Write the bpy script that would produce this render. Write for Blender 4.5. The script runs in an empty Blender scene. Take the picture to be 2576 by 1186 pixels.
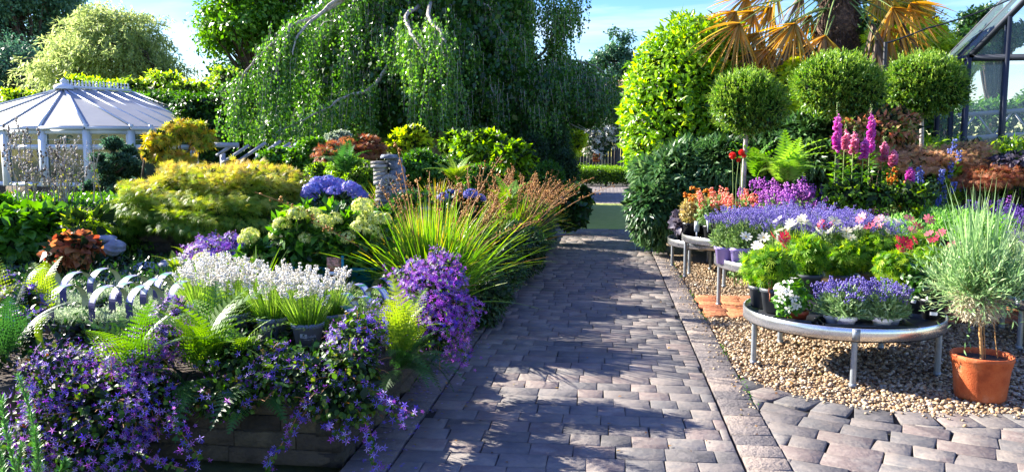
import bpy, math, random
import numpy as np
from mathutils import Vector
rng = np.random.default_rng(7)
random.seed(7)
PI = math.pi
sc = bpy.context.scene
COL = sc.collection

# ------------------------------------------------------------------ camera
F = 2000.0; W, H = 2576.0, 1186.0
YAW = math.radians(6.89); PITCH = math.radians(6.08); EYE = np.array([0.0, 0.0, 1.6])
cam = bpy.data.cameras.new('camera'); camo = bpy.data.objects.new('camera', cam); COL.objects.link(camo)
cam.sensor_width = 36; cam.lens = 36*F/W; cam.clip_start = .05; cam.clip_end = 2000
camo.location = EYE; camo.rotation_euler = (PI/2-PITCH, 0, YAW)
sc.camera = camo
_R = np.array([math.cos(YAW), math.sin(YAW), 0])
_F = np.array([-math.sin(YAW)*math.cos(PITCH), math.cos(YAW)*math.cos(PITCH), -math.sin(PITCH)])
_U = np.cross(_R, _F)

def ray(u, v): return _F+(u-W/2)/F*_R+(H/2-v)/F*_U
def at(u, v, Y):
    d = ray(u, v); return EYE+d*(Y/d[1])
def atz(u, v, z):
    d = ray(u, v); return EYE+d*((z-1.6)/d[2])

# ------------------------------------------------------------------ light
SUN_EL = math.radians(28); SUN_AZ = math.atan2(-.94, .34)
w = bpy.data.worlds.new('World'); sc.world = w; w.use_nodes = True
nt = w.node_tree; nt.nodes.clear()
def N(t, ty, **kw):
    n = t.nodes.new(ty)
    for k, v in kw.items(): setattr(n, k, v)
    return n
sky = N(nt, 'ShaderNodeTexSky', sky_type='NISHITA', sun_disc=False, sun_elevation=SUN_EL, sun_rotation=SUN_AZ, air_density=1.15, dust_density=.15, ozone_density=3.0)
bg = N(nt, 'ShaderNodeBackground'); bg.inputs[1].default_value = .095
wo = N(nt, 'ShaderNodeOutputWorld')
tc = N(nt, 'ShaderNodeTexCoord'); mp = N(nt, 'ShaderNodeMapping')
mp.inputs['Location'].default_value = (1.3, .4, .2); mp.inputs['Scale'].default_value = (1.2, 1.2, 6.0); mp.inputs['Rotation'].default_value = (0, math.radians(14), 0)
ns = N(nt, 'ShaderNodeTexNoise'); ns.inputs['Scale'].default_value = 2.6; ns.inputs['Detail'].default_value = 9; ns.inputs['Roughness'].default_value = .6
ns.inputs['Distortion'].default_value = .5
rp = N(nt, 'ShaderNodeValToRGB'); rp.color_ramp.elements[0].position = .46; rp.color_ramp.elements[1].position = .8
mx = N(nt, 'ShaderNodeMixRGB'); mx.inputs[2].default_value = (3.4, 3.55, 3.75, 1)
L = nt.links
L.new(tc.outputs['Generated'], mp.inputs[0]); L.new(mp.outputs[0], ns.inputs[0]); L.new(ns.outputs[0], rp.inputs[0])
L.new(rp.outputs[0], mx.inputs[0]); hs_ = N(nt, 'ShaderNodeHueSaturation'); hs_.inputs['Hue'].default_value = .53; hs_.inputs['Saturation'].default_value = 1.5; hs_.inputs['Value'].default_value = .8
L.new(sky.outputs[0], hs_.inputs['Color']); L.new(hs_.outputs[0], mx.inputs[1]); L.new(mx.outputs[0], bg.inputs[0]); L.new(bg.outputs[0], wo.inputs[0])
sun = bpy.data.lights.new('sun', 'SUN'); sun.energy = 5.0; sun.angle = math.radians(.5); sun.color = (1, .93, .82)
suno = bpy.data.objects.new('sun', sun); COL.objects.link(suno)
sd = Vector((math.sin(SUN_AZ)*math.cos(SUN_EL), math.cos(SUN_AZ)*math.cos(SUN_EL), math.sin(SUN_EL)))
suno.rotation_euler = sd.to_track_quat('Z', 'Y').to_euler(); suno.location = (-20, 14, 20)
sc.view_settings.view_transform = 'Standard'; sc.view_settings.look = 'None'; sc.view_settings.gamma = 1
sc.view_settings.exposure = 2.12
sc.cycles.max_bounces = 8; sc.cycles.transmission_bounces = 4; sc.cycles.transparent_max_bounces = 8
sc.cycles.sample_clamp_indirect = 6

# ------------------------------------------------------------------ materials
def lin(h):
    h = h.lstrip('#'); r = [int(h[i:i+2], 16)/255 for i in (0, 2, 4)]
    return tuple(c/12.92 if c <= .04045 else ((c+.055)/1.055)**2.4 for c in r)+(1,)
_ML = {}
def leafmat(name, cols, trans=.4, rough=.45, spec=.35, nscale=1.5, namp=.45, tboost=1.5):
    if name in _ML: return _ML[name]
    m = bpy.data.materials.new(name); m.use_nodes = True; t = m.node_tree; t.nodes.clear(); l = t.links
    out = N(t, 'ShaderNodeOutputMaterial'); pr = N(t, 'ShaderNodeBsdfPrincipled'); tr = N(t, 'ShaderNodeBsdfTranslucent'); mix = N(t, 'ShaderNodeMixShader')
    at_ = N(t, 'ShaderNodeAttribute', attribute_name='t'); rp = N(t, 'ShaderNodeValToRGB')
    geo = N(t, 'ShaderNodeNewGeometry')
    no = N(t, 'ShaderNodeTexNoise'); no.inputs['Scale'].default_value = nscale; no.inputs['Detail'].default_value = 2
    ma = N(t, 'ShaderNodeMath', operation='MULTIPLY_ADD'); ma.inputs[1].default_value = namp; ma.inputs[2].default_value = -namp/2
    ad = N(t, 'ShaderNodeMath', operation='ADD')
    cr = rp.color_ramp
    while len(cr.elements) < len(cols): cr.elements.new(.5)
    for i, c in enumerate(cols):
        cr.elements[i].position = i/max(1, len(cols)-1); cr.elements[i].color = lin(c)
    l.new(geo.outputs['Position'], no.inputs[0]); l.new(no.outputs[0], ma.inputs[0]); l.new(ma.outputs[0], ad.inputs[0]); l.new(at_.outputs['Fac'], ad.inputs[1])
    l.new(ad.outputs[0], rp.inputs[0]); l.new(rp.outputs[0], pr.inputs['Base Color'])
    hs = N(t, 'ShaderNodeHueSaturation'); hs.inputs['Value'].default_value = tboost; hs.inputs['Saturation'].default_value = 1.12; hs.inputs['Hue'].default_value = .49
    l.new(rp.outputs[0], hs.inputs['Color']); l.new(hs.outputs[0], tr.inputs[0])
    pr.inputs['Roughness'].default_value = rough; pr.inputs['Specular IOR Level'].default_value = spec
    mix.inputs[0].default_value = trans
    l.new(pr.outputs[0], mix.inputs[1]); l.new(tr.outputs[0], mix.inputs[2]); l.new(mix.outputs[0], out.inputs[0])
    _ML[name] = m; return m
def mat(name, col, rough=.6, metal=0, spec=.5, col2=None, nscale=8, bump=0, bscale=40, useT=False, big=0, alpha=None, trans=0, ramp=None, rn=0, det=6):
    if name in _ML: return _ML[name]
    m = bpy.data.materials.new(name); m.use_nodes = True; t = m.node_tree; l = t.links; pr = t.nodes['Principled BSDF']
    pr.inputs['Roughness'].default_value = rough; pr.inputs['Metallic'].default_value = metal; pr.inputs['Specular IOR Level'].default_value = spec
    pr.inputs['Base Color'].default_value = lin(col)
    geo = N(t, 'ShaderNodeNewGeometry')
    if col2 or ramp:
        no = N(t, 'ShaderNodeTexNoise'); no.inputs['Scale'].default_value = nscale; no.inputs['Detail'].default_value = det; no.inputs['Roughness'].default_value = .65
        l.new(geo.outputs['Position'], no.inputs[0])
        rp = N(t, 'ShaderNodeValToRGB'); cols = ramp or [col, col2]; cr = rp.color_ramp
        while len(cr.elements) < len(cols): cr.elements.new(.5)
        for i, c in enumerate(cols):
            cr.elements[i].position = .28+.44*i/max(1, len(cols)-1) if not useT else i/max(1, len(cols)-1)
            cr.elements[i].color = lin(c)
        if useT:
            at_ = N(t, 'ShaderNodeAttribute', attribute_name='t'); ad = N(t, 'ShaderNodeMath', operation='MULTIPLY_ADD'); ad.inputs[1].default_value = .8; 
            sb = N(t, 'ShaderNodeMath', operation='SUBTRACT'); sb.inputs[1].default_value = .4
            l.new(no.outputs[0], ad.inputs[0]); l.new(at_.outputs['Fac'], ad.inputs[2]); l.new(ad.outputs[0], sb.inputs[0]); l.new(sb.outputs[0], rp.inputs[0])
        else: l.new(no.outputs[0], rp.inputs[0])
        if big:
            nb_ = N(t, 'ShaderNodeTexNoise'); nb_.inputs['Scale'].default_value = 1.3; nb_.inputs['Detail'].default_value = 7; nb_.inputs['Roughness'].default_value = .7
            l.new(geo.outputs['Position'], nb_.inputs[0]); mr_ = N(t, 'ShaderNodeMapRange'); mr_.inputs[1].default_value = .35; mr_.inputs[2].default_value = .65; mr_.inputs[3].default_value = 1-big; mr_.inputs[4].default_value = 1
            l.new(nb_.outputs[0], mr_.inputs[0]); mm = N(t, 'ShaderNodeMixRGB', blend_type='MULTIPLY'); mm.inputs[0].default_value = 1
            l.new(rp.outputs[0], mm.inputs[1]); l.new(mr_.outputs[0], mm.inputs[2]); l.new(mm.outputs[0], pr.inputs['Base Color'])
        else: l.new(rp.outputs[0], pr.inputs['Base Color'])
        if rn:
            mr = N(t, 'ShaderNodeMapRange'); mr.inputs[3].default_value = rough-rn; mr.inputs[4].default_value = rough+rn
            l.new(no.outputs[0], mr.inputs[0]); l.new(mr.outputs[0], pr.inputs['Roughness'])
    if bump:
        n2 = N(t, 'ShaderNodeTexNoise'); n2.inputs['Scale'].default_value = bscale; n2.inputs['Detail'].default_value = 8; n2.inputs['Roughness'].default_value = .6
        l.new(geo.outputs['Position'], n2.inputs[0])
        bp = N(t, 'ShaderNodeBump'); bp.inputs['Strength'].default_value = min(1, bump); bp.inputs['Distance'].default_value = .02*max(1, bump)
        l.new(n2.outputs[0], bp.inputs['Height']); l.new(bp.outputs[0], pr.inputs['Normal'])
    if alpha is not None: pr.inputs['Alpha'].default_value = alpha
    if trans: pr.inputs['Transmission Weight'].default_value = trans
    _ML[name] = m; return m

# ------------------------------------------------------------------ geometry
class Geo:
    def __init__(s): s.V = []; s.F = []; s.M = []; s.T = []; s.n = 0
    def add(s, v, f, m=0, t=.5):
        v = np.asarray(v, float).reshape(-1, 3)
        if not isinstance(f, list) or (len(f) and isinstance(f[0], (list, tuple, int, np.integer))):
            fs = {}
            if isinstance(f, np.ndarray): fs[f.shape[1]] = f
            else:
                for q in f: fs.setdefault(len(q), []).append(q)
            f = [np.asarray(a, int) for a in fs.values()]
        for a in f:
            if len(a): s.F.append(a+s.n); s.M.append(np.full(len(a), m, int))
        s.V.append(v); s.T.append(np.broadcast_to(np.asarray(t, float), (len(v),)).copy()); s.n += len(v); return s
    def inst(s, tp, pos, rot, scale, t=.5, m=0):
        tv, tf = tp[0], tp[1]; pos = np.asarray(pos, float); n = len(pos)
        if n == 0: return s
        scale = np.asarray(scale, float)
        if scale.ndim == 0: scale = np.full(n, float(scale))
        if scale.ndim == 1: scale = scale[:, None]*np.ones(3)
        v = np.einsum('nij,nkj->nki', rot, tv[None]*scale[:, None, :])+pos[:, None, :]
        k = len(tv); base = (np.arange(n)*k)[:, None, None]
        tt = np.broadcast_to(np.asarray(t, float), (n,))[:, None]+np.zeros((1, k))
        if len(tp) > 2: tt = tt+tp[2][None]
        for mi, fa in (tf.items() if isinstance(tf, dict) else {m: tf}.items()):
            for a in (fa if isinstance(fa, list) else [fa]):
                s.F.append((a[None]+base).reshape(-1, a.shape[1])+s.n); s.M.append(np.full(n*len(a), mi+ (m if isinstance(tf, dict) else 0), int))
        s.V.append(v.reshape(-1, 3)); s.T.append(tt.reshape(-1)); s.n += n*k; return s
    def box(s, c, d, m=0, t=.5, rz=0, R=None, bev=0):
        x, y, z = [q/2 for q in d]
        v = np.array([[a*x, b*y, e*z] for e in (-1, 1) for b in (-1, 1) for a in (-1, 1)], float)
        if R is None:
            ca, sa = math.cos(rz), math.sin(rz); R = np.array([[ca, -sa, 0], [sa, ca, 0], [0, 0, 1]])
        v = v@np.asarray(R).T+np.asarray(c, float)
        return s.add(v, [[0, 2, 3, 1], [4, 5, 7, 6], [0, 1, 5, 4], [2, 6, 7, 3], [0, 4, 6, 2], [1, 3, 7, 5]], m, t)
    def bar(s, a, b, w_, h_=None, m=0, t=.5, up=(0, 0, 1)):
        a = np.asarray(a, float); b = np.asarray(b, float); d = b-a; L_ = np.linalg.norm(d); d = d/L_
        up = np.asarray(up, float)
        if abs(d@up) > .98: up = np.array([0, 1., 0])
        x = np.cross(d, up); x /= np.linalg.norm(x); z = np.cross(x, d)
        return s.box((a+b)/2, (w_, L_, h_ or w_), m, t, R=np.stack([x, d, z], 1))
    def tube(s, pts, rad, seg=6, m=0, t=.5, cap=True):
        pts = np.asarray(pts, float); n = len(pts); rad = np.broadcast_to(np.asarray(rad, float), (n,))
        tg = np.gradient(pts, axis=0); tg /= np.linalg.norm(tg, axis=1)[:, None]+1e-9
        ref = np.array([0, 0, 1.]) if abs(tg[0][2]) < .9 else np.array([0, 1., 0])
        x = np.cross(tg, ref); x /= np.linalg.norm(x, axis=1)[:, None]+1e-9; y = np.cross(tg, x)
        a = np.arange(seg)*2*PI/seg
        v = pts[:, None]+rad[:, None, None]*(np.cos(a)[None, :, None]*x[:, None]+np.sin(a)[None, :, None]*y[:, None])
        i = np.arange(n-1)[:, None]*seg; j = np.arange(seg)[None]; j2 = (j+1) % seg
        f = np.stack([i+j, i+j2, i+seg+j2, i+seg+j], -1).reshape(-1, 4)
        fs = [f]
        if cap and seg > 2: fs = [f]; s.add(v.reshape(-1, 3), fs, m, t); s.add(v[-1], [list(range(seg))], m, t); return s
        return s.add(v.reshape(-1, 3), fs, m, t)
    def lathe(s, prof, c=(0, 0, 0), seg=32, m=0, t=.5):
        prof = np.asarray(prof, float); n = len(prof); a = np.arange(seg)*2*PI/seg
        v = np.stack([prof[:, 0][:, None]*np.cos(a), prof[:, 0][:, None]*np.sin(a), np.repeat(prof[:, 1][:, None], seg, 1)], -1)+np.asarray(c, float)
        i = np.arange(n-1)[:, None]*seg; j = np.arange(seg)[None]; j2 = (j+1) % seg
        return s.add(v.reshape(-1, 3), [np.stack([i+j, i+j2, i+seg+j2, i+seg+j], -1).reshape(-1, 4)], m, t)
    def build(s, name, mats, parent=None, world=True, smooth=False, label=None, cat=None, group=None, kind=None, loc=None):
        if not isinstance(mats, (list, tuple)): mats = [mats]
        me = bpy.data.meshes.new(name); V = np.concatenate(s.V); off = np.zeros(3)
        if parent is not None and world: off = np.array(parent.location)
        if loc is not None: off = np.asarray(loc, float)
        V = V-off
        me.vertices.add(len(V)); me.vertices.foreach_set('co', V.ravel())
        tot = np.concatenate([np.full(len(a), a.shape[1]) for a in s.F]); loops = np.concatenate([a.ravel() for a in s.F])
        me.loops.add(len(loops)); me.loops.foreach_set('vertex_index', loops.astype(np.int32))
        me.polygons.add(len(tot)); st = np.concatenate([[0], np.cumsum(tot)[:-1]])
        me.polygons.foreach_set('loop_start', st.astype(np.int32)); me.polygons.foreach_set('loop_total', tot.astype(np.int32))
        me.polygons.foreach_set('material_index', np.concatenate(s.M).astype(np.int32))
        if smooth: me.polygons.foreach_set('use_smooth', np.ones(len(tot), bool))
        at_ = me.attributes.new('t', 'FLOAT', 'POINT'); at_.data.foreach_set('value', np.concatenate(s.T).astype(np.float32))
        me.update(calc_edges=True)
        for q in mats: me.materials.append(q)
        o = bpy.data.objects.new(name, me); COL.objects.link(o)
        if parent is not None: o.parent = parent
        if loc is not None: o.location = loc
        tagit(o, label, cat, group, kind); return o
def tagit(o, label=None, cat=None, group=None, kind=None):
    for k, v in (('label', label), ('category', cat), ('group', group), ('kind', kind)):
        if v: o[k] = v
class PM:      # every call makes one part of its own
    def __init__(s, name, m, root): s.a = (name, m, root)
    def _g(s, fn, a, k): g = Geo(); getattr(g, fn)(*a, **k); return g.build(s.a[0], s.a[1], s.a[2])
    def bar(s, *a, **k): return s._g('bar', a, k)
    def box(s, *a, **k): return s._g('box', a, k)
    def add(s, *a, **k): return s._g('add', a, k)
    def lathe(s, *a, **k): return s._g('lathe', a, k)
    def build(s, *a, **k): pass
def thing(name, label, cat, loc=(0, 0, 0), group=None, rz=0):
    o = bpy.data.objects.new(name, None); COL.objects.link(o); o.location = loc; o.rotation_euler = (0, 0, rz); o.empty_display_size = .1
    tagit(o, label, cat, group); return o
def dup(root, loc, rz=0, s=1, label=None, group=None):
    r = root.copy(); COL.objects.link(r); r.location = loc; r.rotation_euler = (0, 0, rz); r.scale = (s, s, s)
    if label: r['label'] = label
    if group: r['group'] = group
    for ch in list(root.children):
        c_ = ch.copy(); COL.objects.link(c_); c_.parent = r
        for g in ch.children:
            d = g.copy(); COL.objects.link(d); d.parent = c_
    return r
def unit(a): a = np.asarray(a, float); return a/(np.linalg.norm(a, axis=-1, keepdims=True)+1e-9)
def frames(d, nrm=None, roll=0.0):
    """columns: side, along(d), normal"""
    d = unit(d); n = len(d)
    if nrm is None: nrm = np.array([0, 0, 1.])+rng.normal(0, .35, (n, 3))
    nrm = np.broadcast_to(nrm, (n, 3)); x = unit(np.cross(d, nrm)+1e-6); z = np.cross(x, d)
    if roll:
        a = rng.uniform(-roll, roll, n)[:, None]; x, z = x*np.cos(a)+z*np.sin(a), z*np.cos(a)-x*np.sin(a)
    return np.stack([x, d, z], -1)
def rdir(n): return unit(rng.normal(size=(n, 3)))
A = np.array
def leaf_tp(w_=.25, fold=.08, droop=.12, pos=.42):
    return (A([[0, 0, 0], [-w_, pos, fold], [0, pos*1.05, 0], [w_, pos, fold], [0, 1, -droop]]), A([[0, 2, 1], [0, 3, 2], [1, 2, 4], [2, 3, 4]]))
def quad_tp(w_=.3, fold=.1, pos=.45): return (A([[0, 0, 0], [w_, pos, fold], [0, 1, -.05], [-w_, pos, fold]]), A([[0, 1, 2, 3]]))
def oval_tp(w_=.36, fold=.08, droop=.15):
    return (A([[0, 0, 0], [-w_*.8, .25, fold], [-w_, .55, fold], [-w_*.5, .85, 0], [0, 1, -droop], [w_*.5, .85, 0], [w_, .55, fold], [w_*.8, .25, fold], [0, .5, 0]]),
            A([[8, 0, 1, 1], [8, 1, 2, 2], [8, 2, 3, 3], [8, 3, 4, 4], [8, 4, 5, 5], [8, 5, 6, 6], [8, 6, 7, 7], [8, 7, 0, 0]])[:, :3])
def star_tp(n=5, inner=.22, w_=.3, lift=.15, core=True):
    v = [[0, 0, 0]]; f = []
    for i in range(n):
        a = i*2*PI/n
        for r, da, z in ((.45, -w_, lift*.4), (1, 0, lift*1.2), (.45, w_, lift*.4)): v.append([r*math.cos(a+da), r*math.sin(a+da), z])
        f.append([0, 1+3*i, 2+3*i, 3+3*i])
    return (A(v), A(f))
def palm_tp(n=7, w_=.06, spread=2.2, base=.12):
    v = [[0, 0, 0]]; f = []
    for i in range(n):
        a = PI/2+(i/(n-1)-.5)*spread; L_ = 1-.45*abs(i/(n-1)-.5)*2
        c_, s_ = math.cos(a), math.sin(a)
        v += [[L_*.5*c_-w_*s_, L_*.5*s_+w_*c_, .02], [L_*c_, L_*s_, -.15*L_], [L_*.5*c_+w_*s_, L_*.5*s_-w_*c_, .02]]
        f.append([0, 3+3*i, 2+3*i, 1+3*i])
    return (A(v), A(f))
def petal_tp(n=5, w_=.4, lift=.15, r0=.12):
    v = []; f = []
    for i in range(n):
        a = i*2*PI/n; k = len(v)
        for r, da, z in ((r0, -w_*.5, 0), (.6, -w_, lift*.6), (.93, -w_*.55, lift), (1.0, 0, lift*.9), (.93, w_*.55, lift), (.6, w_, lift*.6), (r0, w_*.5, 0)): v.append([r*math.cos(a+da), r*math.sin(a+da), z])
        f.append(list(range(k, k+7)))
    return (A(v), A(f))
def bud_tp(w_=.35):
    return (A([[0, 0, 0], [w_, .5, 0], [0, .5, w_], [-w_, .5, 0], [0, .5, -w_], [0, 1, 0]]), A([[0, 2, 1], [0, 3, 2], [0, 4, 3], [0, 1, 4], [5, 1, 2], [5, 2, 3], [5, 3, 4], [5, 4, 1]]))
def ico():
    p = (1+5**.5)/2
    v = unit(A([[-1, p, 0], [1, p, 0], [-1, -p, 0], [1, -p, 0], [0, -1, p], [0, 1, p], [0, -1, -p], [0, 1, -p], [p, 0, -1], [p, 0, 1], [-p, 0, -1], [-p, 0, 1]]))
    f = A([[0, 11, 5], [0, 5, 1], [0, 1, 7], [0, 7, 10], [0, 10, 11], [1, 5, 9], [5, 11, 4], [11, 10, 2], [10, 7, 6], [7, 1, 8], [3, 9, 4], [3, 4, 2], [3, 2, 6], [3, 6, 8], [3, 8, 9], [4, 9, 5], [2, 4, 11], [6, 2, 10], [8, 6, 7], [9, 8, 1]])
    return v, f
LEAF = leaf_tp(); LEAFN = leaf_tp(.13, .04, .2); QUAD = quad_tp(); QUADN = quad_tp(.14, .05); OVAL = oval_tp(); STAR = star_tp(); BUD = bud_tp(); ICO = ico()
MAPLE = palm_tp(7, .075, 3.6); MAPLEF = palm_tp(7, .045, 2.6); FLO4 = star_tp(4, w_=.62, lift=.25); DAISY = petal_tp(8, .34, .2); ROUND5 = petal_tp(5, .5, .15)
NEEDLE = quad_tp(.06, .02, .5)

def blobpts(blobs, n, lo=.78, hi=1.0, zmin=None, lump=.14, ls=3.0, upb=0):
    """points near the surface of a union of ellipsoids; blobs = [(cx,cy,cz,rx,ry,rz)]"""
    B = np.asarray(blobs, float); ar = (B[:, 3]*B[:, 4]+B[:, 4]*B[:, 5]+B[:, 3]*B[:, 5]); k = rng.choice(len(B), int(n*1.6), p=ar/ar.sum())
    d = rdir(len(k)); 
    if upb: d[:, 2] += upb*rng.random(len(k)); d = unit(d)
    lf = 1+lump*(np.sin(d[:, 0]*ls*2.1+k)*np.cos(d[:, 1]*ls*1.7+2*k)+np.sin(d[:, 2]*ls*2.6+d[:, 0]*ls+k*3))*.7
    r = rng.uniform(lo, hi, len(k))**1*lf
    p = B[k, :3]+d*B[k, 3:]*r[:, None]
    q = ((p[:, None]-B[None, :, :3])/B[None, :, 3:]); inside = (np.sum(q*q, -1) < (lo*.88)**2); inside[np.arange(len(k)), k] = False
    ok = ~inside.any(1)
    if zmin is not None: ok &= p[:, 2] > zmin
    p = p[ok][:n]; nrm = unit(d[ok][:n]/B[k[ok][:n], 3:]); return p, nrm
def leaves(g, p, nrm, size, tp=LEAF, m=0, droop=.3, out=.6, jit=.7, sv=.3, t=None, tlo=.2, thi=.8, face=.0, tz=None):
    n = len(p); d = unit(nrm*out+A([0, 0, -droop])+rdir(n)*jit)
    nn = unit(nrm+A([0, 0, .6])+rdir(n)*.6)
    s = size*(1+rng.uniform(-sv, sv, n))
    if t is None: t = rng.uniform(tlo, thi, n)
    if tz: t = np.clip(t*.5+.75*(p[:, 2]-tz[0])/(tz[1]-tz[0])-.1, 0, 1)  # tz darkens the colour of lower leaves, standing in for shade
    return g.inst(tp, p, frames(d, nn), s, t, m)
def blades(g, p, d, L_, w_, bend, seg=4, m=0, t=None, up=(0, 0, -1), tg=.3, taper=.8):
    n = len(p); d = unit(d); L_ = np.broadcast_to(L_, (n,)); w_ = np.broadcast_to(w_, (n,)); bend = np.broadcast_to(bend, (n,))
    s = np.linspace(0, 1, seg+1); hor = d*A([1, 1, 0]); 
    c = p[:, None]+L_[:, None, None]*(d[:, None]*s[None, :, None]+bend[:, None, None]*(s**2)[None, :, None]*(A([0, 0, -1.])+hor*.6)[:, None])
    side = unit(np.cross(d, A([0, 0, 1.])+rng.normal(0, .6, (n, 3))))
    ww = w_[:, None]*((1-s)**taper*.9+.06)[None]*.5
    v = np.stack([c-side[:, None]*ww[..., None], c+side[:, None]*ww[..., None]], 2).reshape(n, -1, 3)
    i = np.arange(seg)*2; f = np.stack([i, i+1, i+3, i+2], -1); k = 2*(seg+1)
    if t is None: t = rng.uniform(.1, .7, n)
    tt = np.broadcast_to(t, (n,))[:, None]+np.repeat(s*tg, 2)[None]
    g.V.append(v.reshape(-1, 3)); g.F.append((f[None]+(np.arange(n)*k)[:, None, None]).reshape(-1, 4)+g.n); g.M.append(np.full(n*seg, m, int)); g.T.append(tt.ravel()); g.n += n*k
    return c
def frond_tp(n=20, m_=7, droop=.5, wid=.24, lvl=2, curl=0.):
    V = []; Fc = []; T = []; k = 0
    def c(s): return A([0, s*(1-.25*droop*s), -droop*s*s*.6+.12*math.sin(s*PI)])
    for i in range(8):
        a, b = c(i/8), c((i+1)/8); V += [a+[-.005, 0, .001], a+[.005, 0, .001], b+[.004, 0, .001], b+[-.004, 0, .001]]; Fc.append([k, k+1, k+2, k+3]); T += [.3]*4; k += 4
    for i in range(2, n+1):
        s = i/(n+.6); p = c(s); tg = unit(c(min(1, s+.03))-p); prof = min(1, s/.3)**.6*(1-s)**.8*1.35
        Lp = wid*prof+.012
        for sg in (-1, 1):
            d = unit(A([sg, .35, 0])+tg*.15); up = np.cross(d, tg)*-sg; up = unit(up)
            if lvl == 1:
                w2 = .5/n; V += [p, p+d*Lp*.35+tg*w2, p+d*Lp-A([0, 0, Lp*.15]), p+d*Lp*.35-tg*w2]; Fc.append([k, k+1, k+2, k+3] if sg < 0 else [k, k+3, k+2, k+1]); T += [.4, .5, .7, .4]; k += 4
            else:
                for j in range(m_):
                    q = (j+.5)/m_; o = p+d*Lp*q-A([0, 0, Lp*.25*q*q]); pl = (.62/n)*(1-q*.75)
                    w2 = Lp/m_*.42
                    for s2 in (-1, 1):
                        e = unit(tg*s2+d*.35)
                        V += [o-d*w2, o+e*pl*.6-d*w2*.7, o+e*pl, o+e*pl*.5+d*w2*.8, o+d*w2]; Fc.append([k, k+1, k+2, k+3, k+4]); T += [.4, .5, .65, .5, .4]; k += 5
    five = [f for f in Fc if len(f) == 5]; four = [f for f in Fc if len(f) == 4]
    fl = [np.asarray(a) for a in (four, five) if len(a)]
    return (A(V), {0: fl}, A(T)-.5)
FR2 = [frond_tp(18, 6, d, .23, 2) for d in (.15, .5, .9)]; FR1 = [frond_tp(16, 1, d, .24, 1) for d in (.2, .5, .9)]
def fern(g, base, n, L_, lean=(.25, .9), az=None, lvl=2, t=.5, m=0, sv=.25):
    for i in range(n):
        a = rng.uniform(*(az or (0, 2*PI))) if az else (i+rng.uniform(-.3, .3))*2*PI/n
        l = rng.uniform(*lean); d = A([[math.cos(a)*math.sin(l), math.sin(a)*math.sin(l), math.cos(l)]])
        nn = A([[-math.cos(a)*math.cos(l), -math.sin(a)*math.cos(l), math.sin(l)]])*1.0+rng.normal(0, .15, (1, 3))
        tp = (FR2 if lvl == 2 else FR1)[rng.integers(0, 3)]
        s = L_*(1+rng.uniform(-sv, sv)); g.inst(tp, A([base]), frames(d, nn), s, t+rng.uniform(-.2, .2), m)
def textmesh(body, size):
    cu = bpy.data.curves.new('txt', 'FONT'); cu.body = body; cu.size = size; cu.resolution_u = 2; cu.align_x = 'CENTER'; cu.align_y = 'CENTER'
    o = bpy.data.objects.new('txt', cu); COL.objects.link(o); bpy.context.view_layer.update()
    me = o.evaluated_get(bpy.context.evaluated_depsgraph_get()).to_mesh()
    v = np.zeros(len(me.vertices)*3); me.vertices.foreach_get('co', v); f = [list(p.vertices) for p in me.polygons]; v = v.reshape(-1, 3)
    bpy.data.objects.remove(o); bpy.data.curves.remove(cu); return v, f
def arc(p0, p1, sag, n=8, jit=0):
    p0 = A(p0, float) if False else np.asarray(p0, float); p1 = np.asarray(p1, float); s = np.linspace(0, 1, n)[:, None]
    p = p0*(1-s)+p1*s+A([0, 0, 1.])*4*sag*s*(1-s)
    if jit: q = rng.normal(0, jit, (n, 3)); q[0] = 0; q[-1] = 0; p = p+q
    return p

# ------------------------------------------------------------------ common materials
M_soil = mat('soil', '#2b2018', .95, col2='#4a3a2c', nscale=14, bump=1, bscale=30)
M_joint = mat('dark_joint', '#1a1714', .95, ramp=['#191613', '#2a2620', '#2c3318'], nscale=20, bump=.6, bscale=90)
M_brick = mat('stamped_paver', '#8a7a74', .78, useT=True, nscale=7, ramp=['#52504f', '#6a6664', '#7c746e', '#686665', '#8a8178', '#786a65', '#928980'], big=.35, bump=.45, bscale=32, rn=.1, spec=.4, det=10)
M_brick2 = mat('orange_paver', '#a0603c', .8, useT=True, nscale=9, ramp=['#8a4a2c', '#b06a40', '#c07c50', '#9a5636', '#c98f66'], bump=1.2, bscale=34)
M_kerb = mat('edge_paver', '#857b76', .75, useT=True, nscale=8, ramp=['#5c5757', '#746c69', '#857a72', '#928479'], big=.3, bump=1.2, bscale=34)
M_gravel = mat('gravel_base', '#6b5a45', .95, col2='#a08a6c', nscale=60, bump=1, bscale=70)
M_peb = mat('pebble', '#a89478', .65, useT=True, nscale=30, ramp=['#4e3a28', '#8a6a46', '#ac9878', '#9c7a54', '#c8baa2', '#6e543a', '#ae9c80'], bump=.3, bscale=120, spec=.4)
M_wallst = mat('wall_stone', '#5b5046', .95, useT=True, nscale=9, ramp=['#2a2620', '#423a30', '#564c3c', '#38342a', '#625844'], bump=2.5, bscale=18)
M_white = mat('upvc_white', '#dfe3ea', .35, col2='#c9cfd9', nscale=3, spec=.5)
M_bark = mat('bark', '#5a4a3c', .9, col2='#3a3028', nscale=18, bump=1.2, bscale=30)
M_barkg = mat('bark_grey', '#a49c92', .8, ramp=['#5c554e', '#a89f96', '#c9c2b8'], nscale=14, bump=.8, bscale=30)
M_stem = mat('green_stem', '#5d7a32', .6, col2='#7a8a48', nscale=10)
M_brown = mat('dry_stem', '#8a5a30', .75, col2='#a77a48', nscale=14)
M_soilp = mat('potting_soil', '#1d1511', .95, col2='#3a2b20', nscale=60, bump=.8, bscale=90)
M_black = mat('black_plastic', '#15171c', .38, col2='#23262c', nscale=9, spec=.5)
M_greypl = mat('grey_plastic', '#788092', .5, col2='#848ca2', nscale=5, spec=.4)
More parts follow.
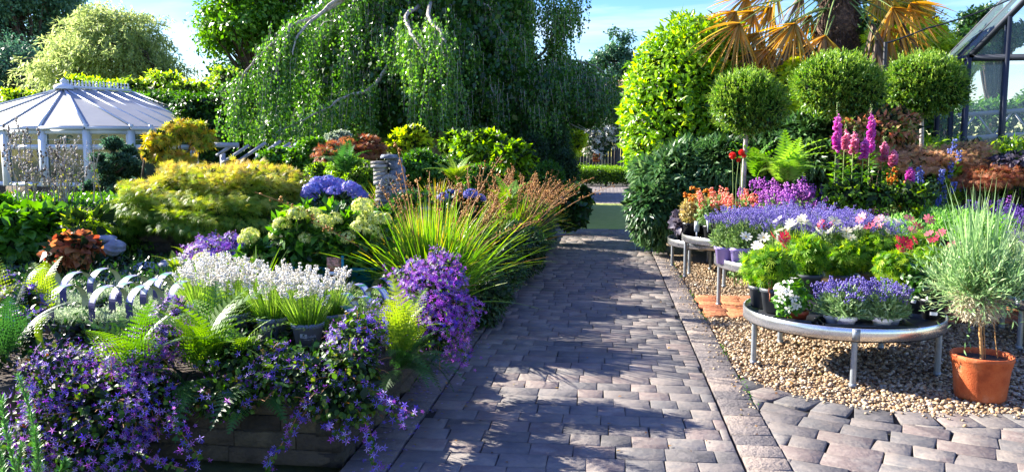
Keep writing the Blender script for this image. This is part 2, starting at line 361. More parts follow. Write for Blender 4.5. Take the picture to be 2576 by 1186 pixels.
M_alu = mat('aluminium', '#d8d9da', .26, metal=.9, ramp=['#b4b4b0', '#d4d5d6', '#dcdddf', '#9a9890'], nscale=3.5, rn=.1)
M_galv = mat('galvanised_steel', '#9aa1a6', .5, metal=.5, col2='#7f868b', nscale=20)
M_paper = mat('label_paper', '#e8eaee', .6)
M_ink = mat('label_ink', '#22242a', .7)

# ------------------------------------------------------------------ ground and paving
g = Geo(); xs = np.linspace(-140, 140, 57); ys = np.linspace(-30, 250, 57)
X_, Y_ = np.meshgrid(xs, ys); Z_ = -.06+0*X_
i = (np.arange(56)[:, None]*57+np.arange(56)[None]).ravel()
g.add(np.stack([X_, Y_, Z_], -1).reshape(-1, 3), np.stack([i, i+1, i+58, i+57], -1))
g.build('ground', mat('ground_soil', '#3a3422', .95, col2='#4a5a2a', nscale=.6, bump=1, bscale=8), kind='structure', label='dark soil ground under the whole garden', cat='ground')

def bricks(g, C, hx, hy, rot, t, z=.008, m=0, jit=.002, bev=.0045, th=.03):
    C = np.asarray(C, float); n = len(C); hx = np.broadcast_to(hx, (n,)); hy = np.broadcast_to(hy, (n,)); rot = np.broadcast_to(rot, (n,))
    cs = A([[-1, -1], [1, -1], [1, 1], [-1, 1]], float)
    o = cs[None]*np.stack([hx, hy], -1)[:, None]+rng.normal(0, jit, (n, 4, 2))
    inn = o-cs[None]*bev
    zz = z+rng.normal(0, .0009, n)
    def tr(p, dz):
        c_, s_ = np.cos(rot)[:, None], np.sin(rot)[:, None]
        x = p[..., 0]*c_-p[..., 1]*s_+C[:, 0:1]; y = p[..., 0]*s_+p[..., 1]*c_+C[:, 1:2]
        return np.stack([x, y, np.broadcast_to(zz[:, None]+dz, x.shape)], -1)
    v = np.concatenate([tr(inn, rng.normal(0, .0006, (n, 4))), tr(o, -.004), tr(o, -th)], 1)
    f = [[0, 1, 2, 3]]+[[4+k, 4+(k+1) % 4, (k+1) % 4, k] for k in range(4)]+[[8+k, 8+(k+1) % 4, 4+(k+1) % 4, 4+k] for k in range(4)]
    f = A(f); g.V.append(v.reshape(-1, 3)); g.F.append((f[None]+(np.arange(n)*12)[:, None, None]).reshape(-1, 4)+g.n)
    g.M.append(np.full(n*9, m, int)); g.T.append(np.repeat(t, 12)); g.n += 12*n
def clip(poly, a, b, c):      # keep a*x+b*y<=c
    out = []
    for i in range(len(poly)):
        p, q = poly[i], poly[(i+1) % len(poly)]; dp, dq = a*p[0]+b*p[1]-c, a*q[0]+b*q[1]-c
        if dp <= 0: out.append(p)
        if dp*dq < 0: t_ = dp/(dp-dq); out.append(p+(q-p)*t_)
    return out
def polybrick(g, poly, t, z=.006, bev=.005, gap=.0016, th=.03):
    P = A(poly); n = len(P)
    if n < 3: return
    c = P.mean(0); e = P-c; r = np.linalg.norm(e, axis=1)[:, None]
    if r.max() < .04: return
    o = P-e/r*gap*1.4; q = P-e/r*(gap*1.4+bev*1.3); zz = z+rng.normal(0, .0012)
    v = np.vstack([np.column_stack([q, zz+rng.normal(0, .0008, n)]), np.column_stack([o, np.full(n, zz-.005)]), np.column_stack([o, np.full(n, zz-th)])])
    g.add(v, [list(range(n))]+[[n+k, n+(k+1) % n, (k+1) % n, k] for k in range(n)]+[[2*n+k, 2*n+(k+1) % n, n+(k+1) % n, n+k] for k in range(n)], 0, t)
PX0, PX1, PXR, PXL = -1.08, .70, .94, -1.32
g = Geo(); y = 2.0; C = []; HX = []; TT = []; row = 0
while y < 16.3:
    x = PX0-rng.uniform(0, .18); 
    while x < PX1-.04:
        ww = rng.choice([.17, .2, .23, .26]); x2 = min(x+ww, PX1); x1 = max(x, PX0)
        if x2-x1 > .045: C.append([(x1+x2)/2, y+.085]); HX.append((x2-x1)/2-.002); TT.append(rng.uniform(.1, .95))
        x += ww
    y += .17
bricks(g, C, A(HX), .0832, 0, A(TT))
g.add([[PXL, 1.5, -.012], [PXR, 1.5, -.012], [PXR, 16.4, -.012], [PXL, 16.4, -.012]], [[0, 1, 2, 3]], 1)
g.build('paved_path', [M_brick, M_joint], kind='structure', label='grey stamped paver path running through the garden', cat='path')
g = Geo(); n = int(14.3/.165)
yy = 2+np.arange(n)*.165+.08
bricks(g, np.stack([np.full(n, (PX1+PXR)/2+.004), yy], -1), .112, .078, 0, rng.uniform(0, 1, n), z=.012)
bricks(g, np.stack([np.full(n, (PXL+PX0)/2-.004), yy+.03], -1), .112, .078, 0, rng.uniform(0, .6, n), z=.012)
g.build('path_border', M_kerb, kind='structure', label='row of edging pavers along both sides of the path', cat='path edge')

# foreground right paving with curved edge
pu = [(1868, 948), (1960, 985), (2100, 1015), (2250, 1030), (2400, 1040), (2576, 1046), (2750, 1048)]
pg = A([atz(u, v, 0)[:2] for u, v in pu]); pc = np.polyfit(pg[:, 0], pg[:, 1], 3)
aY = lambda x: np.polyval(pc, np.minimum(x, 4.0))
g = Geo(); rot = math.radians(-24); ca, sa = math.cos(rot), math.sin(rot)
for r in range(-30, 60):
    x = -3+rng.uniform(0, .3)
    while x < 7:
        ww = rng.choice([.2, .24, .28]); jt = rng.normal(0, .006, (4, 2)); q = A([[x, r*.18-.09], [x+ww, r*.18-.09], [x+ww, r*.18+.09], [x, r*.18+.09]])+jt
        pl_ = [A([p[0]*ca-p[1]*sa+.95, p[0]*sa+p[1]*ca+1.5]) for p in q]; c = np.mean(pl_, 0); x += ww
        if not (PXR-.3 < c[0] < 6.8 and 1.3 < c[1] < aY(c[0])+.2): continue
        pl_ = clip(pl_, -1, 0, -(PXR+.004)); sl = float((aY(c[0]+.02)-aY(c[0]-.02))/.04); nn_ = A([-sl, 1])/math.hypot(sl, 1)
        if len(pl_) > 2: pl_ = clip(pl_, nn_[0], nn_[1], float(nn_@A([c[0], aY(c[0])])-.245))
        if len(pl_) > 2: polybrick(g, pl_, rng.uniform(.1, .9))
xs = np.linspace(PXR, 7, 40); v = [[x, 1.4, -.013] for x in xs]+[[x, aY(x)-.02, -.013] for x in xs]
g.add(v, [[k, k+1, k+41, k+40] for k in range(39)], 1)
x = PXR+.1; C = []; R_ = []; TT = []
while x < 5.5:
    sl = (aY(x+.02)-aY(x-.02))/.04; a = math.atan(sl); C.append([x+.12*math.sin(a), aY(x)-.12*math.cos(a)]); R_.append(a); TT.append(rng.uniform(0, .9)); x += .215*math.cos(a)
bricks(g, C, .104, .118, A(R_), A(TT), z=.008, jit=.002)
g.build('forecourt_paving', [M_brick, M_joint], kind='structure', label='diagonally laid stamped pavers with a curved edging course', cat='paving')

# gravel
g = Geo(); xs = np.linspace(PXR, 10, 40); v = [[x, aY(x)-.03, -.016] for x in xs]+[[x, 17, -.016] for x in xs]
g.add(v, [[k, k+1, k+41, k+40] for k in range(39)])
g.build('gravel_bed', M_gravel, kind='structure', label='bed of tan gravel beneath the display tables', cat='gravel')
g = Geo(); n = 42000
yy = 4.5+7.2*rng.random(n)**1.45; xx = PXR+.01+rng.random(n)*(np.maximum(.62*yy+1.3-PXR, .5)); ok = (yy > aY(xx)+.005) & ~((yy > 7.78) & (yy < 8.92)); xx, yy = xx[ok], yy[ok]; n = len(xx)
s = np.clip(np.exp(rng.normal(-4.35, .3, n)), .006, .024)[:, None]*np.stack([rng.uniform(.8, 1.35, n), rng.uniform(.7, 1.1, n), rng.uniform(.5, .8, n)], -1)
g.inst(ICO, np.stack([xx, yy, rng.uniform(-.008, .006, n)], -1), frames(unit(A([1, 0, 0])+rng.normal(0, 1, (n, 3))*A([1, 1, .25]))), s, rng.uniform(0, 1, n))
g.build('gravel_pebbles', M_peb, smooth=True, kind='stuff', label='loose cream and tan pebbles strewn between path and tables', cat='gravel')
g = Geo(); C = []; TT = []
for r in range(6):
    for k in range(38): C.append([PXR+.12+k*.235+(r % 2)*.03, 7.9+r*.185]); TT.append(rng.uniform(0, 1))
bricks(g, C, .112, .087, 0, A(TT), z=.012)
g.add([[PXR, 7.8, -.01], [10, 7.8, -.01], [10, 8.91, -.01], [PXR, 8.91, -.01]], [[0, 1, 2, 3]], 1)
g.build('brick_cross_path', [M_brick2, M_joint], kind='structure', label='short orange paver strip crossing the gravel', cat='path')
# weeds / debris on the gravel
# far path
g = Geo(); C = []; TT = []
for r in range(60):
    for k in range(14):
        C.append([-1.7+k*.3+(r % 2)*.15, 24.5+r*.2]); TT.append(rng.uniform(.2, 1))
bricks(g, C, .146, .096, 0, A(TT), z=.006)
g.add([[-2.2, 16.4, -.014], [2.6, 16.4, -.014], [2.6, 40, -.014], [-2.2, 40, -.014]], [[0, 1, 2, 3]], 1)
g.build('far_path', [M_brick, M_joint], kind='structure', label='far stretch of paving beyond the green mat', cat='path')
g = Geo(); nx, ny = 22, 120; X_, Y_ = np.meshgrid(np.linspace(-.66, .50, nx), np.linspace(16.42, 24.4, ny)); Z_ = .012+rng.normal(0, .0015, X_.shape)
i = (np.arange(ny-1)[:, None]*nx+np.arange(nx-1)[None]).ravel(); g.add(np.stack([X_, Y_, Z_], -1).reshape(-1, 3), np.stack([i, i+1, i+nx+1, i+nx], -1))
for a, b in (((-.66, 16.42), (.5, 16.42)), ((-.66, 24.4), (.5, 24.4)), ((-.66, 16.42), (-.66, 24.4)), ((.5, 16.42), (.5, 24.4))): g.bar([a[0], a[1], .004], [b[0], b[1], .004], .02, .015)
g.build('path_mat', mat('mat_green', '#94a644', .95, col2='#b4ba5c', nscale=5, bump=.8, bscale=60), label='long flat green mat laid across the path', cat='mat')

# ------------------------------------------------------------------ left raised bed
def sheet(x0, x1, y0, y1, nx, ny, zf):
    X_, Y_ = np.meshgrid(np.linspace(x0, x1, nx), np.linspace(y0, y1, ny)); i = (np.arange(ny-1)[:, None]*nx+np.arange(nx-1)[None]).ravel()
    return np.stack([X_, Y_, zf(X_, Y_)], -1).reshape(-1, 3), np.stack([i, i+1, i+nx+1, i+nx], -1)
LB = .36
g = Geo(); v, f = sheet(-12, -1.44, 3.92, 8.6, 60, 40, lambda x, y: LB-.03+.02*np.sin(x*3+y*2)+.015*np.sin(y*5))
g.add(v, f)
v, f = sheet(-14, -2.4, 8.7, 14, 60, 30, lambda x, y: .86+.03*np.sin(x*2+y)-.3*np.clip((y-11)/3, 0, 1)); g.add(v, f)
v, f = sheet(-2.5, -1.35, 8.5, 16.5, 12, 40, lambda x, y: .22+.03*np.sin(x*2+y)); g.add(v, f)
g.build('bed_soil', M_soil, kind='structure', label='dark soil filling the raised beds', cat='soil')
def stonewall(g, p0, p1, z0, z1, th, courses, wmin, wmax, t=(0, 1), nrm=None):
    p0 = A(p0, float); p1 = A(p1, float); L_ = np.linalg.norm(p1-p0); d = (p1-p0)/L_; nn = A([d[1], -d[0]]); hh = (z1-z0)/courses
    for c in range(courses):
        x = -rng.uniform(0, wmin)
        while x < L_:
            ww = rng.uniform(wmin, wmax); a, b = max(0, x), min(L_, x+ww)
            if b-a > .03:
                o = rng.uniform(-.012, .012); m_ = p0+d*(a+b)/2+nn*(-th/2+o)
                D = (b-a-.008, th, hh-.008); nx, nz = max(2, int(D[0]/.06)), 3
                # front face grid with relief
                gx, gz = np.meshgrid(np.linspace(-.5, .5, nx+1), np.linspace(-.5, .5, nz+1))
                rel = rng.normal(0, .011, gx.shape); edge = (np.abs(gx) > .49) | (np.abs(gz) > .49); rel = np.where(edge, -.012, rel+.004)
                P = np.stack([m_[0]+d[0]*gx*D[0]+nn[0]*(th/2+rel), m_[1]+d[1]*gx*D[0]+nn[1]*(th/2+rel), z0+hh*(c+.5)+gz*D[2]], -1).reshape(-1, 3)
                i = (np.arange(nz)[:, None]*(nx+1)+np.arange(nx)[None]).ravel(); tt = rng.uniform(*t)
                g.add(P, np.stack([i, i+1, i+nx+2, i+nx+1], -1), 0, tt)
                ang = math.atan2(d[1], d[0]); g.box([m_[0]-nn[0]*.006, m_[1]-nn[1]*.006, z0+hh*(c+.5)], (D[0], th-.014, D[2]), 0, tt, rz=ang)
            x += ww
        
g = Geo(); stonewall(g, (-7, 3.8), (-1.33, 3.8), -.02, .33, .16, 4, .16, .6); stonewall(g, (-1.33, 3.8), (-1.33, 15.5), -.02, .30, .14, 4, .18, .45)
g.build('raised_bed_wall', M_wallst, label='low dark stone retaining wall at the corner of the flower bed', cat='wall')
g = Geo(); stonewall(g, (-9, 8.6), (-2.0, 8.6), .3, .92, .2, 5, .2, .5, (.3, 1)); stonewall(g, (-2.0, 8.6), (-2.0, 12), .3, .92, .2, 5, .2, .5, (.3, 1))
g.build('upper_bed_wall', M_wallst, label='inner stone wall holding up the maple and the mill ornament', cat='wall')

# ------------------------------------------------------------------ conservatory
def conservatory():
    ap = at(161, 222, 24.0); Ze = at(161, 318, 22.5)[2]; Zr = ap[2]
    c = ap[:2]; rd = unit(at(330, 232, 25.7)[:2]-c); 
    root = thing('conservatory', 'white framed conservatory with a pale ribbed hipped roof and finial', 'conservatory', (c[0], c[1], 0))
    R = 1.95; vd = unit(-c)            # towards camera
    base = math.atan2(vd[1], vd[0])
    angs = [base+math.radians(a) for a in (-67.5, -22.5, 22.5, 67.5, 112.5)]
    # order from right (counter direction) to left as seen from the camera
    pts = [c+R*A([math.cos(a), math.sin(a)]) for a in [base+math.radians(q) for q in (78, 33, -12-0, -50, -95)]]
    # place the eave corners where the photograph shows them
    us = [(-230, 24.6), (-95, 23.2), (12, 22.4), (107, 22.0), (217, 22.0), (327, 22.5)]
    P = [at(u, 318, Y)[:2] for u, Y in us]
    r2 = c+rd*3.4
    P.append(at(560, 318, 24.6)[:2]); P.append(at(640, 318, 28)[:2]); P.append(at(200, 318, 30)[:2]); P.append(at(-150, 318, 28)[:2])
    rend = at(330, 232, 25.0)
    M_pane = mat('pane_glass', '#4c5a48', .05, spec=.9, alpha=.8); M_roofp = mat('roof_panel', '#8e9090', .5, col2='#9a9b99', nscale=2, spec=.5)
    M_bl = mat('blind_fabric', '#a9b490', .8); M_gt = mat('gutter_plastic', '#c6cdd9', .4); M_mo = [mat('glass_green', '#1f6e5a', .3), mat('glass_blue', '#1668a0', .3)]
    wl = PM('base_wall', M_wallst, root); rf = PM('roof_panel', M_roofp, root); rib = PM('roof_rib', M_white, root); gut = PM('gutter', M_gt, root); blind = PM('roller_blind', M_bl, root)
    zb, zt, zl = .55, Ze-.12, Ze-.62
    n = len(P)
    for k in range(n):
        a = A([*P[k], 0]); b = A([*P[(k+1) % n], 0]); L_ = np.linalg.norm(b-a); d = (b-a)/L_; nn = A([d[1], -d[0], 0]); 
        if nn[:2]@(a[:2]-c) < 0: nn = -nn
        wl.bar(a+[0, 0, zb/2], b+[0, 0, zb/2], .2, zb)
        nd = 1 if L_ < 1.9 else int(round(L_/1.1)); pg = Geo(); pg.bar(a+[0, 0, zb], a+[0, 0, zt], .19, .21, up=nn); pg.build('corner_post', M_white, root)
        for q in range(nd):
            e0 = a+d*(L_*q/nd); e1 = a+d*(L_*(q+1)/nd); p0 = e0+d*.1; p1 = e1-d*.1; fb = Geo()
            if q: fb.bar(e0+[0, 0, zb], e0+[0, 0, zt], .08, .1, up=nn)
            for zz, hh, th in ((zb+.05, .1, .12), (zl, .09, .10), (zt-.04, .1, .13)): fb.bar(e0+[0, 0, zz]+d*.06, e1+[0, 0, zz]-d*.03, th, hh)
            for z0, z1 in ((zb+.1, zl-.05), (zl+.05, zt-.1)):
                for pa, pb in (((p0, z0), (p1, z0)), ((p0, z1), (p1, z1))): fb.bar([*pa[0][:2], pa[1]], [*pb[0][:2], pb[1]], .06, .05)
                for pp in (p0, p1): fb.bar([*pp[:2], z0], [*pp[:2], z1], .05, .06, up=nn)
            zc = (zl+zt)/2-.03
            if k < 6: fb.bar((p0+p1)/2+A([0, 0, zl+.05]), (p0+p1)/2+A([0, 0, zt-.1]), .012, .012); fb.bar(p0+A([0, 0, zc]), p1+A([0, 0, zc]), .012, .012)
            fo = fb.build('window', M_white, root)
            for z0, z1 in ((zb+.1, zl-.05), (zl+.05, zt-.1)):
                gl = Geo(); gl.add([[*p0[:2], z0], [*p1[:2], z0], [*p1[:2], z1], [*p0[:2], z1]], [[0, 1, 2, 3]]); po = gl.build('pane', M_pane, fo, loc=None, world=False)
                for v_ in po.data.vertices: v_.co = v_.co-root.location
            if k < 6:
                mo = Geo(); m_ = (p0+p1)/2+nn*.03; th = np.linspace(0, 1.6*PI, 14)
                for sg in (-1, 1):
                    for s2, R0 in ((1, .10), (-1, .07)):
                        cx = m_+d*sg*(.13 if s2 > 0 else .1)
                        mo.tube([cx+d*sg*R0*math.cos(t_)*(1-t_*.07)+A([0, 0, zc+s2*.045+s2*R0*.8*math.sin(t_)*(1-t_*.07)]) for t_ in th], .011, 4, m=0)
                mo.inst(star_tp(4, w_=.5, lift=0), [m_+A([0, 0, zc])], np.stack([d, A([0, 0, 1.]), nn], 1)[None], .1, m=1)
                mo2 = mo.build('stained_glass_motif', M_mo, fo, world=False)
                for v_ in mo2.data.vertices: v_.co = v_.co-root.location
            if k in (0, 4, 5, 6, 7): blind.add([[*(p0-nn*.25)[:2], zb+.1], [*(p1-nn*.25)[:2], zb+.1], [*(p1-nn*.25)[:2], zl+.02], [*(p0-nn*.25)[:2], zl+.02]], [[0, 1, 2, 3]])
        ov = 1.07
        a2 = a+nn*.12+[0, 0, Ze]; b2 = b+nn*.12+[0, 0, Ze]
        gut.bar(a2-A([0, 0, .06]), b2-A([0, 0, .06]), .12, .10); gut.bar(a2-A([0, 0, .17])-nn*.06, b2-A([0, 0, .17])-nn*.06, .05, .12)
        top0 = ap if k < 5 or k >= n-1 else rend; top1 = ap if (k+1 < 6 or k+1 >= n) else rend
        if k == 5: top0, top1 = ap, rend
        if k == 8: top0, top1 = rend, ap
        if k == 9: top0, top1 = ap, ap
        q_ = [a2, b2, top1] if np.allclose(top0, top1) else [a2, b2, top1, top0]
        rf.add(A(q_), [list(range(len(q_)))])
        nb = 1 if len(q_) == 3 else 6
        if k == 5: nb = 5
        for q in range(nb):
            s_ = q/nb; e = a2*(1-s_)+b2*s_; tp_ = top0*(1-s_)+top1*s_
            if nb > 1 and q == 0: tp_ = top0
            rib.bar(e+[0, 0, .02], tp_+A([0, 0, .02]), .07 if nb == 1 else .05, .04); rib.box(e+A([0, 0, .0]), (.1, .1, .1), rz=math.atan2(d[1], d[0]))
    rg = Geo(); rg.bar(ap+A([0, 0, .06]), rend+A([0, 0, .06]), .12, .08)
    cr = Geo(); L_ = np.linalg.norm(rend-ap)
    for q in range(18):
        p = ap+(rend-ap)*(q+1.2)/19+A([0, 0, .1]); cr.lathe([[.006, 0], [.035, .03], [.04, .07], [.012, .1], [.03, .125], [.03, .15], [.001, .19]], p, 6)
    fi = Geo(); fi.lathe([[.3, -.03], [.3, .04], [.2, .12], [.1, .14], [.09, .2], [.12, .23], [.06, .28], [.001, .33]], ap, 16)
    rg.build('ridge_cap', M_white, root); cr.build('ridge_cresting', M_white, root); fi.build('finial', M_white, root, smooth=True)
    fl = Geo(); fl.add([[*p, .3] for p in P], [list(range(n))]); fl.build('interior_floor', mat('tile_floor', '#5f6256', .7), root)
conservatory()

# ------------------------------------------------------------------ greenhouse right
def greenhouse():
    c0 = at(2436, 146, 14.0); X0 = c0[0]; ze = c0[2]; Y0, Y1 = 14.0, 15.14; Wd = 7.0; zr = ze+Wd/2*1.12
    root = thing('greenhouse', 'tall steel and glass greenhouse with white lattice trusses inside', 'greenhouse', (X0, Y0, 0))
    fr = PM('frame_bar', mat('dark_steel', '#2f3540', .5, metal=.3), root); tr = PM('truss_bar', mat('white_steel', '#c8ccd0', .5), root); gl = PM('glass_wall', mat('greenhouse_glass', '#9fbfc4', .12, spec=.6, alpha=.2), root)
    prof = lambda x: ze+(zr-ze)*(1-abs(x-Wd/2)/(Wd/2))
    for x in np.arange(0, Wd+.01, .58*1.0):
        fr.bar([X0+x, Y0, 0], [X0+x, Y0, prof(x)], .07, .09)
    fr.bar([X0, Y0, ze], [X0+Wd/2, Y0, zr], .07, .09); fr.bar([X0+Wd/2, Y0, zr], [X0+Wd, Y0, ze], .07, .09); fr.bar([X0, Y0, ze], [X0+Wd, Y0, ze], .07, .1)
    fr.bar([X0, Y0, .9], [X0+Wd, Y0, .9], .06, .08)
    for y in np.arange(Y0+.55, Y1+.1, .57):
        fr.bar([X0, y, 0], [X0, y, ze], .07, .07); fr.bar([X0, y, ze], [X0+Wd/2, y, zr], .05, .07); fr.bar([X0+Wd/2, y, zr], [X0+Wd, y, ze], .05, .07)
    fr.bar([X0, Y0, ze], [X0, Y1, ze], .08, .09); fr.bar([X0+Wd/2, Y0, zr], [X0+Wd/2, Y1, zr], .08, .1); fr.bar([X0, Y0, 1.0], [X0, Y1, 1.0], .05, .06)
    for y in np.arange(Y0+.5, Y1, .7):
        za, zb = ze-1.15, ze-.75
        for z_ in (za, zb): tr.bar([X0+.1, y, z_-.15], [X0+Wd, y, z_+.35], .05, .07)
        for q in range(12):
            xa = .1+q*.58; s = .5/Wd; za_ = za-.15+xa*s; zb_ = zb-.15+xa*s
            tr.bar([X0+xa, y, za_], [X0+xa+.29, y, zb_+.02], .025, .025); tr.bar([X0+xa+.29, y, zb_+.02], [X0+xa+.58, y, za_+.04], .025, .025)
        for x in (1.7, 3.6, 5.4): tr.bar([X0+x, y, 0], [X0+x, y, ze], .07, .07)
    gl.add([[X0, Y0+.03, 0], [X0+Wd, Y0+.03, 0], [X0+Wd, Y0+.03, ze], [X0+Wd/2, Y0+.03, zr], [X0, Y0+.03, ze]], [[0, 1, 2, 3, 4]])
    gl.add([[X0+.03, Y0, 0], [X0+.03, Y1, 0], [X0+.03, Y1, ze], [X0+.03, Y0, ze]], [[0, 1, 2, 3]])
    gl.add([[X0, Y0, ze+.03], [X0, Y1, ze+.03], [X0+Wd/2, Y1, zr+.03], [X0+Wd/2, Y0, zr+.03]], [[0, 1, 2, 3]])
    gl.add([[X0+Wd, Y0, ze+.03], [X0+Wd, Y1, ze+.03], [X0+Wd/2, Y1, zr+.03], [X0+Wd/2, Y0, zr+.03]], [[0, 1, 2, 3]])
    gl.add([[X0, Y1, 0], [X0+Wd, Y1, 0], [X0+Wd, Y1, ze], [X0, Y1, ze]], [[0, 1, 2, 3]])
    fl = Geo(); fl.add([[X0, Y0, -.012], [X0+Wd, Y0, -.012], [X0+Wd, Y1, -.012], [X0, Y1, -.012]], [[0, 1, 2, 3]]); 
    for k in range(5):
        fl.box([X0+1+k*1.3, Y0+.9, .8], (1.1, 1.2, .08), 1); fl.box([X0+1+k*1.3, Y0+.9, .4], (.08, 1.1, .76), 1)
    fl.build('bench', [mat('concrete', '#7d7f7c', .9), M_galv], root)
greenhouse()
g = Geo(); p0 = at(2330, 72, 13.5); p1 = at(2600, -28, 13.5); g.tube(arc(p0, p1, -.05, 12), .012, 5); g.tube(arc(p0+A([-.6, 0, -.22]), p0, -.01, 4), .012, 5)
g.tube([[p0[0]-.6, p0[1], 0], [p0[0]-.6, p0[1], p0[2]-.2]], .03, 6)
g.build('overhead_cable', mat('cable_black', '#20242c', .5), label='dark cable slung above the greenhouse corner', cat='cable')

# ------------------------------------------------------------------ pergola frame with maroon sign
root = thing('pergola_frame', 'weathered grey slatted roof frame behind the golden maple', 'pergola', tuple(at(640, 380, 15)*A([1, 1, 0])))
g = PM('slat', mat('weathered_timber', '#a7a9b0', .7, col2='#8b8d96', nscale=12), root); Yp = 15.0
def B(u0, v0, u1, v1, w_=.07, Y0=Yp, Y1=Yp, h=None): g.bar(at(u0, v0, Y0), at(u1, v1, Y1), w_, h or w_)
B(508, 364, 600, 365, .06, h=.10)
for (a, b, c, d) in ((545, 391, 583, 366), (557, 411, 625, 366), (598, 406, 668, 359), (640, 401, 706, 355), (672, 399, 730, 360)): B(a, b, c, d, .05)
g = PM('beam', mat('timber_blue_grey', '#8d98ae', .7), root); B(684, 371, 745, 409, .09); B(726, 372, 760, 392, .07); B(725, 372, 725, 396, .06); B(740, 364, 768, 384, .08)
for u in (560, 650, 745): g.bar(at(u, 385, Yp+.1), at(u, 385, Yp+.1)*A([1, 1, 0]), .08)
def board_sign(name, label, c, w_, h_, lines, board, ink, size, post=True, tilt=0):
    root = thing(name, label, 'sign', (c[0], c[1], 0))
    g = Geo(); g.box(c, (w_, .03, h_)); g.build('board', mat(board[0], board[1], .6), root)
    g = Geo()
    for k, s in enumerate(lines):
        x = -w_*.38+(k % 2)*.02
        while x < w_*.36:      # the writing is too far away to read: rows of small letter strokes
            q = size*rng.uniform(.35, .8); zc = c[2]+(len(lines)/2-.5-k)*size*1.45
            g.box([c[0]+x+q/2, c[1]-.019, zc], (q*.9, .006, size*rng.uniform(.55, .9))); x += q+size*.22
    g.build('lettering', mat(ink[0], ink[1], .6), root)
    if post: g = Geo(); g.box([c[0], c[1]+.03, c[2]/2], (.05, .04, c[2])); g.build('post', M_bark, root)
board_sign('notice_board', 'maroon notice board with yellow writing behind the slatted frame', at(736, 382, 15.6), .42, .26, [1, 1, 1], ('maroon_paint', '#5a2018'), ('yellow_ink', '#d09a30'), .055)
board_sign('warning_sign', 'small orange and red sign in front of the dark far fence', at(1500, 396, 40.5), .36, .44, [1, 1, 1], ('red_paint', '#7a2a14'), ('orange_ink', '#e0863a'), .11)

# far hedge and fence
root = thing('board_fence', 'dark weathered board fence at the far end of the path', 'fence', (0, 42, 0))
g = Geo()
for k in range(70): x = -6.5+k*.16; g.box([x, 42, .95+rng.uniform(-.02, .02)], (.145, .03, 1.9), t=rng.uniform(0, 1), bev=0)
g.build('boards', mat('fence_timber', '#3c3a3c', .85, useT=True, nscale=12, ramp=['#2c2b2e', '#4a4848', '#5c5a58'], bump=.6), root)
g = PM('post', M_bark, root); [g.box([-6.4+k*1.9, 42.08, 1], (.1, .1, 2.0)) for k in range(7)]

# ------------------------------------------------------------------ foliage materials
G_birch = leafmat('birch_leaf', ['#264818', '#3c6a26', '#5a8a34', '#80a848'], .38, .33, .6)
G_laurel = leafmat('laurel_leaf', ['#3f6a0e', '#639218', '#8ab424', '#b0cc3c'], .48, .3, .6)
G_lime = leafmat('lime_leaf', ['#4f7a14', '#7fa81e', '#b3cc2c', '#d2d84a'], .45, .45)
G_dark = leafmat('dark_leaf', ['#142a12', '#22441a', '#345a26', '#4c7434'], .3, .35, .5)
G_mid = leafmat('mid_leaf', ['#244a14', '#3b6a1e', '#578a2a', '#7aa63c'], .4, .4, .45)
G_blue = leafmat('blue_green_leaf', ['#2a4a3c', '#3f6650', '#5a8064', '#7a9a78'], .3, .5)
G_oak = leafmat('hazed_far_leaf', ['#2c5040', '#436c50', '#5f865c', '#84a478'], .3, .5)  # bluish, lightened leaf colour stands in for distance haze
G_willow = leafmat('willow_leaf', ['#6f8450', '#8ea262', '#acba7a', '#c8d096'], .5, .55)
G_topi = leafmat('topiary_leaf', ['#2f5a1c', '#4e7e2a', '#7ca03e', '#aac45e'], .35, .4, .5)
G_sasa = leafmat('bamboo_leaf', ['#264828', '#3a6234', '#567c46', '#86a064'], .3, .4, .5)
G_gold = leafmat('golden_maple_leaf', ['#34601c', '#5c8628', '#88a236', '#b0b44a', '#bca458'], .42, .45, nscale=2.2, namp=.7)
G_orange = leafmat('orange_maple_leaf', ['#7a9a30', '#a8b03c', '#ccb248', '#d4924c'], .45, .45)
G_coral = leafmat('coral_maple_leaf', ['#a88050', '#c49468', '#d4a478', '#b8a868'], .4, .5)
G_redac = leafmat('bronze_maple_leaf', ['#6a3a2a', '#94553c', '#b07850', '#8a7a3c'], .4, .5)
G_fern = leafmat('fern_frond', ['#2c5214', '#4a781e', '#72982c', '#9cae44'], .42, .45, nscale=3, tboost=1.3)
G_fernd = leafmat('dark_fern_frond', ['#1f4020', '#305a2a', '#487a36', '#6c9448'], .35, .45)
G_blade = leafmat('strap_leaf', ['#34601a', '#558824', '#7aa230', '#a0ae3a', '#b8903c', '#a87038'], .42, .35, .5, nscale=2)
G_lavf = leafmat('lavender_foliage', ['#3a5a2c', '#56783c', '#7a9858', '#a0b67c'], .3, .6)
G_lavg = leafmat('grey_lavender_foliage', ['#5a7250', '#7c9470', '#9db08c', '#bcc8a6'], .3, .6)
G_cosm = leafmat('cosmos_foliage', ['#3c7012', '#60941c', '#8cb42a', '#b0c83e'], .45, .5)
G_silver = leafmat('silver_leaf', ['#54684c', '#7b8c6e', '#a2ae94', '#c0c8b2'], .25, .5)
G_brownf = leafmat('seedhead', ['#5a3414', '#8a5a24', '#b08038', '#c49a58'], .25, .6)
G_dead = leafmat('dry_seedhead', ['#5a5048', '#8c8278', '#b8b0a6', '#d2ccc4'], .15, .7)
G_palm = leafmat('palm_frond', ['#5e4c38', '#866a44', '#b08a44', '#c89c40', '#8a8a44'], .45, .4, .5)
G_palmg = leafmat('green_palm_frond', ['#163018', '#24441e', '#3a5a24', '#8a8a2a'], .35, .35, .5)
P_camp = leafmat('campanula_petal', ['#4432a0', '#6248b8', '#846cd0', '#ac90dc', '#ccb4e6'], .4, .5, nscale=3, namp=.5, tboost=1.3)
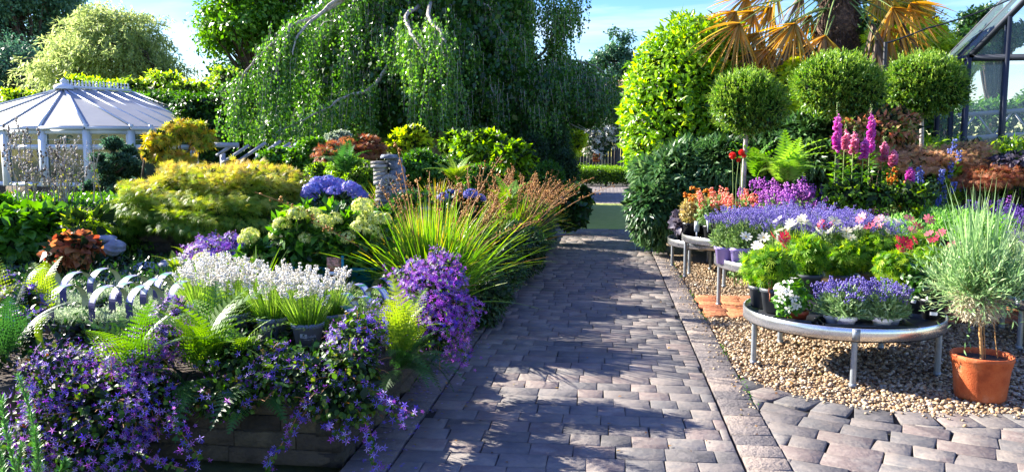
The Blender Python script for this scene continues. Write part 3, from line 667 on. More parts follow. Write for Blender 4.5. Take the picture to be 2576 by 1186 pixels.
P_campp = leafmat('pink_campanula_petal', ['#7634a4', '#9a4cbc', '#b868cc', '#d694e0'], .45, .5, nscale=4, namp=.4, tboost=1.3)  # pinker, paler petals, partly standing in for sunlight on the violet ones
P_lav = leafmat('lavender_petal', ['#54489c', '#7060b8', '#8f80c8', '#a8a0c4'], .3, .6, tboost=1.2)
P_lavd = leafmat('dark_lavender_petal', ['#2a1a5c', '#43287c', '#5c3a9a', '#7a52b0'], .3, .6, tboost=1.2)
P_white = leafmat('white_petal', ['#d8d4c0', '#ebe8da', '#f4f2ea'], .35, .6, tboost=1)
P_lavw = leafmat('white_lavender_petal', ['#cfc8b4', '#e8e4d8', '#f2f0ea', '#f8f7f4'], .3, .6, tboost=1)
P_hydb = leafmat('blue_hydrangea_petal', ['#4450a8', '#6a74c8', '#8f92d4', '#a884cc'], .3, .55, nscale=6, tboost=1.1)
P_hydl = leafmat('lime_hydrangea_petal', ['#a8b84a', '#c4d066', '#dae08a', '#e6e8a8'], .35, .55, nscale=9, tboost=1.1)
P_mauve = leafmat('mauve_petal', ['#8a3aa0', '#a850b8', '#c070cc', '#d898dc'], .35, .55, tboost=1.2)
P_pink = leafmat('foxglove_petal', ['#b8389a', '#cc50b0', '#dc74c4', '#e89ad4'], .4, .5, tboost=1.2)
P_pinkp = leafmat('pale_pink_petal', ['#c0587a', '#d8789a', '#e89ab4', '#f0b8c8'], .4, .5, tboost=1.2)
P_red = leafmat('red_petal', ['#8a1420', '#b02430', '#c83a48'], .35, .5, tboost=1.2)
P_scar = leafmat('scarlet_petal', ['#c81e0c', '#e0301a', '#e84a2a'], .35, .5, tboost=1.2)
P_or = leafmat('orange_petal', ['#d06a08', '#e08a10', '#e8a828'], .35, .5, tboost=1.1)
P_yel = leafmat('yellow_petal', ['#c8a010', '#e0bc20', '#ecd45a'], .35, .5, tboost=1.1)
P_bluef = leafmat('blue_salvia_petal', ['#4e5aa8', '#6a78c0', '#909cd0'], .35, .5, tboost=1.1)
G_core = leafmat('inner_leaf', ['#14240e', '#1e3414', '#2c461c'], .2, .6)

def bb(u, v, Y, ru, rv, ry=None):
    p = at(u, v, Y); k = Y/F*1.0
    return (p[0], p[1], p[2], ru*k, (ry if ry else ru*k*.85), rv*k)
def proj(p):
    d = np.asarray(p, float)-EYE; z = d@_F; return W/2+F*(d@_R)/z, H/2-F*(d@_U)/z
def shrub(name, label, cat, blobs, n, size, m, tp=LEAF, base=None, group=None, stems=8, stemr=.012, smat=None, zmin=None, core=.5, coresz=1.6, lo=.8, part='foliage', foliage_kw=None, lump=.14, extra=None, ls=3.0, coremat=None):
    B_ = np.asarray(blobs, float); c = (B_[:, :3]*B_[:, 3:4]).sum(0)/B_[:, 3].sum()
    if base is None: base = (c[0], c[1], max(0, (B_[:, 2]-B_[:, 5]).min()-.1))
    root = thing(name, label, cat, tuple(base), group)
    g = Geo(); p, nrm = blobpts(B_, n, lo=lo, zmin=zmin, lump=lump, ls=ls); leaves(g, p, nrm, size, tp, **(foliage_kw or {}))
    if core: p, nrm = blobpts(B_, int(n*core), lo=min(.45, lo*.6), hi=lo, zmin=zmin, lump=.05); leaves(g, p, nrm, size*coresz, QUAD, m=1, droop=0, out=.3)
    if extra: extra(g, B_)
    g.build(part, [m, coremat or G_core], root)
    if stems:
        g = Geo()
        for k in range(stems):
            b = B_[k % len(B_)]; e = b[:3]+rdir(1)[0]*b[3:]*.6; s_ = A(base, float)+A([rng.normal(0, .03), rng.normal(0, .03), 0])
            g.tube(arc(s_, e, .06*rng.random(), 6, .01), np.linspace(stemr, stemr*.35, 6), 5)
        g.build('stem', smat or M_bark, root)
    return root

def subblobs(blobs, n, r, lo=.5, hi=.95, flat=.7):
    B_ = np.asarray(blobs, float); k = rng.choice(len(B_), n, p=(B_[:, 3]**2)/(B_[:, 3]**2).sum()); d = rdir(n); q = rng.uniform(lo, hi, n)
    p = B_[k, :3]+d*B_[k, 3:]*q[:, None]; rr = r*rng.uniform(.6, 1.3, n)
    return np.column_stack([p, rr, rr, rr*flat])
def tree(name, label, blobs, base, n, size, m, tp=QUAD, nsub=60, rsub=.8, trunkr=.25, bark=None, group=None, kw=None, flat=.7, crownlo=.3, cat='tree', nl=None):
    root = thing(name, label, cat, tuple(base), group); B_ = np.asarray(blobs, float)
    S = subblobs(B_, nsub, rsub, flat=flat); g = Geo()
    p, nrm = blobpts(S, n, lo=crownlo, hi=1.05, lump=.25); leaves(g, p, nrm, size, tp, **(kw or {})); g.build('crown', m, root)
    g = Geo(); top = B_[B_[:, 2].argmax()][:3]; ctr = (B_[:, :3]).mean(0); fork = A(base)*.55+A([ctr[0], ctr[1], ctr[2]])*.45
    g.tube(arc(base, fork, 0, 7, .04), np.linspace(trunkr, trunkr*.7, 7), 8)
    for k in range(len(S) if nl is None else min(nl, len(S))):
        e = S[k][:3]; pth = arc(fork+A([0, 0, rng.uniform(0, .5)]), e, .12*np.linalg.norm(e-fork)*rng.random(), 8, .05*rsub); g.tube(pth, np.linspace(trunkr*.35, .012, 8), 5)
        for q in range(2): e2 = e+rdir(1)[0]*rsub*1.0; g.tube(arc(pth[5], e2, 0, 4, .03), [trunkr*.1, trunkr*.06, .01, .006], 4)
    g.build('trunk', bark or M_bark, root); return root

# ------------------------------------------------------------------ far trees and hedges
tree('oak_tree', 'large dark blue-green tree filling the upper left corner', [bb(60, 60, 52, 170, 110), bb(-80, 130, 50, 130, 130), bb(170, 70, 54, 80, 75), bb(40, -30, 52, 150, 60)], (-38, 50, 0), 42000, .22, G_oak, nsub=95, rsub=1.7, trunkr=.5)
tree('oak_tree', 'darker lower tree behind the left end of the bright hedge', [bb(20, 170, 40, 85, 60), bb(-70, 190, 40, 80, 60)], (-27, 40, 0), 14000, .17, G_blue, nsub=30, rsub=1.2, trunkr=.3)
def willow():
    base = (-20.5, 36, 0); root = thing('willow_tree', 'pale feathery willow rising behind the conservatory', 'tree', base)
    bl = [bb(270, 150, 36, 150, 75), bb(190, 180, 36, 100, 60), bb(370, 170, 36, 90, 70), bb(300, 80, 36, 110, 60), bb(240, 80, 36, 60, 45)]
    g = Geo(); p, nrm = blobpts(bl, 900, lo=.35, hi=1.0, lump=.2); tw = Geo()
    d = unit(nrm*.9+A([0, 0, .5])+rdir(len(p))*.5); L_ = rng.uniform(.8, 1.7, len(p)); s = np.linspace(0, 1, 26)
    C = p[:, None]+d[:, None]*L_[:, None, None]*s[None, :, None]+A([0, 0, -1.])*(L_[:, None]*.8*s[None]**2)[..., None]
    q = (C+rng.normal(0, .05, C.shape)).reshape(-1, 3); dd = unit(np.repeat(d, 26, 0)*.5+A([0, 0, -.6])+rdir(len(q))*.6)
    g.inst(QUADN, q, frames(dd), rng.uniform(.18, .3, len(q)), rng.uniform(.1, .9, len(q)))
    p, nrm = blobpts(bl, 16000, lo=.5, hi=1.0, lump=.2); leaves(g, p, nrm, .22, QUADN)
    g.build('crown', G_willow, root)
    for k in range(60): tw.tube(arc(A([base[0], base[1], 3.5]), C[k*14, 8], 1.0*rng.random(), 8, .08), np.linspace(.09, .012, 8), 4)
    tw.tube([base, (base[0], base[1], 3.6)], [.35, .25], 8); tw.build('trunk', M_bark, root)
willow()
tree('sycamore_tree', 'green tree with spreading bare limbs seen against the sky left of the birch', [bb(640, 60, 34, 150, 80), bb(560, 130, 34, 90, 60), bb(740, 90, 34, 100, 90), bb(520, 50, 34, 50, 45), bb(650, -40, 34, 160, 60), bb(820, 60, 34, 90, 90)], tuple(at(690, 300, 34)*A([1, 1, 0])), 24000, .2, G_mid, nsub=110, rsub=.75, trunkr=.3, kw=dict(tlo=.3, thi=1))
tree('slender_tree', 'small conical tree standing against the sky beyond the path', [bb(1545, 110, 48, 26, 40), bb(1530, 160, 48, 45, 45), bb(1580, 125, 48, 22, 40), bb(1575, 180, 48, 45, 45), bb(1550, 230, 48, 50, 40)], tuple(at(1550, 380, 48)*A([1, 1, 0])), 11000, .18, G_oak, nsub=60, rsub=.55, trunkr=.16, kw=dict(tlo=.1, thi=.7), crownlo=.2)
shrub('blossom_tree', 'pale pink blossom bush below the slender conical tree', 'bush', [bb(1560, 250, 46, 45, 38), bb(1535, 235, 46, 25, 25)], 5000, .2, leafmat('blossom', ['#8a8a6a', '#c8b0a0', '#e0ccc4'], .3), QUAD, stems=6, stemr=.05)
# far belt of trees closing the horizon
far_lab = ['distant grey-green tree beyond the hedge, first beyond the roof finial', 'distant broad tree hidden largely by the sycamore', 'distant tree behind the birch crown', 'distant dark tree seen right of the palm', 'distant tree behind the palm fronds', 'distant tree beside the greenhouse roof']
for k, (u, v, Y, r) in enumerate([(420, 250, 60, 70), (620, 250, 60, 120), (1000, 200, 60, 150), (2380, 110, 30, 80), (2200, 60, 26, 120), (2500, 60, 34, 70)]):
    tree('distant_tree', far_lab[k], [bb(u, v, Y, r, r*.7), bb(u+r*.6, v+30, Y, r*.7, r*.5), bb(u-r*.6, v+35, Y, r*.6, r*.5)], tuple(at(u, 330, Y)*A([1, 1, 0])), 9000, .16 if Y < 40 else .3, G_dark if k > 2 else G_oak, nsub=36, rsub=r*Y/F*.3, trunkr=.25, group='distant trees', kw=dict(tlo=.1, thi=.9))
def hedge(name, label, p0, p1, th, z0, z1, n, size, m, tp=LEAF, group=None, wob=.15, kw=None, topfn=None):
    p0 = A(p0, float); p1 = A(p1, float); L_ = np.linalg.norm(p1-p0); d = (p1-p0)/L_; nn = A([d[1], -d[0]])
    root = thing(name, label, 'hedge', (*(p0+p1)/2, 0), group); g = Geo()
    for lay, (sz, nn_, ins, mi) in enumerate(((size, n, 0, 0), (size*1.8, int(n*.45), .22, 1))):
        s = rng.random(nn_)*L_; top = z1+(topfn(s/L_) if topfn else 0)+wob*np.sin(s*1.7)*.6+wob*np.sin(s*4.1+1)*.4
        w_ = rng.random(nn_); onT = w_ < th/(th+(z1-z0)*1.6)
        z = np.where(onT, top-ins, z0+(top-z0-ins)*rng.random(nn_)); off = np.where(onT, rng.uniform(-th/2, th/2, nn_), (th/2-ins*.5)*np.where(rng.random(nn_) < .72, 1, -1))
        off = off+rng.normal(0, .09, nn_)+wob*.8*np.sin(s*2.3+z*2.1); z = z+rng.normal(0, .07, nn_)
        P = np.column_stack([p0[0]+d[0]*s+nn[0]*off, p0[1]+d[1]*s+nn[1]*off, z]); nr = np.where(onT[:, None], A([0, 0, 1.]), np.column_stack([nn[0]*np.sign(off), nn[1]*np.sign(off), np.zeros(nn_)])+A([0, 0, .25]))
        leaves(g, P, unit(nr), sz, tp if lay == 0 else QUAD, m=mi, **(kw or {}))
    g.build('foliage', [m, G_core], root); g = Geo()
    for k in range(int(L_/1.2)): q = p0+d*(k+.5)*1.2; g.tube([[*q, 0], [q[0]+rng.normal(0, .1), q[1], z1*.8]], [.05, .02], 5)
    g.build('stem', M_bark, root); return root
a, b = at(-160, 0, 33), at(590, 0, 30)
hedge('laurel_hedge', 'long bright green hedge behind the conservatory roof', a[:2], b[:2], 1.6, 0, 4.1, 30000, .17, leafmat('hedge_leaf', ['#5a8a1c', '#84ac2a', '#aed03c', '#cce060'], .5, .35, .5), wob=.4, kw=dict(tlo=.1, thi=1), topfn=lambda s: np.where(s < .5, -.35, .2))
hedge('ivy_hedge', 'darker hedge sloping down between the conservatory and the birch', at(330, 0, 26)[:2], at(640, 0, 24)[:2], 1.4, 0, 3.3, 16000, .13, G_mid, wob=.3, kw=dict(tlo=0, thi=.7))
hedge('dark_hedge', 'deep shaded hedge standing behind the birch trunk', (-17, 29), (-2.6, 28), 1.5, 0, 3.3, 24000, .13, G_dark, wob=.35)
hedge('boundary_hedge', 'dark green hedge seen through the greenhouse glass', (5.5, 21), (20, 19), 1.4, 0, 2.7, 16000, .14, G_mid, wob=.3)
hedge('box_hedge', 'low clipped hedge crossing the end of the path', (-1.9, 37), (1.3, 37), 1.0, .22, .80, 12000, .06, G_laurel, wob=.02, kw=dict(tlo=.1, thi=.8))
hedge('shrub_hedge', 'bright leafy shrub bank in front of the greenhouse', (4.6, 12.8), (8.4, 12.4), 1.3, 0, 1.5, 16000, .11, G_laurel, LEAFN, wob=.25, kw=dict(tlo=.1, thi=.9))
hedge('mixed_hedge', 'mixed green shrub bank behind the clipped standards', (2.4, 15.5), (5.5, 15.2), 1.5, 0, 2.9, 20000, .1, G_mid, wob=.5)
shrub('climbing_rose', 'climbing rose with cream flowers on the far fence', 'climbing rose', [bb(1480, 330, 41, 45, 40, 1), bb(1535, 330, 41, 40, 45, 1), bb(1500, 370, 41, 40, 30, .8)], 4200, .13, G_dark, QUAD, stems=10, stemr=.02, lo=.4, core=.2,
      extra=lambda g, B_: leaves(g, *blobpts(B_, 330, lo=.8), .15, star_tp(5, w_=.5), m=1), coremat=P_white)
shrub('yellow_shrub', 'golden shrub glowing at the path end left of the fence', 'shrub', [bb(1428, 330, 30, 28, 30), bb(1450, 350, 30, 25, 25), bb(1420, 385, 30, 35, 35)], 5000, .12, G_lime, QUAD, foliage_kw=dict(tlo=.5, thi=1))
shrub('yew_bush', 'dark rounded yew in the shade beside the far path', 'bush', [bb(1370, 370, 19, 70, 75), bb(1420, 430, 18, 40, 60), bb(1330, 400, 18, 60, 70)], 16000, .06, G_dark, QUADN, lump=.06)
shrub('hosta_plant', 'broad dark leaves overhanging the left edge of the far path', 'plant', [bb(1455, 500, 15, 28, 28), bb(1440, 535, 13.5, 35, 30)], 900, .12, G_dark, OVAL, stems=5)
shrub('low_evergreen', 'low dark bush behind the farthest rush clump', 'bush', [bb(1370, 460, 17, 60, 50), bb(1430, 450, 19, 28, 36)], 9000, .05, G_mid, QUAD)

# ------------------------------------------------------------------ weeping birch
def birch():
    K_ = 1.25; C0 = A([-4.85, 21.6, 0]); root = thing('weeping_birch', 'huge weeping birch hanging in green curtains beside the path', 'tree', tuple(C0))
    tr = Geo(); tb = at(1092, 402, 16.6*K_)*A([1, 1, 0]); C0t = A([tb[0], tb[1], 0])
    tr.tube([C0t, C0t+A([.02, 0, 1.5]), C0t+A([-.04, .05, 3.6]), C0t+A([0, 0, 6]), C0t+A([.05, 0, 9.5])], [.25, .19, .17, .15, .06], 10)
    def pl(l, r0=.06): p = A([at(*q) for q in l]); 
    limbs = [[(1085, 0, 16.6), (900, -20, 15.6), (800, 42, 14.8), (735, 60, 14.4), (690, 105, 14.2), (640, 150, 14.1), (595, 215, 14), (570, 290, 14)],
             [(1088, 40, 16.6), (1000, 130, 15), (930, 230, 14.2), (860, 245, 14), (800, 285, 13.9), (700, 330, 13.8)],
             [(1090, -10, 16.6), (1015, 40, 14.6), (1035, 88, 13.9), (1058, 120, 13.7), (1066, 170, 13.6), (1050, 230, 13.6)],
             [(1058, 120, 13.7), (1075, 160, 13.6), (1090, 205, 13.5)],
             [(1080, -20, 16.6), (1080, 50, 14), (1108, 80, 13.6), (1125, 120, 13.5), (1115, 165, 13.5)],
             [(1100, 10, 16.6), (1250, -40, 16.8), (1400, -30, 17), (1450, 20, 17), (1462, 80, 17)],
             [(1100, 160, 16.6), (1220, 200, 17), (1325, 168, 17.4), (1385, 145, 17.6), (1440, 150, 17.8), (1500, 165, 18), (1545, 210, 18), (1560, 280, 18)],
             [(1325, 165, 17.4), (1370, 130, 17.4), (1395, 80, 17.3), (1412, 20, 17.2)],
             [(735, 60, 14.4), (722, 90, 14.2), (700, 150, 14), (690, 200, 13.9)], [(900, -20, 15.6), (830, 10, 15), (745, 90, 14.2), (735, 140, 14)]]
    for l in limbs:
        p = A([at(q[0], q[1], q[2]*K_) for q in l]); s = np.linspace(0, len(p)-1, 4*len(p)); i = np.minimum(s.astype(int), len(p)-2); f = (s-i)[:, None]; p = p[i]*(1-f)+p[i+1]*f
        p[1:-1] = (p[:-2]+p[1:-1]*2+p[2:])/4; p = p+rng.normal(0, .015, p.shape); tr.tube(p, np.linspace(.055, .014, len(p)), 6)
    # drapes of hanging twigs
    Pt = []; Ln = []; col = []
    def drape(c, n, sg, ln, tt):
        for _ in range(n): Pt.append(c+A([*rng.normal(0, sg, 2), rng.normal(0, sg*.6)])); Ln.append(ln*rng.uniform(.5, 1.15)); col.append(tt)
    surf = lambda r: 2.3+4.9*(1-np.clip(r/5.45, 0, 1)**2.3)
    pv_u = [1325, 1345, 1400, 1470, 1520, 1560, 1580]; pv_v = [165, 158, 150, 160, 185, 240, 290]
    def ok_pt(c, pad=0):
        u, v = proj(c)
        return not (u > 1572 or u < 548 or (u > 1322 and v < np.interp(u, pv_u, pv_v)+5)), (1.8 if u < 1430 else 2.4)
    for q in range(120):      # arching boughs, each carrying short hanging curtains in a tier of its own
        az = rng.uniform(0, 2*PI); Rb = rng.uniform(2.6, 5.5); ze = surf(Rb)-rng.random()*1.6; zs = min(ze+rng.uniform(1.2, 3.0), 8.5)
        s0 = A([C0[0], C0[1], zs]); e0 = A([C0[0]+Rb*math.cos(az), C0[1]+Rb*.78*math.sin(az), ze]); pth = arc(s0, e0, rng.uniform(.15, .45), 14, .05)
        if q % 3 == 0 and ok_pt(e0)[0] and ok_pt(pth[9])[0]: tr.tube(pth, np.linspace(.05, .01, 14), 5)
        for j in range(4, 14):
            for _ in range(2 if j > 9 else 1):
                c = pth[j]+A([*rng.normal(0, .12, 2), 0]); g_, zb = ok_pt(c)
                if g_ and c[2] > zb+.3: drape(c, 9, .15, min(c[2]-zb, rng.uniform(.6, 1.5)), rng.uniform(-.15, .15))
    # outer left edge and tiers
    for l in (limbs[0][2:], limbs[1][1:], limbs[2][1:], limbs[4][1:], limbs[6][2:], limbs[7], limbs[8]):
        for j in range(len(l)-1):
            for q in range(5):
                s = rng.random(); c = at(l[j][0], l[j][1], l[j][2]*K_)*(1-s)+at(l[j+1][0], l[j+1][1], l[j+1][2]*K_)*s; u, v = proj(c); zb = 1.85 if u < 1400 else 2.45
                drape(c, 7, .17, max(.3, min(c[2]-zb, rng.uniform(.6, 1.9))), .1)
    for q in range(26):
        c = at(rng.uniform(1345, 1455), rng.uniform(-40, 30), 21.3+rng.normal(0, .4)); drape(c, 6, .13, rng.uniform(.4, 1.0), .1)
    for q in range(9): c = at(rng.uniform(1335, 1400), rng.uniform(70, 130), 21.6); drape(c, 4, .11, .5, .1)
    for q in range(110):      # heavier drooping skirt over the path, leaf tone darkened to carry the crown's shade
        u = rng.uniform(1290, 1562); c = at(u, np.interp(u, pv_u, pv_v)+rng.uniform(4, 90), rng.uniform(19.3, 23)); ln = c[2]-rng.uniform(2.3, 2.7)
        if ln > .2: drape(c, 9, .16, ln, -.1)
    Pt = A(Pt); Ln = A(Ln); col = A(col); K = 64; lf = Geo()
    sway = rng.normal(0, .10, (len(Pt), 2)); rel = Pt[:, :2]-C0[:2]; sway += .10*rel/(np.linalg.norm(rel, axis=1)[:, None]+.1)
    s = np.linspace(0.02, 1, K)
    keep = (s[None]*0+np.arange(K)[None]) < (Ln[:, None]*26)
    sp = np.arange(K)[None]/26.0*np.ones((len(Pt), 1))
    Cx = Pt[:, None]+np.concatenate([sway[:, None]*sp[..., None], -sp[..., None]], -1)
    Cp = Cx[keep]; n = len(Cp)
    tt = np.clip(np.repeat(col, keep.sum(1))+rng.uniform(.15, .85, n), 0, 1)
    d = unit(A([0, 0, -.9])+rdir(n)*.75); lf.inst(QUAD_B, Cp+rng.normal(0, .035, (n, 3)), frames(d, rdir(n)), rng.uniform(.058, .095, n), tt)
    # larger inner leaves added to block light, coloured darker for shade
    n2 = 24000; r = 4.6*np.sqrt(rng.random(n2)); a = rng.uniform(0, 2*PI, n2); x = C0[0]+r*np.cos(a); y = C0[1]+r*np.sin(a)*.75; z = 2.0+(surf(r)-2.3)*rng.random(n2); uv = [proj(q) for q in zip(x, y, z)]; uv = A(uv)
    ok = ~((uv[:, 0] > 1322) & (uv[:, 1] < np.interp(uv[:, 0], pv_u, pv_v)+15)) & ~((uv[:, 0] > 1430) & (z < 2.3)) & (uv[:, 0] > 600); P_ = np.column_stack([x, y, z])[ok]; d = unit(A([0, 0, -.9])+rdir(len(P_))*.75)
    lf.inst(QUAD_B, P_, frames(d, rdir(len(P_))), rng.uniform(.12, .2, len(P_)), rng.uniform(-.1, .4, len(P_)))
    n3 = 16000; d3 = rdir(n3); P_ = A([C0[0], C0[1], 8.0])+d3*A([3.6, 3.0, 2.4])*rng.uniform(.3, 1, (n3, 1))**.6
    lf.inst(QUAD_B, P_, frames(unit(A([0, 0, -.9])+rdir(n3)*.75), rdir(n3)), rng.uniform(.12, .2, n3), rng.uniform(0, .7, n3))
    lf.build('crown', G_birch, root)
    for k in range(0, len(Pt), 2):
        e = Pt[k]+A([*sway[k]*Ln[k], -Ln[k]]); tr.tube([Pt[k], (Pt[k]+e)/2, e], [.006, .004, .002], 3, cap=False)
    tr.build('trunk', M_barkg, root)
    print('birch leaves', n)
QUAD_B = quad_tp(.36, .1, .4)
birch()

# ------------------------------------------------------------------ right middle distance
shrub('laurel_dome', 'tall bright glossy laurel clipped into a dome right of the path', 'laurel bush', [bb(1730, 300, 14.4, 163, 250, 1.2), bb(1775, 270, 14.6, 130, 215, 1.2)], 24000, .12, G_laurel, leaf_tp(.2, .07, .15), lump=.045, ls=6, foliage_kw=dict(droop=.1, tlo=.0, thi=1, sv=.45), zmin=0, stems=14, stemr=.04)
def bamboo(name, label, blobs, n, size=.15):
    shrub(name, label, 'bamboo', blobs, n, size, G_sasa, LEAFN, foliage_kw=dict(droop=.35, out=.9, jit=.55), stems=24, stemr=.006, smat=M_stem, zmin=0.02)
bamboo('dwarf_bamboo', 'dark leafy dwarf bamboo bulging over the right edge of the path', [bb(1700, 480, 12.8, 110, 105, .9), bb(1650, 530, 12.3, 60, 75, .5), bb(1770, 440, 13.4, 110, 85, .9), bb(1830, 430, 12.6, 100, 75), bb(1760, 520, 12.4, 80, 60)], 20000)
bamboo('dwarf_bamboo', 'dark leafy dwarf bamboo behind the bright fern', [bb(1960, 360, 12.8, 90, 50), bb(2050, 345, 12.4, 80, 45), bb(1920, 420, 12.5, 80, 60), bb(2060, 410, 12, 80, 50)], 9000)
shrub('golden_shrub', 'yellow-green leafy shrub between the first two clipped standards', 'shrub', [bb(1990, 230, 13.6, 45, 70), bb(2010, 290, 13.4, 50, 40)], 4500, .09, G_lime, OVAL, foliage_kw=dict(tlo=.5, thi=1))
shrub('yellow_maple', 'yellow-green maple behind the palm trunk', 'maple', [bb(2290, 120, 17, 110, 60), bb(2230, 180, 17, 90, 50), bb(2370, 160, 17, 80, 50)], 8000, .13, G_lime, MAPLE, foliage_kw=dict(tlo=.3, thi=.9), lo=.4, core=.3)
shrub('orange_shrub', 'orange-leaved tree top peeping above the palm at the top edge', 'tree', [bb(2240, 15, 19, 50, 35), bb(2300, 30, 19, 40, 30)], 2500, .13, G_orange, MAPLE, lo=.3, core=.2)

topi_lab = ['clipped ball standard nearest the path, on a pale bare stem', 'broadest clipped ball standard, in the middle below the palm', 'clipped ball standard with a grey stem in front of the greenhouse']
for k, (u, v, Y, ru, rv, us, vs) in enumerate([(1882, 262, 11.2, 92, 80, 1866, 470), (2107, 218, 11.6, 112, 80, 2112, 470), (2325, 218, 12.2, 100, 78, 2312, 470)]):
    b = bb(u, v, Y, ru*.86, rv*.84); bs = at(us, vs, Y); root = thing('topiary_standard', topi_lab[k], 'topiary', (bs[0], bs[1], 0), 'clipped ball standards')
    g = Geo(); bl = [b, (b[0], b[1], b[2]+b[5]*.1, b[3]*.9, b[4], b[5]*.98), (b[0]+b[3]*.25, b[1]-b[4]*.3, b[2]-b[5]*.15, b[3]*.8, b[4]*.7, b[5]*.8), (b[0]-b[3]*.3, b[1]-b[4]*.2, b[2]+b[5]*.2, b[3]*.72, b[4]*.7, b[5]*.78)]
    p, nr = blobpts(bl, 9000, lo=.8, hi=1.03, lump=.16, ls=7); leaves(g, p, nr, .05, quad_tp(.2), droop=0, out=1, tlo=0, thi=.8)
    # young shoots
    p, nr = blobpts(bl, 1500, lo=.95, hi=1.03, lump=.13, ls=7); d = unit(nr*.7+A([0, 0, .8])+rdir(len(p))*.25)
    Ls_ = rng.uniform(.3, 1.2, (len(p), 1))
    for q in range(8): g.inst(QUADN, p+d*.013*q*Ls_, frames(d+rdir(len(p))*.7), .035, rng.uniform(.4, 1, len(p)))
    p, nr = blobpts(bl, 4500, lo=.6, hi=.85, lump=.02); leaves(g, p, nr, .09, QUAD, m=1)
    g.build('crown', [G_topi, G_core], root)
    g = Geo(); g.tube(arc([bs[0], bs[1], 0], [b[0], b[1], b[2]], 0, 8, .008), np.linspace(.035, .03, 8), 8)
    for q in range(14): g.tube([[b[0], b[1], b[2]-b[5]*.6], A(b[:3])+rdir(1)[0]*A(b[3:])*.8], [.015, .004], 4)
    g.build('trunk', M_barkg, root)

# palm
def palm():
    c = at(2105, 100, 15); X, Y = c[0], c[1]; zt = at(2105, -70, 15)[2]
    root = thing('fan_palm', 'tall fan palm with a shaggy trunk and hanging yellow fronds', 'palm', (X, Y, 0))
    g = Geo(); zz = np.linspace(0, zt, 30); rr = .24+.035*np.sin(zz*7)+.02*rng.random(30)+np.where(zz > 3.6, .06, 0)
    g.tube(np.column_stack([X+.02*np.sin(zz), np.full(30, Y), zz]), rr, 14)
    p = np.column_stack([rng.uniform(0, 2*PI, 3800), rng.uniform(1.2, zt, 3800)]); P = np.column_stack([X+.27*np.cos(p[:, 0]), Y+.27*np.sin(p[:, 0]), p[:, 1]])
    d = unit(np.column_stack([np.cos(p[:, 0]), np.sin(p[:, 0]), -rng.uniform(.2, 2.5, 3800)])); g.inst(NEEDLE, P, frames(d), rng.uniform(.08, .24, 3800), 1)
    p = rng.uniform(0, 1, (260, 2)); P = np.column_stack([X+.26*np.cos(p[:, 0]*2*PI), Y+.26*np.sin(p[:, 0]*2*PI), 2.2+p[:, 1]*(zt-2.2)]); d = unit(np.column_stack([np.cos(p[:, 0]*2*PI), np.sin(p[:, 0]*2*PI), np.full(260, 1.2)]))
    g.inst(quad_tp(.2, .1), P, frames(d), .16, .3); g.build('trunk', mat('palm_fibre', '#4a3a30', .95, ramp=['#2c221e', '#5a463a', '#8a6e5a'], nscale=16, bump=2, bscale=30), root)
    hub = A([X, Y, zt])
    fans = [(1895, 30, 0), (1860, 60, 0), (1905, 85, 0), (1940, 20, 0), (1965, 70, 0), (1925, 125, 0), (1985, 110, 2), (2035, 110, 1), (2040, 40, 0), (2075, 90, 0), (1950, -30, 0), (2020, -20, 2), (2195, 60, 2), (2205, 100, 2), (2245, 20, 0), (2270, 60, 2), (2215, -30, 0), (1850, 30, 0), (1975, 150, 2), (1915, 165, 0), (1945, 95, 2), (2230, 70, 0), (1890, 120, 2), (2010, 90, 0),  (1880, -10, 0), (2060, 160, 0), (2000, 60, 0), (2290, 10, 0)]
    for k, (u, v, kind) in enumerate(fans):
        c = at(u, v, 14.3+rng.uniform(-.9, .9)); d0 = unit(c-hub); down = unit(A([d0[0]*.75, d0[1]*.4, -.75 if kind != 2 else -1.6]))
        g = Geo(); n = 26; Lf = rng.uniform(.55, .78)*(1.0 if kind != 2 else .9); a = np.linspace(-1.1, 1.1, n)*(1 if kind != 2 else .35)+rng.normal(0, .05, n); side = unit(np.cross(down, A([0.2, 1, .1])))
        nn = np.cross(side, down); dd = down[None]*np.cos(a)[:, None]+side[None]*np.sin(a)[:, None]+nn[None]*rng.normal(0, .12, n)[:, None]
        tt = {0: rng.uniform(.35, .95, n), 1: rng.uniform(0, .5, n), 2: rng.uniform(.0, .3, n)}[kind]
        blades(g, np.repeat(c[None], n, 0), dd, Lf*(1-.15*np.abs(a)/1.4)*rng.uniform(.85, 1.1, n), .05 if kind != 2 else .035, rng.uniform(.25, .75, n), seg=5, t=tt, tg=.0, taper=.5)
        fo = g.build('frond', {0: G_palm, 1: G_palmg, 2: G_dead}[kind] if kind != 2 else G_palmdead, root)
        g = Geo(); g.tube(arc(hub+A([0, 0, -.15-.02*k]), c, .12, 8), np.linspace(.018, .008, 8), 4); g.build('petiole', M_stem, root)
G_palmdead = leafmat('dead_palm_frond', ['#6a5a4a', '#9a8468', '#c0aa8c', '#d8c8ae'], .3, .7)
palm()

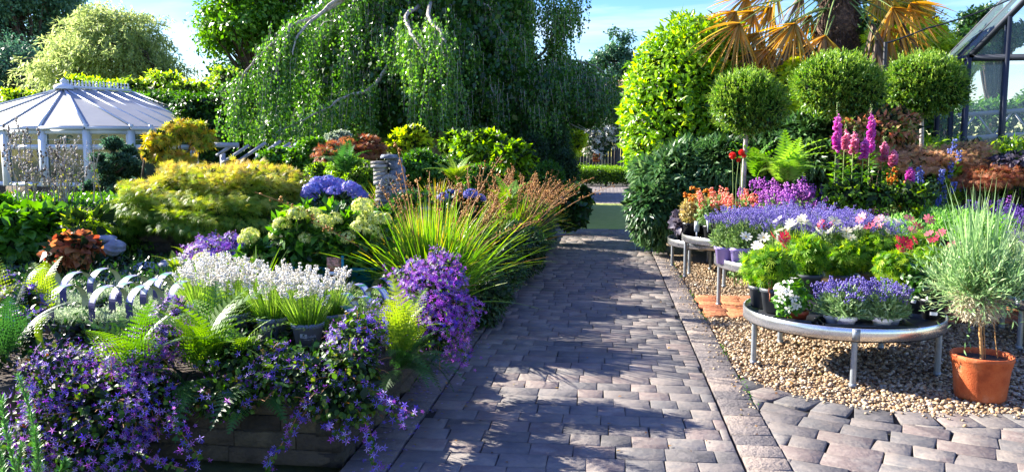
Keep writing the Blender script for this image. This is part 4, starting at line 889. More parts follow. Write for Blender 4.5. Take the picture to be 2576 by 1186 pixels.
# ------------------------------------------------------------------ left middle distance
def maple(name, label, blobs, n, size, m, base, tp=MAPLEF, kw=None, lo=.72, core=.5, tr=.05, extra=None):
    return shrub(name, label, 'maple', blobs, n, size, m, tp, base=base, stems=10, stemr=tr, foliage_kw=kw or dict(droop=.55, out=.9, jit=.5, tlo=.1, thi=.95), lo=lo, core=core, lump=.2, ls=4, extra=extra)
maple('golden_maple', 'low spreading golden cut-leaved maple forming a dome in the middle of the bed', [bb(530, 500, 9.1, 215, 88, .8), bb(420, 520, 8.9, 130, 70, .6), bb(650, 500, 9.1, 115, 90, .75), bb(330, 560, 8.7, 80, 45, .4), bb(560, 550, 8.6, 160, 65, .55), bb(700, 480, 9.4, 70, 60)], 30000, .075, G_gold, tuple(at(540, 560, 9.1)*A([1, 1, 0])+A([0, 0, .85])), kw=dict(droop=.55, out=.9, jit=.5, tlo=.0, thi=1, tz=(.55, 1.45)))  # lower leaves coloured darker green to carry the shade under the dome
maple('orange_maple', 'small upright maple with orange and yellow leaves in front of the conservatory', [bb(470, 322, 13, 55, 22), bb(410, 350, 12.8, 48, 22), bb(385, 385, 12.8, 30, 20), bb(440, 400, 12.8, 55, 22), bb(505, 350, 13, 35, 28), bb(440, 330, 12.9, 40, 25)], 2300, .10, G_orange, tuple(at(450, 440, 13)*A([1, 1, 0])+A([0, 0, .7])), MAPLE, lo=.35, core=.25, tr=.03, kw=dict(droop=.15, out=.5, jit=.7, tlo=.0, thi=.9))
maple('bronze_maple', 'reddish bronze cut-leaved maple beside the mill ornament', [bb(870, 385, 11.5, 75, 28), bb(910, 372, 11.7, 60, 28), bb(845, 400, 11.2, 45, 22)], 7000, .07, G_redac, tuple(at(890, 430, 11.5)*A([1, 1, 0])+A([0, 0, .85])))
shrub('variegated_bush', 'pale variegated bush under the birch, above the bronze maple', 'bush', [bb(855, 352, 13, 38, 20), bb(895, 360, 13, 30, 16)], 3500, .045, G_silver, OVAL)
shrub('rhododendron', 'bright yellow-green rosette-leaved shrub by the birch trunk', 'rhododendron', [bb(1035, 358, 13.5, 40, 28), bb(1000, 372, 13.5, 25, 18)], 1600, .13, G_lime, LEAF, foliage_kw=dict(droop=-.1, out=.9, jit=.5, tlo=.5, thi=1))
shrub('rhododendron', 'green rosette-leaved shrub in the shade right of the birch trunk', 'rhododendron', [bb(1210, 370, 14.5, 70, 35), bb(1150, 360, 15, 40, 25), bb(1290, 400, 14, 50, 40)], 4500, .12, G_laurel, LEAF)
shrub('evergreen_bush', 'plain green bush between the golden maple and the bronze maple', 'bush', [bb(790, 385, 12.5, 45, 35), bb(750, 400, 12.5, 30, 25), bb(700, 395, 13, 50, 20)], 5000, .06, G_mid, OVAL)
shrub('evergreen_bush', 'leafy green shrub filling the gap behind the mill ornament', 'bush', [bb(1050, 420, 11.5, 60, 40), bb(1130, 430, 11.5, 60, 35), bb(1200, 450, 11, 50, 35)], 6500, .06, G_mid, LEAF)
shrub('evergreen_bush', 'green foliage below the bronze maple, left of the mill ornament', 'bush', [bb(880, 425, 10.6, 60, 25), bb(910, 450, 10.2, 40, 30), bb(800, 440, 10.8, 35, 30)], 5500, .05, G_laurel, LEAFN)

# cloud-pruned conifer
def cloud():
    base = at(268, 505, 14)*A([1, 1, 0])+A([0, 0, .5]); root = thing('cloud_pruned_conifer', 'dark blue-green conifer clipped into flat cloud layers', 'conifer', tuple(base))
    pads = [(283, 362, 36, 17), (322, 378, 26, 12), (300, 398, 42, 14), (250, 396, 34, 12), (325, 408, 30, 12), (262, 422, 42, 14), (310, 428, 46, 16), (345, 430, 22, 10), (270, 452, 42, 20), (310, 455, 38, 18), (225, 470, 28, 18), (245, 485, 36, 18), (300, 475, 42, 14)]
    g = Geo(); bl = []
    for u, v, ru, rv in pads: bl.append(bb(u, v, 14+rng.uniform(-.3, .3), ru*.85, rv*.85, ru*14/F*.7))
    for b in bl:
        p, nr = blobpts([b], 1100, lo=.6, lump=.15, upb=.5); leaves(g, p, nr, .045, QUADN, droop=-.3, out=1, jit=.5)
        p, nr = blobpts([b], 300, lo=.3, hi=.7); leaves(g, p, nr, .09, QUAD, m=1)
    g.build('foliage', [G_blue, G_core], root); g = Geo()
    tk = A([base, at(270, 455, 14), at(290, 410, 14), at(283, 365, 14)]); g.tube(tk, [.06, .05, .035, .02], 7)
    for b in bl: g.tube([tk[1]*.6+tk[2]*.4, (tk[1]+A(b[:3]))/2, A(b[:3])], [.025, .02, .012], 5)
    g.build('trunk', M_bark, root)
cloud()

# dried seedhead perennials
def dried(name, label, base, tips, hr, heads=True):
    root = thing(name, label, 'perennial', tuple(base)); g = Geo(); h = Geo()
    for t_ in tips:
        e = A(t_); s_ = A(base)+A([rng.normal(0, .05), rng.normal(0, .05), 0]); pth = arc(s_, e, .05*rng.random(), 8, .008); g.tube(pth, np.linspace(.009, .004, 8), 5)
        for q in range(5):
            k = rng.integers(4, 8); e2 = pth[k]+unit(rng.normal(0, 1, 3)*A([1, 1, .3])+A([0, 0, 1.2]))*rng.uniform(.06, .2); g.tube([pth[k], (pth[k]+e2)/2, e2], [.004, .003, .003], 4)
            if heads:
                for z in range(3): h.inst(BUD, [e2-A([0, 0, .028*z])], frames(A([[0, 0, 1.]])+rdir(1)*.4), rng.uniform(.6, 1.3)*hr*A([[1.1, 1, 1.1]]), rng.uniform(0, 1))
        for z in range(3): h.inst(BUD, [e-A([0, 0, .03*z])], frames(A([[0, 0, 1.]])+rdir(1)*.3), hr*1.1, rng.uniform(0, 1))
        dn = rng.integers(2, 6, 7); h.inst(LEAF, pth[dn], frames(unit(rdir(7)*A([1, 1, .5])+A([0, 0, -.5]))), .05, rng.uniform(0, .6, 7), 1)
    g.build('stem', M_barkg, root); h.build('seedhead_sprays', [G_dead, G_orange], root)
Yd = 9.2
dried('dead_perennial', 'pale grey bunch of dried seedheads on bare stems, in front of the conservatory door', at(158, 560, Yd), [at(u, v, Yd+rng.normal(0, .1)) for u, v in ((130, 390), (150, 375), (165, 385), (180, 372), (195, 395), (140, 410), (120, 430), (205, 410), (172, 400), (155, 400), (135, 455), (125, 480), (185, 420), (198, 440), (160, 370), (145, 395))], .04)
dried('dead_perennial', 'taller sparse dried stems with drooping dark seedheads at the left edge', at(70, 560, Yd), [at(u, v, Yd+rng.normal(0, .1)) for u, v in ((22, 335), (40, 345), (60, 335), (75, 350), (20, 395), (95, 385), (108, 400), (50, 380), (90, 430), (10, 370), (70, 400), (112, 470))], .045)
dried('dead_perennial', 'thin forked dry stem standing left of the cloud-pruned conifer', at(240, 560, Yd), [at(u, v, Yd) for u, v in ((235, 385), (250, 378), (228, 400))], .02)
g = Geo(); g.bar(at(354, 470, 13.2), at(364, 398, 13.2), .03, .03); g.build('garden_stake', M_bark, label='short dark stake leaning beside the cloud-pruned conifer', cat='stake')

# shrubs at the left edge
shrub('hydrangea_bush', 'dark green broad-leaved bush at the left edge behind the carry packs', 'hydrangea', [bb(60, 600, 8.0, 120, 75, .6), bb(-40, 560, 8.0, 90, 70), bb(150, 580, 8.2, 50, 45)], 2600, .13, G_mid, OVAL, foliage_kw=dict(droop=.35, out=.7), lump=.1)
shrub('spurge_plant', 'reddish stemmed plant with a bright green rosette beside the inner wall', 'plant', [bb(200, 570, 7.8, 26, 25), bb(240, 560, 7.9, 20, 18)], 160, .13, G_lime, LEAFN, foliage_kw=dict(droop=-.3, out=.9), core=.2)
shrub('bergenia_plant', 'bronze and pink leaved plant below the rosette, left of the grey rocks', 'plant', [bb(190, 625, 7.0, 50, 32), bb(150, 640, 7.0, 25, 30)], 420, .10, G_redac, OVAL)
shrub('bedding_plant', 'brownish bedding plants along the foot of the conservatory', 'plant', [bb(140, 520, 11, 70, 22), bb(240, 525, 11, 50, 20), bb(330, 500, 12, 40, 18), bb(30, 510, 11, 60, 22)], 4500, .055, G_orange, LEAF)
shrub('fern_bank', 'light green feathery foliage below the left side of the golden maple', 'plant', [bb(350, 610, 8.8, 80, 30), bb(270, 590, 9, 50, 22)], 3500, .06, G_fern, LEAFN)

def rock(name, label, c, r, seed=0):
    v, f = ICO; 
    for _ in range(3):
        mp_ = {}; vl = [list(x) for x in v]; nf = []
        def mid(a, b):
            k = (min(a, b), max(a, b))
            if k not in mp_: mp_[k] = len(vl); vl.append(list((np.asarray(vl[a])+np.asarray(vl[b]))/2))
            return mp_[k]
        for a, b, c_ in f: ab, bc, ca = mid(a, b), mid(b, c_), mid(c_, a); nf += [[a, ab, ca], [b, bc, ab], [c_, ca, bc], [ab, bc, ca]]
        v = unit(A(vl)); f = A(nf)
    w_ = 1+.10*np.sin(v[:, 0]*4+seed)*np.cos(v[:, 1]*3+seed)+.06*np.sin(v[:, 2]*7+v[:, 0]*6+seed)+.03*np.sin(v[:, 1]*15+seed*2)
    g = Geo(); g.add(v*w_[:, None]*A(r)+A(c), f); g.build(name, mat('boulder', '#8d8f96', .85, ramp=['#6e7078', '#9a9ca4', '#b8bac0'], nscale=7, bump=1, bscale=26), smooth=True, label=label, cat='rock', group='grey boulders', loc=c)
for k, (u, v, ru, rv, lab) in enumerate([(440, 672, 50, 26, 'largest smooth grey boulder, below the purple mound'), (372, 678, 42, 22, 'smooth grey boulder just left of the largest one'), (322, 692, 34, 16, 'flat grey boulder at the left end of the boulder row'), (500, 670, 24, 18, 'small grey boulder tucked against the purple mound'), (285, 622, 26, 20, 'grey boulder set back below the golden maple'), (262, 602, 22, 12, 'small flat stone behind the set-back boulder'), (152, 625, 22, 28, 'upright pale stone beside the bronze-leaved plant')]):
    b = bb(u, v, 7.6, ru, rv, .16); rock('boulder', lab, b[:3], b[3:], k*1.7)

# silver ground cover between packs and rocks
g = Geo(); P = np.column_stack([rng.uniform(-5.2, -2.2, 7000), rng.uniform(5.9, 7.1, 7000), np.zeros(7000)]); P[:, 2] = LB+.0+.03*np.sin(P[:, 0]*5)*np.sin(P[:, 1]*6)+rng.uniform(-.05, .05, 7000)
leaves(g, P, A([[0, 0, 1.]])+rng.normal(0, .6, (7000, 3)), .055, LEAFN, droop=-.2, out=.8, tlo=.2, thi=1)
P = P[:2600].copy(); P[:, 2] -= .05; leaves(g, P, A([[0, 0, 1.]])+rng.normal(0, .9, (2600, 3)), .07, QUAD, m=1)
g.build('ground_cover', [G_silver, G_dark], kind='stuff', label='grey-green leafy ground cover in front of the boulders', cat='ground cover')
g = Geo(); n = 15000; P = np.column_stack([rng.uniform(-6.5, -1.5, n), rng.uniform(3.95, 8.4, n), np.zeros(n)]); P[:, 2] = LB+rng.uniform(-.02, .11, n)
leaves(g, P, A([[0, 0, 1.]])+rng.normal(0, .6, (n, 3)), .06, LEAF, droop=0, tlo=0, thi=.6); g.build('leaf_litter', [G_dark], kind='stuff', label='low dark leaves covering the soil of the front bed', cat='ground cover')
g = Geo(); n = 14000; P = np.column_stack([rng.uniform(-9, -2.1, n), rng.uniform(8.7, 13.5, n), np.zeros(n)]); P[:, 2] = .9-.3*np.clip((P[:, 1]-11)/3, 0, 1)+rng.uniform(-.02, .06, n)
leaves(g, P, A([[0, 0, 1.]])+rng.normal(0, .6, (n, 3)), .08, LEAF, droop=0, tlo=0, thi=.8); g.build('undergrowth', [G_mid], kind='stuff', label='leafy undergrowth covering the upper bed', cat='undergrowth')
g = Geo(); n = 16000; P = np.column_stack([rng.uniform(-12, -2, n), rng.uniform(13, 24, n), np.zeros(n)]); P[:, 2] = rng.uniform(.0, .35, n)
leaves(g, P, A([[0, 0, 1.]])+rng.normal(0, .6, (n, 3)), .14, LEAF, droop=0, tlo=0, thi=.6); g.build('woodland_floor', [G_dark], kind='stuff', label='shady ground plants under the birch', cat='undergrowth')
g = Geo(); n = 9000; P = np.column_stack([rng.uniform(1.6, 7.5, n), rng.uniform(11.4, 13.5, n), np.zeros(n)]); P[:, 2] = rng.uniform(.0, .7, n)
leaves(g, P, A([[0, 0, 1.]])+rng.normal(0, .6, (n, 3)), .11, LEAFN, droop=0, tlo=0, thi=.7); g.build('border_planting', [G_sasa], kind='stuff', label='dark leafy planting at the back of the gravel area', cat='undergrowth')

# mill ornament
def mill():
    Ym = 9.0; c = at(985, 518, Ym); k = Ym/F; x0 = c[0]; z0 = c[2]
    root = thing('mill_ornament', 'small grey stone watermill ornament standing on the inner wall', 'ornament', tuple(c))
    st = mat('cast_stone', '#8e8b88', .85, useT=True, nscale=12, ramp=['#74716e', '#98948f', '#b0aba4'], bump=.8, bscale=60); rk = mat('cast_rock', '#6a7282', .85, ramp=['#4a5262', '#77808f', '#949ca8'], nscale=18, bump=2, bscale=30)
    g = Geo(); X = lambda u: x0+(u-985)*k; Z = lambda v: z0+(518-v)*k
    def blk(u0, u1, v0, v1, dy=0, D=.3): g.box([(X(u0)+X(u1))/2, Ym+dy, (Z(v0)+Z(v1))/2], (X(u1)-X(u0)-.004, D, Z(v1)-Z(v0)-.004) if Z(v1) > Z(v0) else (X(u1)-X(u0)-.004, D, Z(v0)-Z(v1)-.004), t=rng.uniform(0, 1), rz=rng.uniform(-.02, .02))
    for v0, v1, js in ((508, 518, (952, 975, 1005, 1022)), (497, 507, (950, 985, 1020)), (486, 496, (952, 968, 1000, 1022)), (475, 485, (952, 988, 1024)), (464, 474, (953, 972, 1004))):
        for a, b in zip(js[:-1], js[1:]): blk(a, b, v0, v1, rng.uniform(-.01, .01))
    for v0, v1 in ((452, 463), (441, 451), (430, 440), (420, 429)): blk(946, 968, v0, v1, 0, .26)
    blk(942, 972, 411, 419, 0, .32); blk(940, 966, 402, 410, .02, .3)
    g.build('brick_body', st, root)
    g = Geo(); v, f = ICO
    for u, v_, r in ((990, 415, 22), (1000, 432, 24), (1008, 450, 18), (985, 440, 20), (1012, 465, 12), (980, 400, 14), (998, 405, 16), (985, 480, 22), (1000, 490, 18)): g.inst(ICO, [[X(u), Ym+.1, Z(v_)]], frames(rdir(1)), A([[r*k, r*k*1.0, r*k*.7]]), .5)
    g.lathe([[.001, .0], [.10, .01], [.105, .03], [.09, .055], [.001, .06]], [X(978), Ym+.05, Z(398)], 14)
    g.build('rock_chimney', rk, root, smooth=False)
    g = Geo(); wc = A([X(990), Ym-.15, Z(462)]); R = 24*k; a = np.linspace(0, 2*PI, 25)[:-1]
    for r0, r1 in ((R, R*.8),):
        for j in range(24):
            p = lambda r, t_: wc+A([r*math.cos(t_), 0, r*math.sin(t_)]); t0, t1 = a[j], a[(j+1) % 24]
            g.bar(p((r0+r1)/2, t0), p((r0+r1)/2, t1), r0-r1, .05, up=(math.cos(t0), 0, math.sin(t0)))
    for j in range(8): g.bar(wc, wc+A([R*.82*math.cos(j*PI/4+.2), 0, R*.82*math.sin(j*PI/4+.2)]), .014, .03, up=(0, 1, 0))
    g.build('water_wheel', st, root)
mill()

# hydrangeas
def mophead(g, c, r, m=0, n=150, t=(0, 1)):
    d = rdir(n); d[:, 2] = np.abs(d[:, 2])*1.15-.35; d = unit(d); p = A(c)+d*r*A([1, 1, .8])*(1+rng.normal(0, .05, (n, 1)))
    fr = frames(unit(np.cross(d, rdir(n))), d); g.inst(FLO4, p, fr, r*.27*rng.uniform(.8, 1.2, n), rng.uniform(*t, n), m)
def hydrangea(name, label, blooms, Y, rpx, petal, foliage, leafblobs, nl, lsz, group=None, pot=None, base=None):
    root = thing(name, label, 'hydrangea', tuple(base), group); g = Geo(); st = Geo()
    for u, v in blooms:
        c = at(u, v, Y+rng.uniform(-.15, .15)); g = Geo(); mophead(g, c, rpx*Y/F*rng.uniform(.85, 1.15)); g.build('flower_head', petal, root); st.tube(arc(A(base)+A([0, 0, .05]), c, .03, 6), .006, 5)
    p, nr = blobpts(leafblobs, nl, lo=.5); lf = Geo(); leaves(lf, p, nr, lsz, LEAF, droop=.1, out=.7); p, nr = blobpts(leafblobs, nl, lo=.3, hi=.7); leaves(lf, p, nr, lsz*1.2, LEAF, m=1)
    st.build('stem', M_stem, root); lf.build('foliage', [foliage, G_dark], root)
    return root
M_teal = mat('teal_plastic', '#0f6f7a', .4, col2='#158090', nscale=4)
def lathe_pot(g, c, rt, rb, h, m=0, rim=.012, seg=36): g.lathe([[rb*.2, .002], [rb, .0], [rt-.004, h-.03], [rt+rim*.5, h-.028], [rt+rim*.7, h], [rt-.004, h+.002], [rt-.008, h-.02], [rt-.014, h-.035]], c, seg, m)
def potdisc(root, c, r, h): g = Geo(); g.lathe([[.001, h], [r*.6, h+.004], [r, h-.004]], c, 20); g.build('potting_soil', M_soilp, root)
allb = [[(710, 565), (700, 590), (748, 540), (790, 540), (770, 600), (782, 585), (745, 575), (720, 545)], [(815, 560), (842, 552), (832, 585), (868, 548), (905, 572), (880, 600), (860, 575), (905, 600), (820, 600)], [(912, 520), (925, 552), (945, 560), (962, 552), (935, 580), (930, 610), (925, 640), (950, 590), (900, 555)]]
plab = ['lime-headed hydrangea in a teal pot, leftmost of the three lime ones', 'lime-headed hydrangea in a teal pot with an orange label, middle of the three', 'lime-headed hydrangea in a teal pot, nearest the tall rush clump']
for k, (u, bl) in enumerate(zip((745, 840, 920), allb)):
    base = at(u, 740, 6.6); base[2] = LB; 
    r = hydrangea('lime_hydrangea', plab[k], bl, 6.55, 23, P_hydl, G_mid, [bb(u, 610, 6.6, 62, 65), bb(u+10, 560, 6.7, 60, 45), bb(u, 660, 6.6, 50, 30)], 520, .11, 'potted lime hydrangeas', base=base)
    g = Geo(); lathe_pot(g, base, .155, .12, .26); g.build('pot', M_teal, r, smooth=True); potdisc(r, base, .14, .235)
    if k == 1:
        g = Geo(); c = at(842, 672, 6.35); g.box(c, (.13, .004, .17), rz=.15); g.box(c+A([.07, -.003, .0]), (.022, .004, .2), m=1, rz=.15); g.box(c+A([-.015, -.004, -.05]), (.08, .003, .03), m=2, rz=.15); g.build('plant_label', [mat('label_orange', '#d0604a', .5, ramp=['#c8402a', '#e8a080', '#7a5a2a', '#e06a4a'], nscale=40), M_teal, M_paper], r)
base = at(535, 700, 6.0); base[2] = LB
hydrangea('lime_hydrangea', 'low lime hydrangea heads just behind the white lavender', [(508, 652), (540, 668), (525, 690), (555, 655)], 5.9, 21, P_hydl, G_mid, [bb(530, 680, 6, 40, 25)], 120, .09, 'potted lime hydrangeas', base=base)
base = at(640, 700, 6.5); base[2] = LB
hydrangea('lime_hydrangea', 'small lime hydrangea beside the clump of sword leaves', [(622, 602), (630, 590), (650, 655), (640, 672), (615, 668)], 6.4, 22, P_hydl, G_mid, [bb(640, 650, 6.5, 45, 40)], 160, .1, 'potted lime hydrangeas', base=base)
for lab, bl, u, Y, rp in (('blue mophead hydrangea in full flower behind the lime ones', [(785, 478), (800, 462), (825, 458), (850, 465), (880, 472), (905, 492), (790, 497), (840, 482), (868, 492), (815, 480), (895, 478), (775, 488)], 840, 8.9, 19), ('violet blue hydrangea right of the mill ornament, half hidden by rush leaves', [(1040, 515), (1058, 505), (1062, 530), (1045, 532), (1010, 530), (1000, 545), (1062, 548)], 1040, 8.3, 17), ('pale lilac blue hydrangea among the rush flowers', [(1115, 498), (1135, 490), (1160, 486), (1185, 490), (1208, 500), (1140, 505), (1175, 505)], 1160, 8.6, 16)):
    base = at(u, 560, Y); base[2] = .86 if Y > 8.6 else LB
    hydrangea('blue_hydrangea', lab, bl, Y, rp, P_hydb, G_dark, [bb(u, 515, Y, 60, 30), bb(u+10, 540, Y, 50, 30)], 500, .09, 'blue hydrangeas', base=base)

# sword leaf clump
def swords(name, label, base, n, L_, m, w_=.03, spread=.35, bend=.12, cat='plant'):
    root = thing(name, label, cat, tuple(base)); g = Geo(); a = rng.uniform(0, 2*PI, n); s = rng.uniform(0, spread, n)
    d = np.column_stack([np.cos(a)*np.sin(s), np.sin(a)*np.sin(s), np.cos(s)]); P = A(base)+np.column_stack([np.cos(a)*.06, np.sin(a)*.06, np.zeros(n)])*rng.random((n, 1))
    blades(g, P, d, L_*rng.uniform(.5, 1.05, n), w_, bend, 6, tg=.2, t=rng.uniform(.2, .6, n)); g.build('leaf', m, root); return root
b_ = at(645, 720, 6.0); b_[2] = LB; swords('crocosmia_clump', 'fresh green sword-leaved clump between the purple mound and the lime hydrangeas', b_, 46, .62, G_fern, .026, .55, .15)

# tall rush / libertia clumps along the path
def rush(label, X, Y, n, Lm, seedn, rz=0):
    base = A([X, Y, .25]); root = thing('rush_clump', label, 'ornamental grass', tuple(base), 'rush clumps along the path'); g = Geo()
    a = rng.uniform(0, 2*PI, n); s = np.abs(rng.normal(0, .38, n)).clip(.02, 1.1); d = np.column_stack([np.cos(a)*np.sin(s), np.sin(a)*np.sin(s), np.cos(s)])
    P = base+np.column_stack([np.cos(a), np.sin(a), np.zeros(n)])*rng.uniform(0, .22, (n, 1))
    t = rng.beta(1.2, 3.6, n)*.85; blades(g, P, d, Lm*rng.uniform(.55, 1.05, n), rng.uniform(.014, .024, n), rng.uniform(.1, .5, n), 7, t=t, tg=.25); g.build('leaf', G_blade, root)
    st = Geo(); h = Geo()
    for k in range(seedn):
        a = rng.uniform(0, 2*PI); s = rng.uniform(.05, .65); d = A([math.cos(a)*math.sin(s), math.sin(a)*math.sin(s), math.cos(s)]); L_ = Lm*rng.uniform(1.05, 1.65); p = base+A([.1*math.cos(a), .1*math.sin(a), 0])
        q = np.linspace(0, 1, 12)[:, None]; pth = p+d*L_*q+A([d[0]*.3, d[1]*.3, -.25])*q**2*L_; st.tube(pth, np.linspace(.005, .003, 12), 4, cap=False)
        m_ = 16; idx = rng.uniform(.68, 1, m_); pp = A([np.interp(idx, q[:, 0], pth[:, j]) for j in range(3)]).T+rng.normal(0, .014, (m_, 3)); h.inst(BUD, pp, frames(unit(rdir(m_)+A([0, 0, .8]))), rng.uniform(.02, .034, m_), rng.uniform(.2, 1, m_))
    st.build('flower_stem', M_brown, root); h.build('seedhead_sprays', G_brownf, root); return root
rush('nearest rush clump, arching over the path beside the purple mound', -1.5, 6.6, 1150, 1.15, 12)
rush('densest rush clump with orange-tinted leaves behind the nearest one', -1.75, 7.6, 1200, 1.0, 26)
rush('rush clump with tall brown seedheads halfway along the bed', -1.6, 8.9, 1050, 1.0, 60)
rush('fourth rush clump, bronze seedheads leaning towards the path', -1.3, 10.4, 900, 1.0, 60)
rush('loose rush clump beyond the others, where the path narrows', -1.3, 12.0, 700, .9, 50)
rush('last small rush clump beside the far left path edge by the mat', -1.2, 13.7, 500, .85, 36)
shrub('conifer_bush', 'low dark feathery bush under the rush leaves at the path edge', 'bush', [(-1.25, 8.2, .35, .38, .7, .4), (-1.15, 9.6, .4, .4, .7, .4), (-1.15, 7.2, .25, .25, .4, .28)], 9000, .05, G_dark, QUADN)
shrub('conifer_bush', 'dark feathery bush at the foot of the far rush clump', 'bush', [(-1.2, 11.2, .45, .45, .8, .5), (-1.3, 12.6, .45, .45, .8, .5)], 7000, .06, G_dark, QUADN)
for k, (X, Y) in enumerate([(-2.1, 9.6), (-2.6, 9.2)]):
    swords('grass_clump', ['upright grass clump behind the rush clumps', 'upright grass clump right of the mill ornament'][k], (X, Y, .8), 120, .6, G_blade, .016, .5, .2, 'ornamental grass')

# ------------------------------------------------------------------ ferns
def fernthing(label, base, n, L_, m=None, lean=(.25, .9), az=None, lvl=2, t=.5, name='fern', group='ferns in the front bed'):
    root = thing(name, label, 'fern', tuple(base), group); g = Geo(); fern(g, base, n, L_, lean, az, lvl, t); g.build('frond', m or G_fern, root); return root
def onbed(u, v, Y, z=None): p = at(u, v, Y); p[2] = LB if z is None else z; return p
fernthing('tall yellow-green fern with upright fronds left of the carry packs', at(108, 800, 4.7), 5, .42, lean=(.02, .35), t=.95)
fernthing('yellow-green fern reaching in from the left edge', at(-10, 800, 4.6), 8, .38, lean=(.1, .7), t=.8)
fernthing('large lit fern in the middle of the front bed, left of the white lavender', at(520, 950, 4.0), 18, .55, lean=(.1, .95), t=.6)
fernthing('fern with dark ladder-like fronds in front of the carry packs', at(400, 900, 4.15), 11, .38, lean=(.15, .8), t=.35)
fernthing('fern with half-shaded fronds above the left curtain of bellflowers', at(340, 960, 3.85), 13, .46, lean=(.15, 1.1), t=.45)
fernthing('lit fern standing in the bellflowers between the tray corner and the wall edge', at(700, 990, 3.85), 7, .26, lean=(.2, .9), t=.6)
fernthing('narrow upright fern against the left pots', at(615, 930, 3.95), 5, .34, lean=(.05, .4), t=.6)
fernthing('fern drooping over the front of the stone wall', at(640, 1000, 3.85), 8, .36, G_fernd, lean=(.9, 1.9), az=(-2.8, -.6), t=.5)
fernthing('spreading dark fern over the wall below the pale purple flowers', at(480, 990, 3.95), 10, .42, G_fernd, lean=(.5, 1.5), az=(-3.0, -.2), t=.5)
fernthing('pale upright fern at the wall corner beside the purple mound', at(1010, 900, 4.5), 11, .44, lean=(.1, .7), t=.8)
fernthing('dark fern hanging over the wall corner beside the path', at(1010, 930, 4.45), 16, .36, G_fernd, lean=(.6, 1.7), az=(-1.9, .9), t=.5)
fernthing('dark fern low at the left edge', at(20, 900, 3.9), 10, .40, G_fernd, lean=(.3, 1.3), t=.4)
fernthing('small lit fern beside the boulders', onbed(440, 640, 7.4), 6, .32, lean=(.2, .7), t=.7, lvl=1)
fernthing('small fern under the golden maple', onbed(490, 600, 8), 6, .34, lean=(.2, .8), t=.7, lvl=1)
fernthing('pale fern fountain right of the mill ornament', at(1145, 460, 10.2), 16, .42, lean=(.1, .9), t=.75, lvl=1)
fernthing('dark fern left of the mill ornament', at(870, 440, 10), 12, .5, G_fernd, lean=(.2, .9), t=.6, lvl=1)
fernthing('fern rising among the rush leaves', at(1280, 545, 8.2), 8, .48, lean=(.1, .6), t=.6, lvl=1)
fernthing('bright broad fern behind the lavender tables', at(1975, 470, 9.7, ), 26, .66, leafmat('bright_fern', ['#3c6c20', '#5f8e30', '#82ac44', '#a8c45c'], .4, .5), lean=(.1, .85), t=.5, lvl=1, group='ferns behind the tables')
fernthing('second bright fern beside the clipped standard stem', at(1905, 455, 10), 16, .55, leafmat('bright_fern', []), lean=(.1, .9), t=.45, lvl=1, group='ferns behind the tables')
# strap leaf
root = thing('hart_tongue_fern', 'single broad curling strap leaf below the yellow-green fern', 'fern', tuple(at(115, 905, 4.1))); g = Geo()
pth = A([at(118, 905, 4.1), at(108, 870, 4.08), at(100, 835, 4.1), at(102, 810, 4.12), at(118, 795, 4.14)]); s = np.linspace(0, 4, 14); pth = A([np.interp(s, range(5), pth[:, j]) for j in range(3)]).T; ww = .034*np.sin(np.linspace(.25, 3.05, 14))**.7; L1 = pth-_R*ww[:, None]; R1 = pth+_R*ww[:, None]*.8+A([0, -.02, 0])
v = np.stack([L1, pth+A([0, .012, 0]), R1], 1).reshape(-1, 3); g.add(v, [q for k in range(13) for q in ([3*k, 3*k+1, 3*k+4, 3*k+3], [3*k+1, 3*k+2, 3*k+5, 3*k+4])], t=.75); g.build('leaf', G_fern, root)

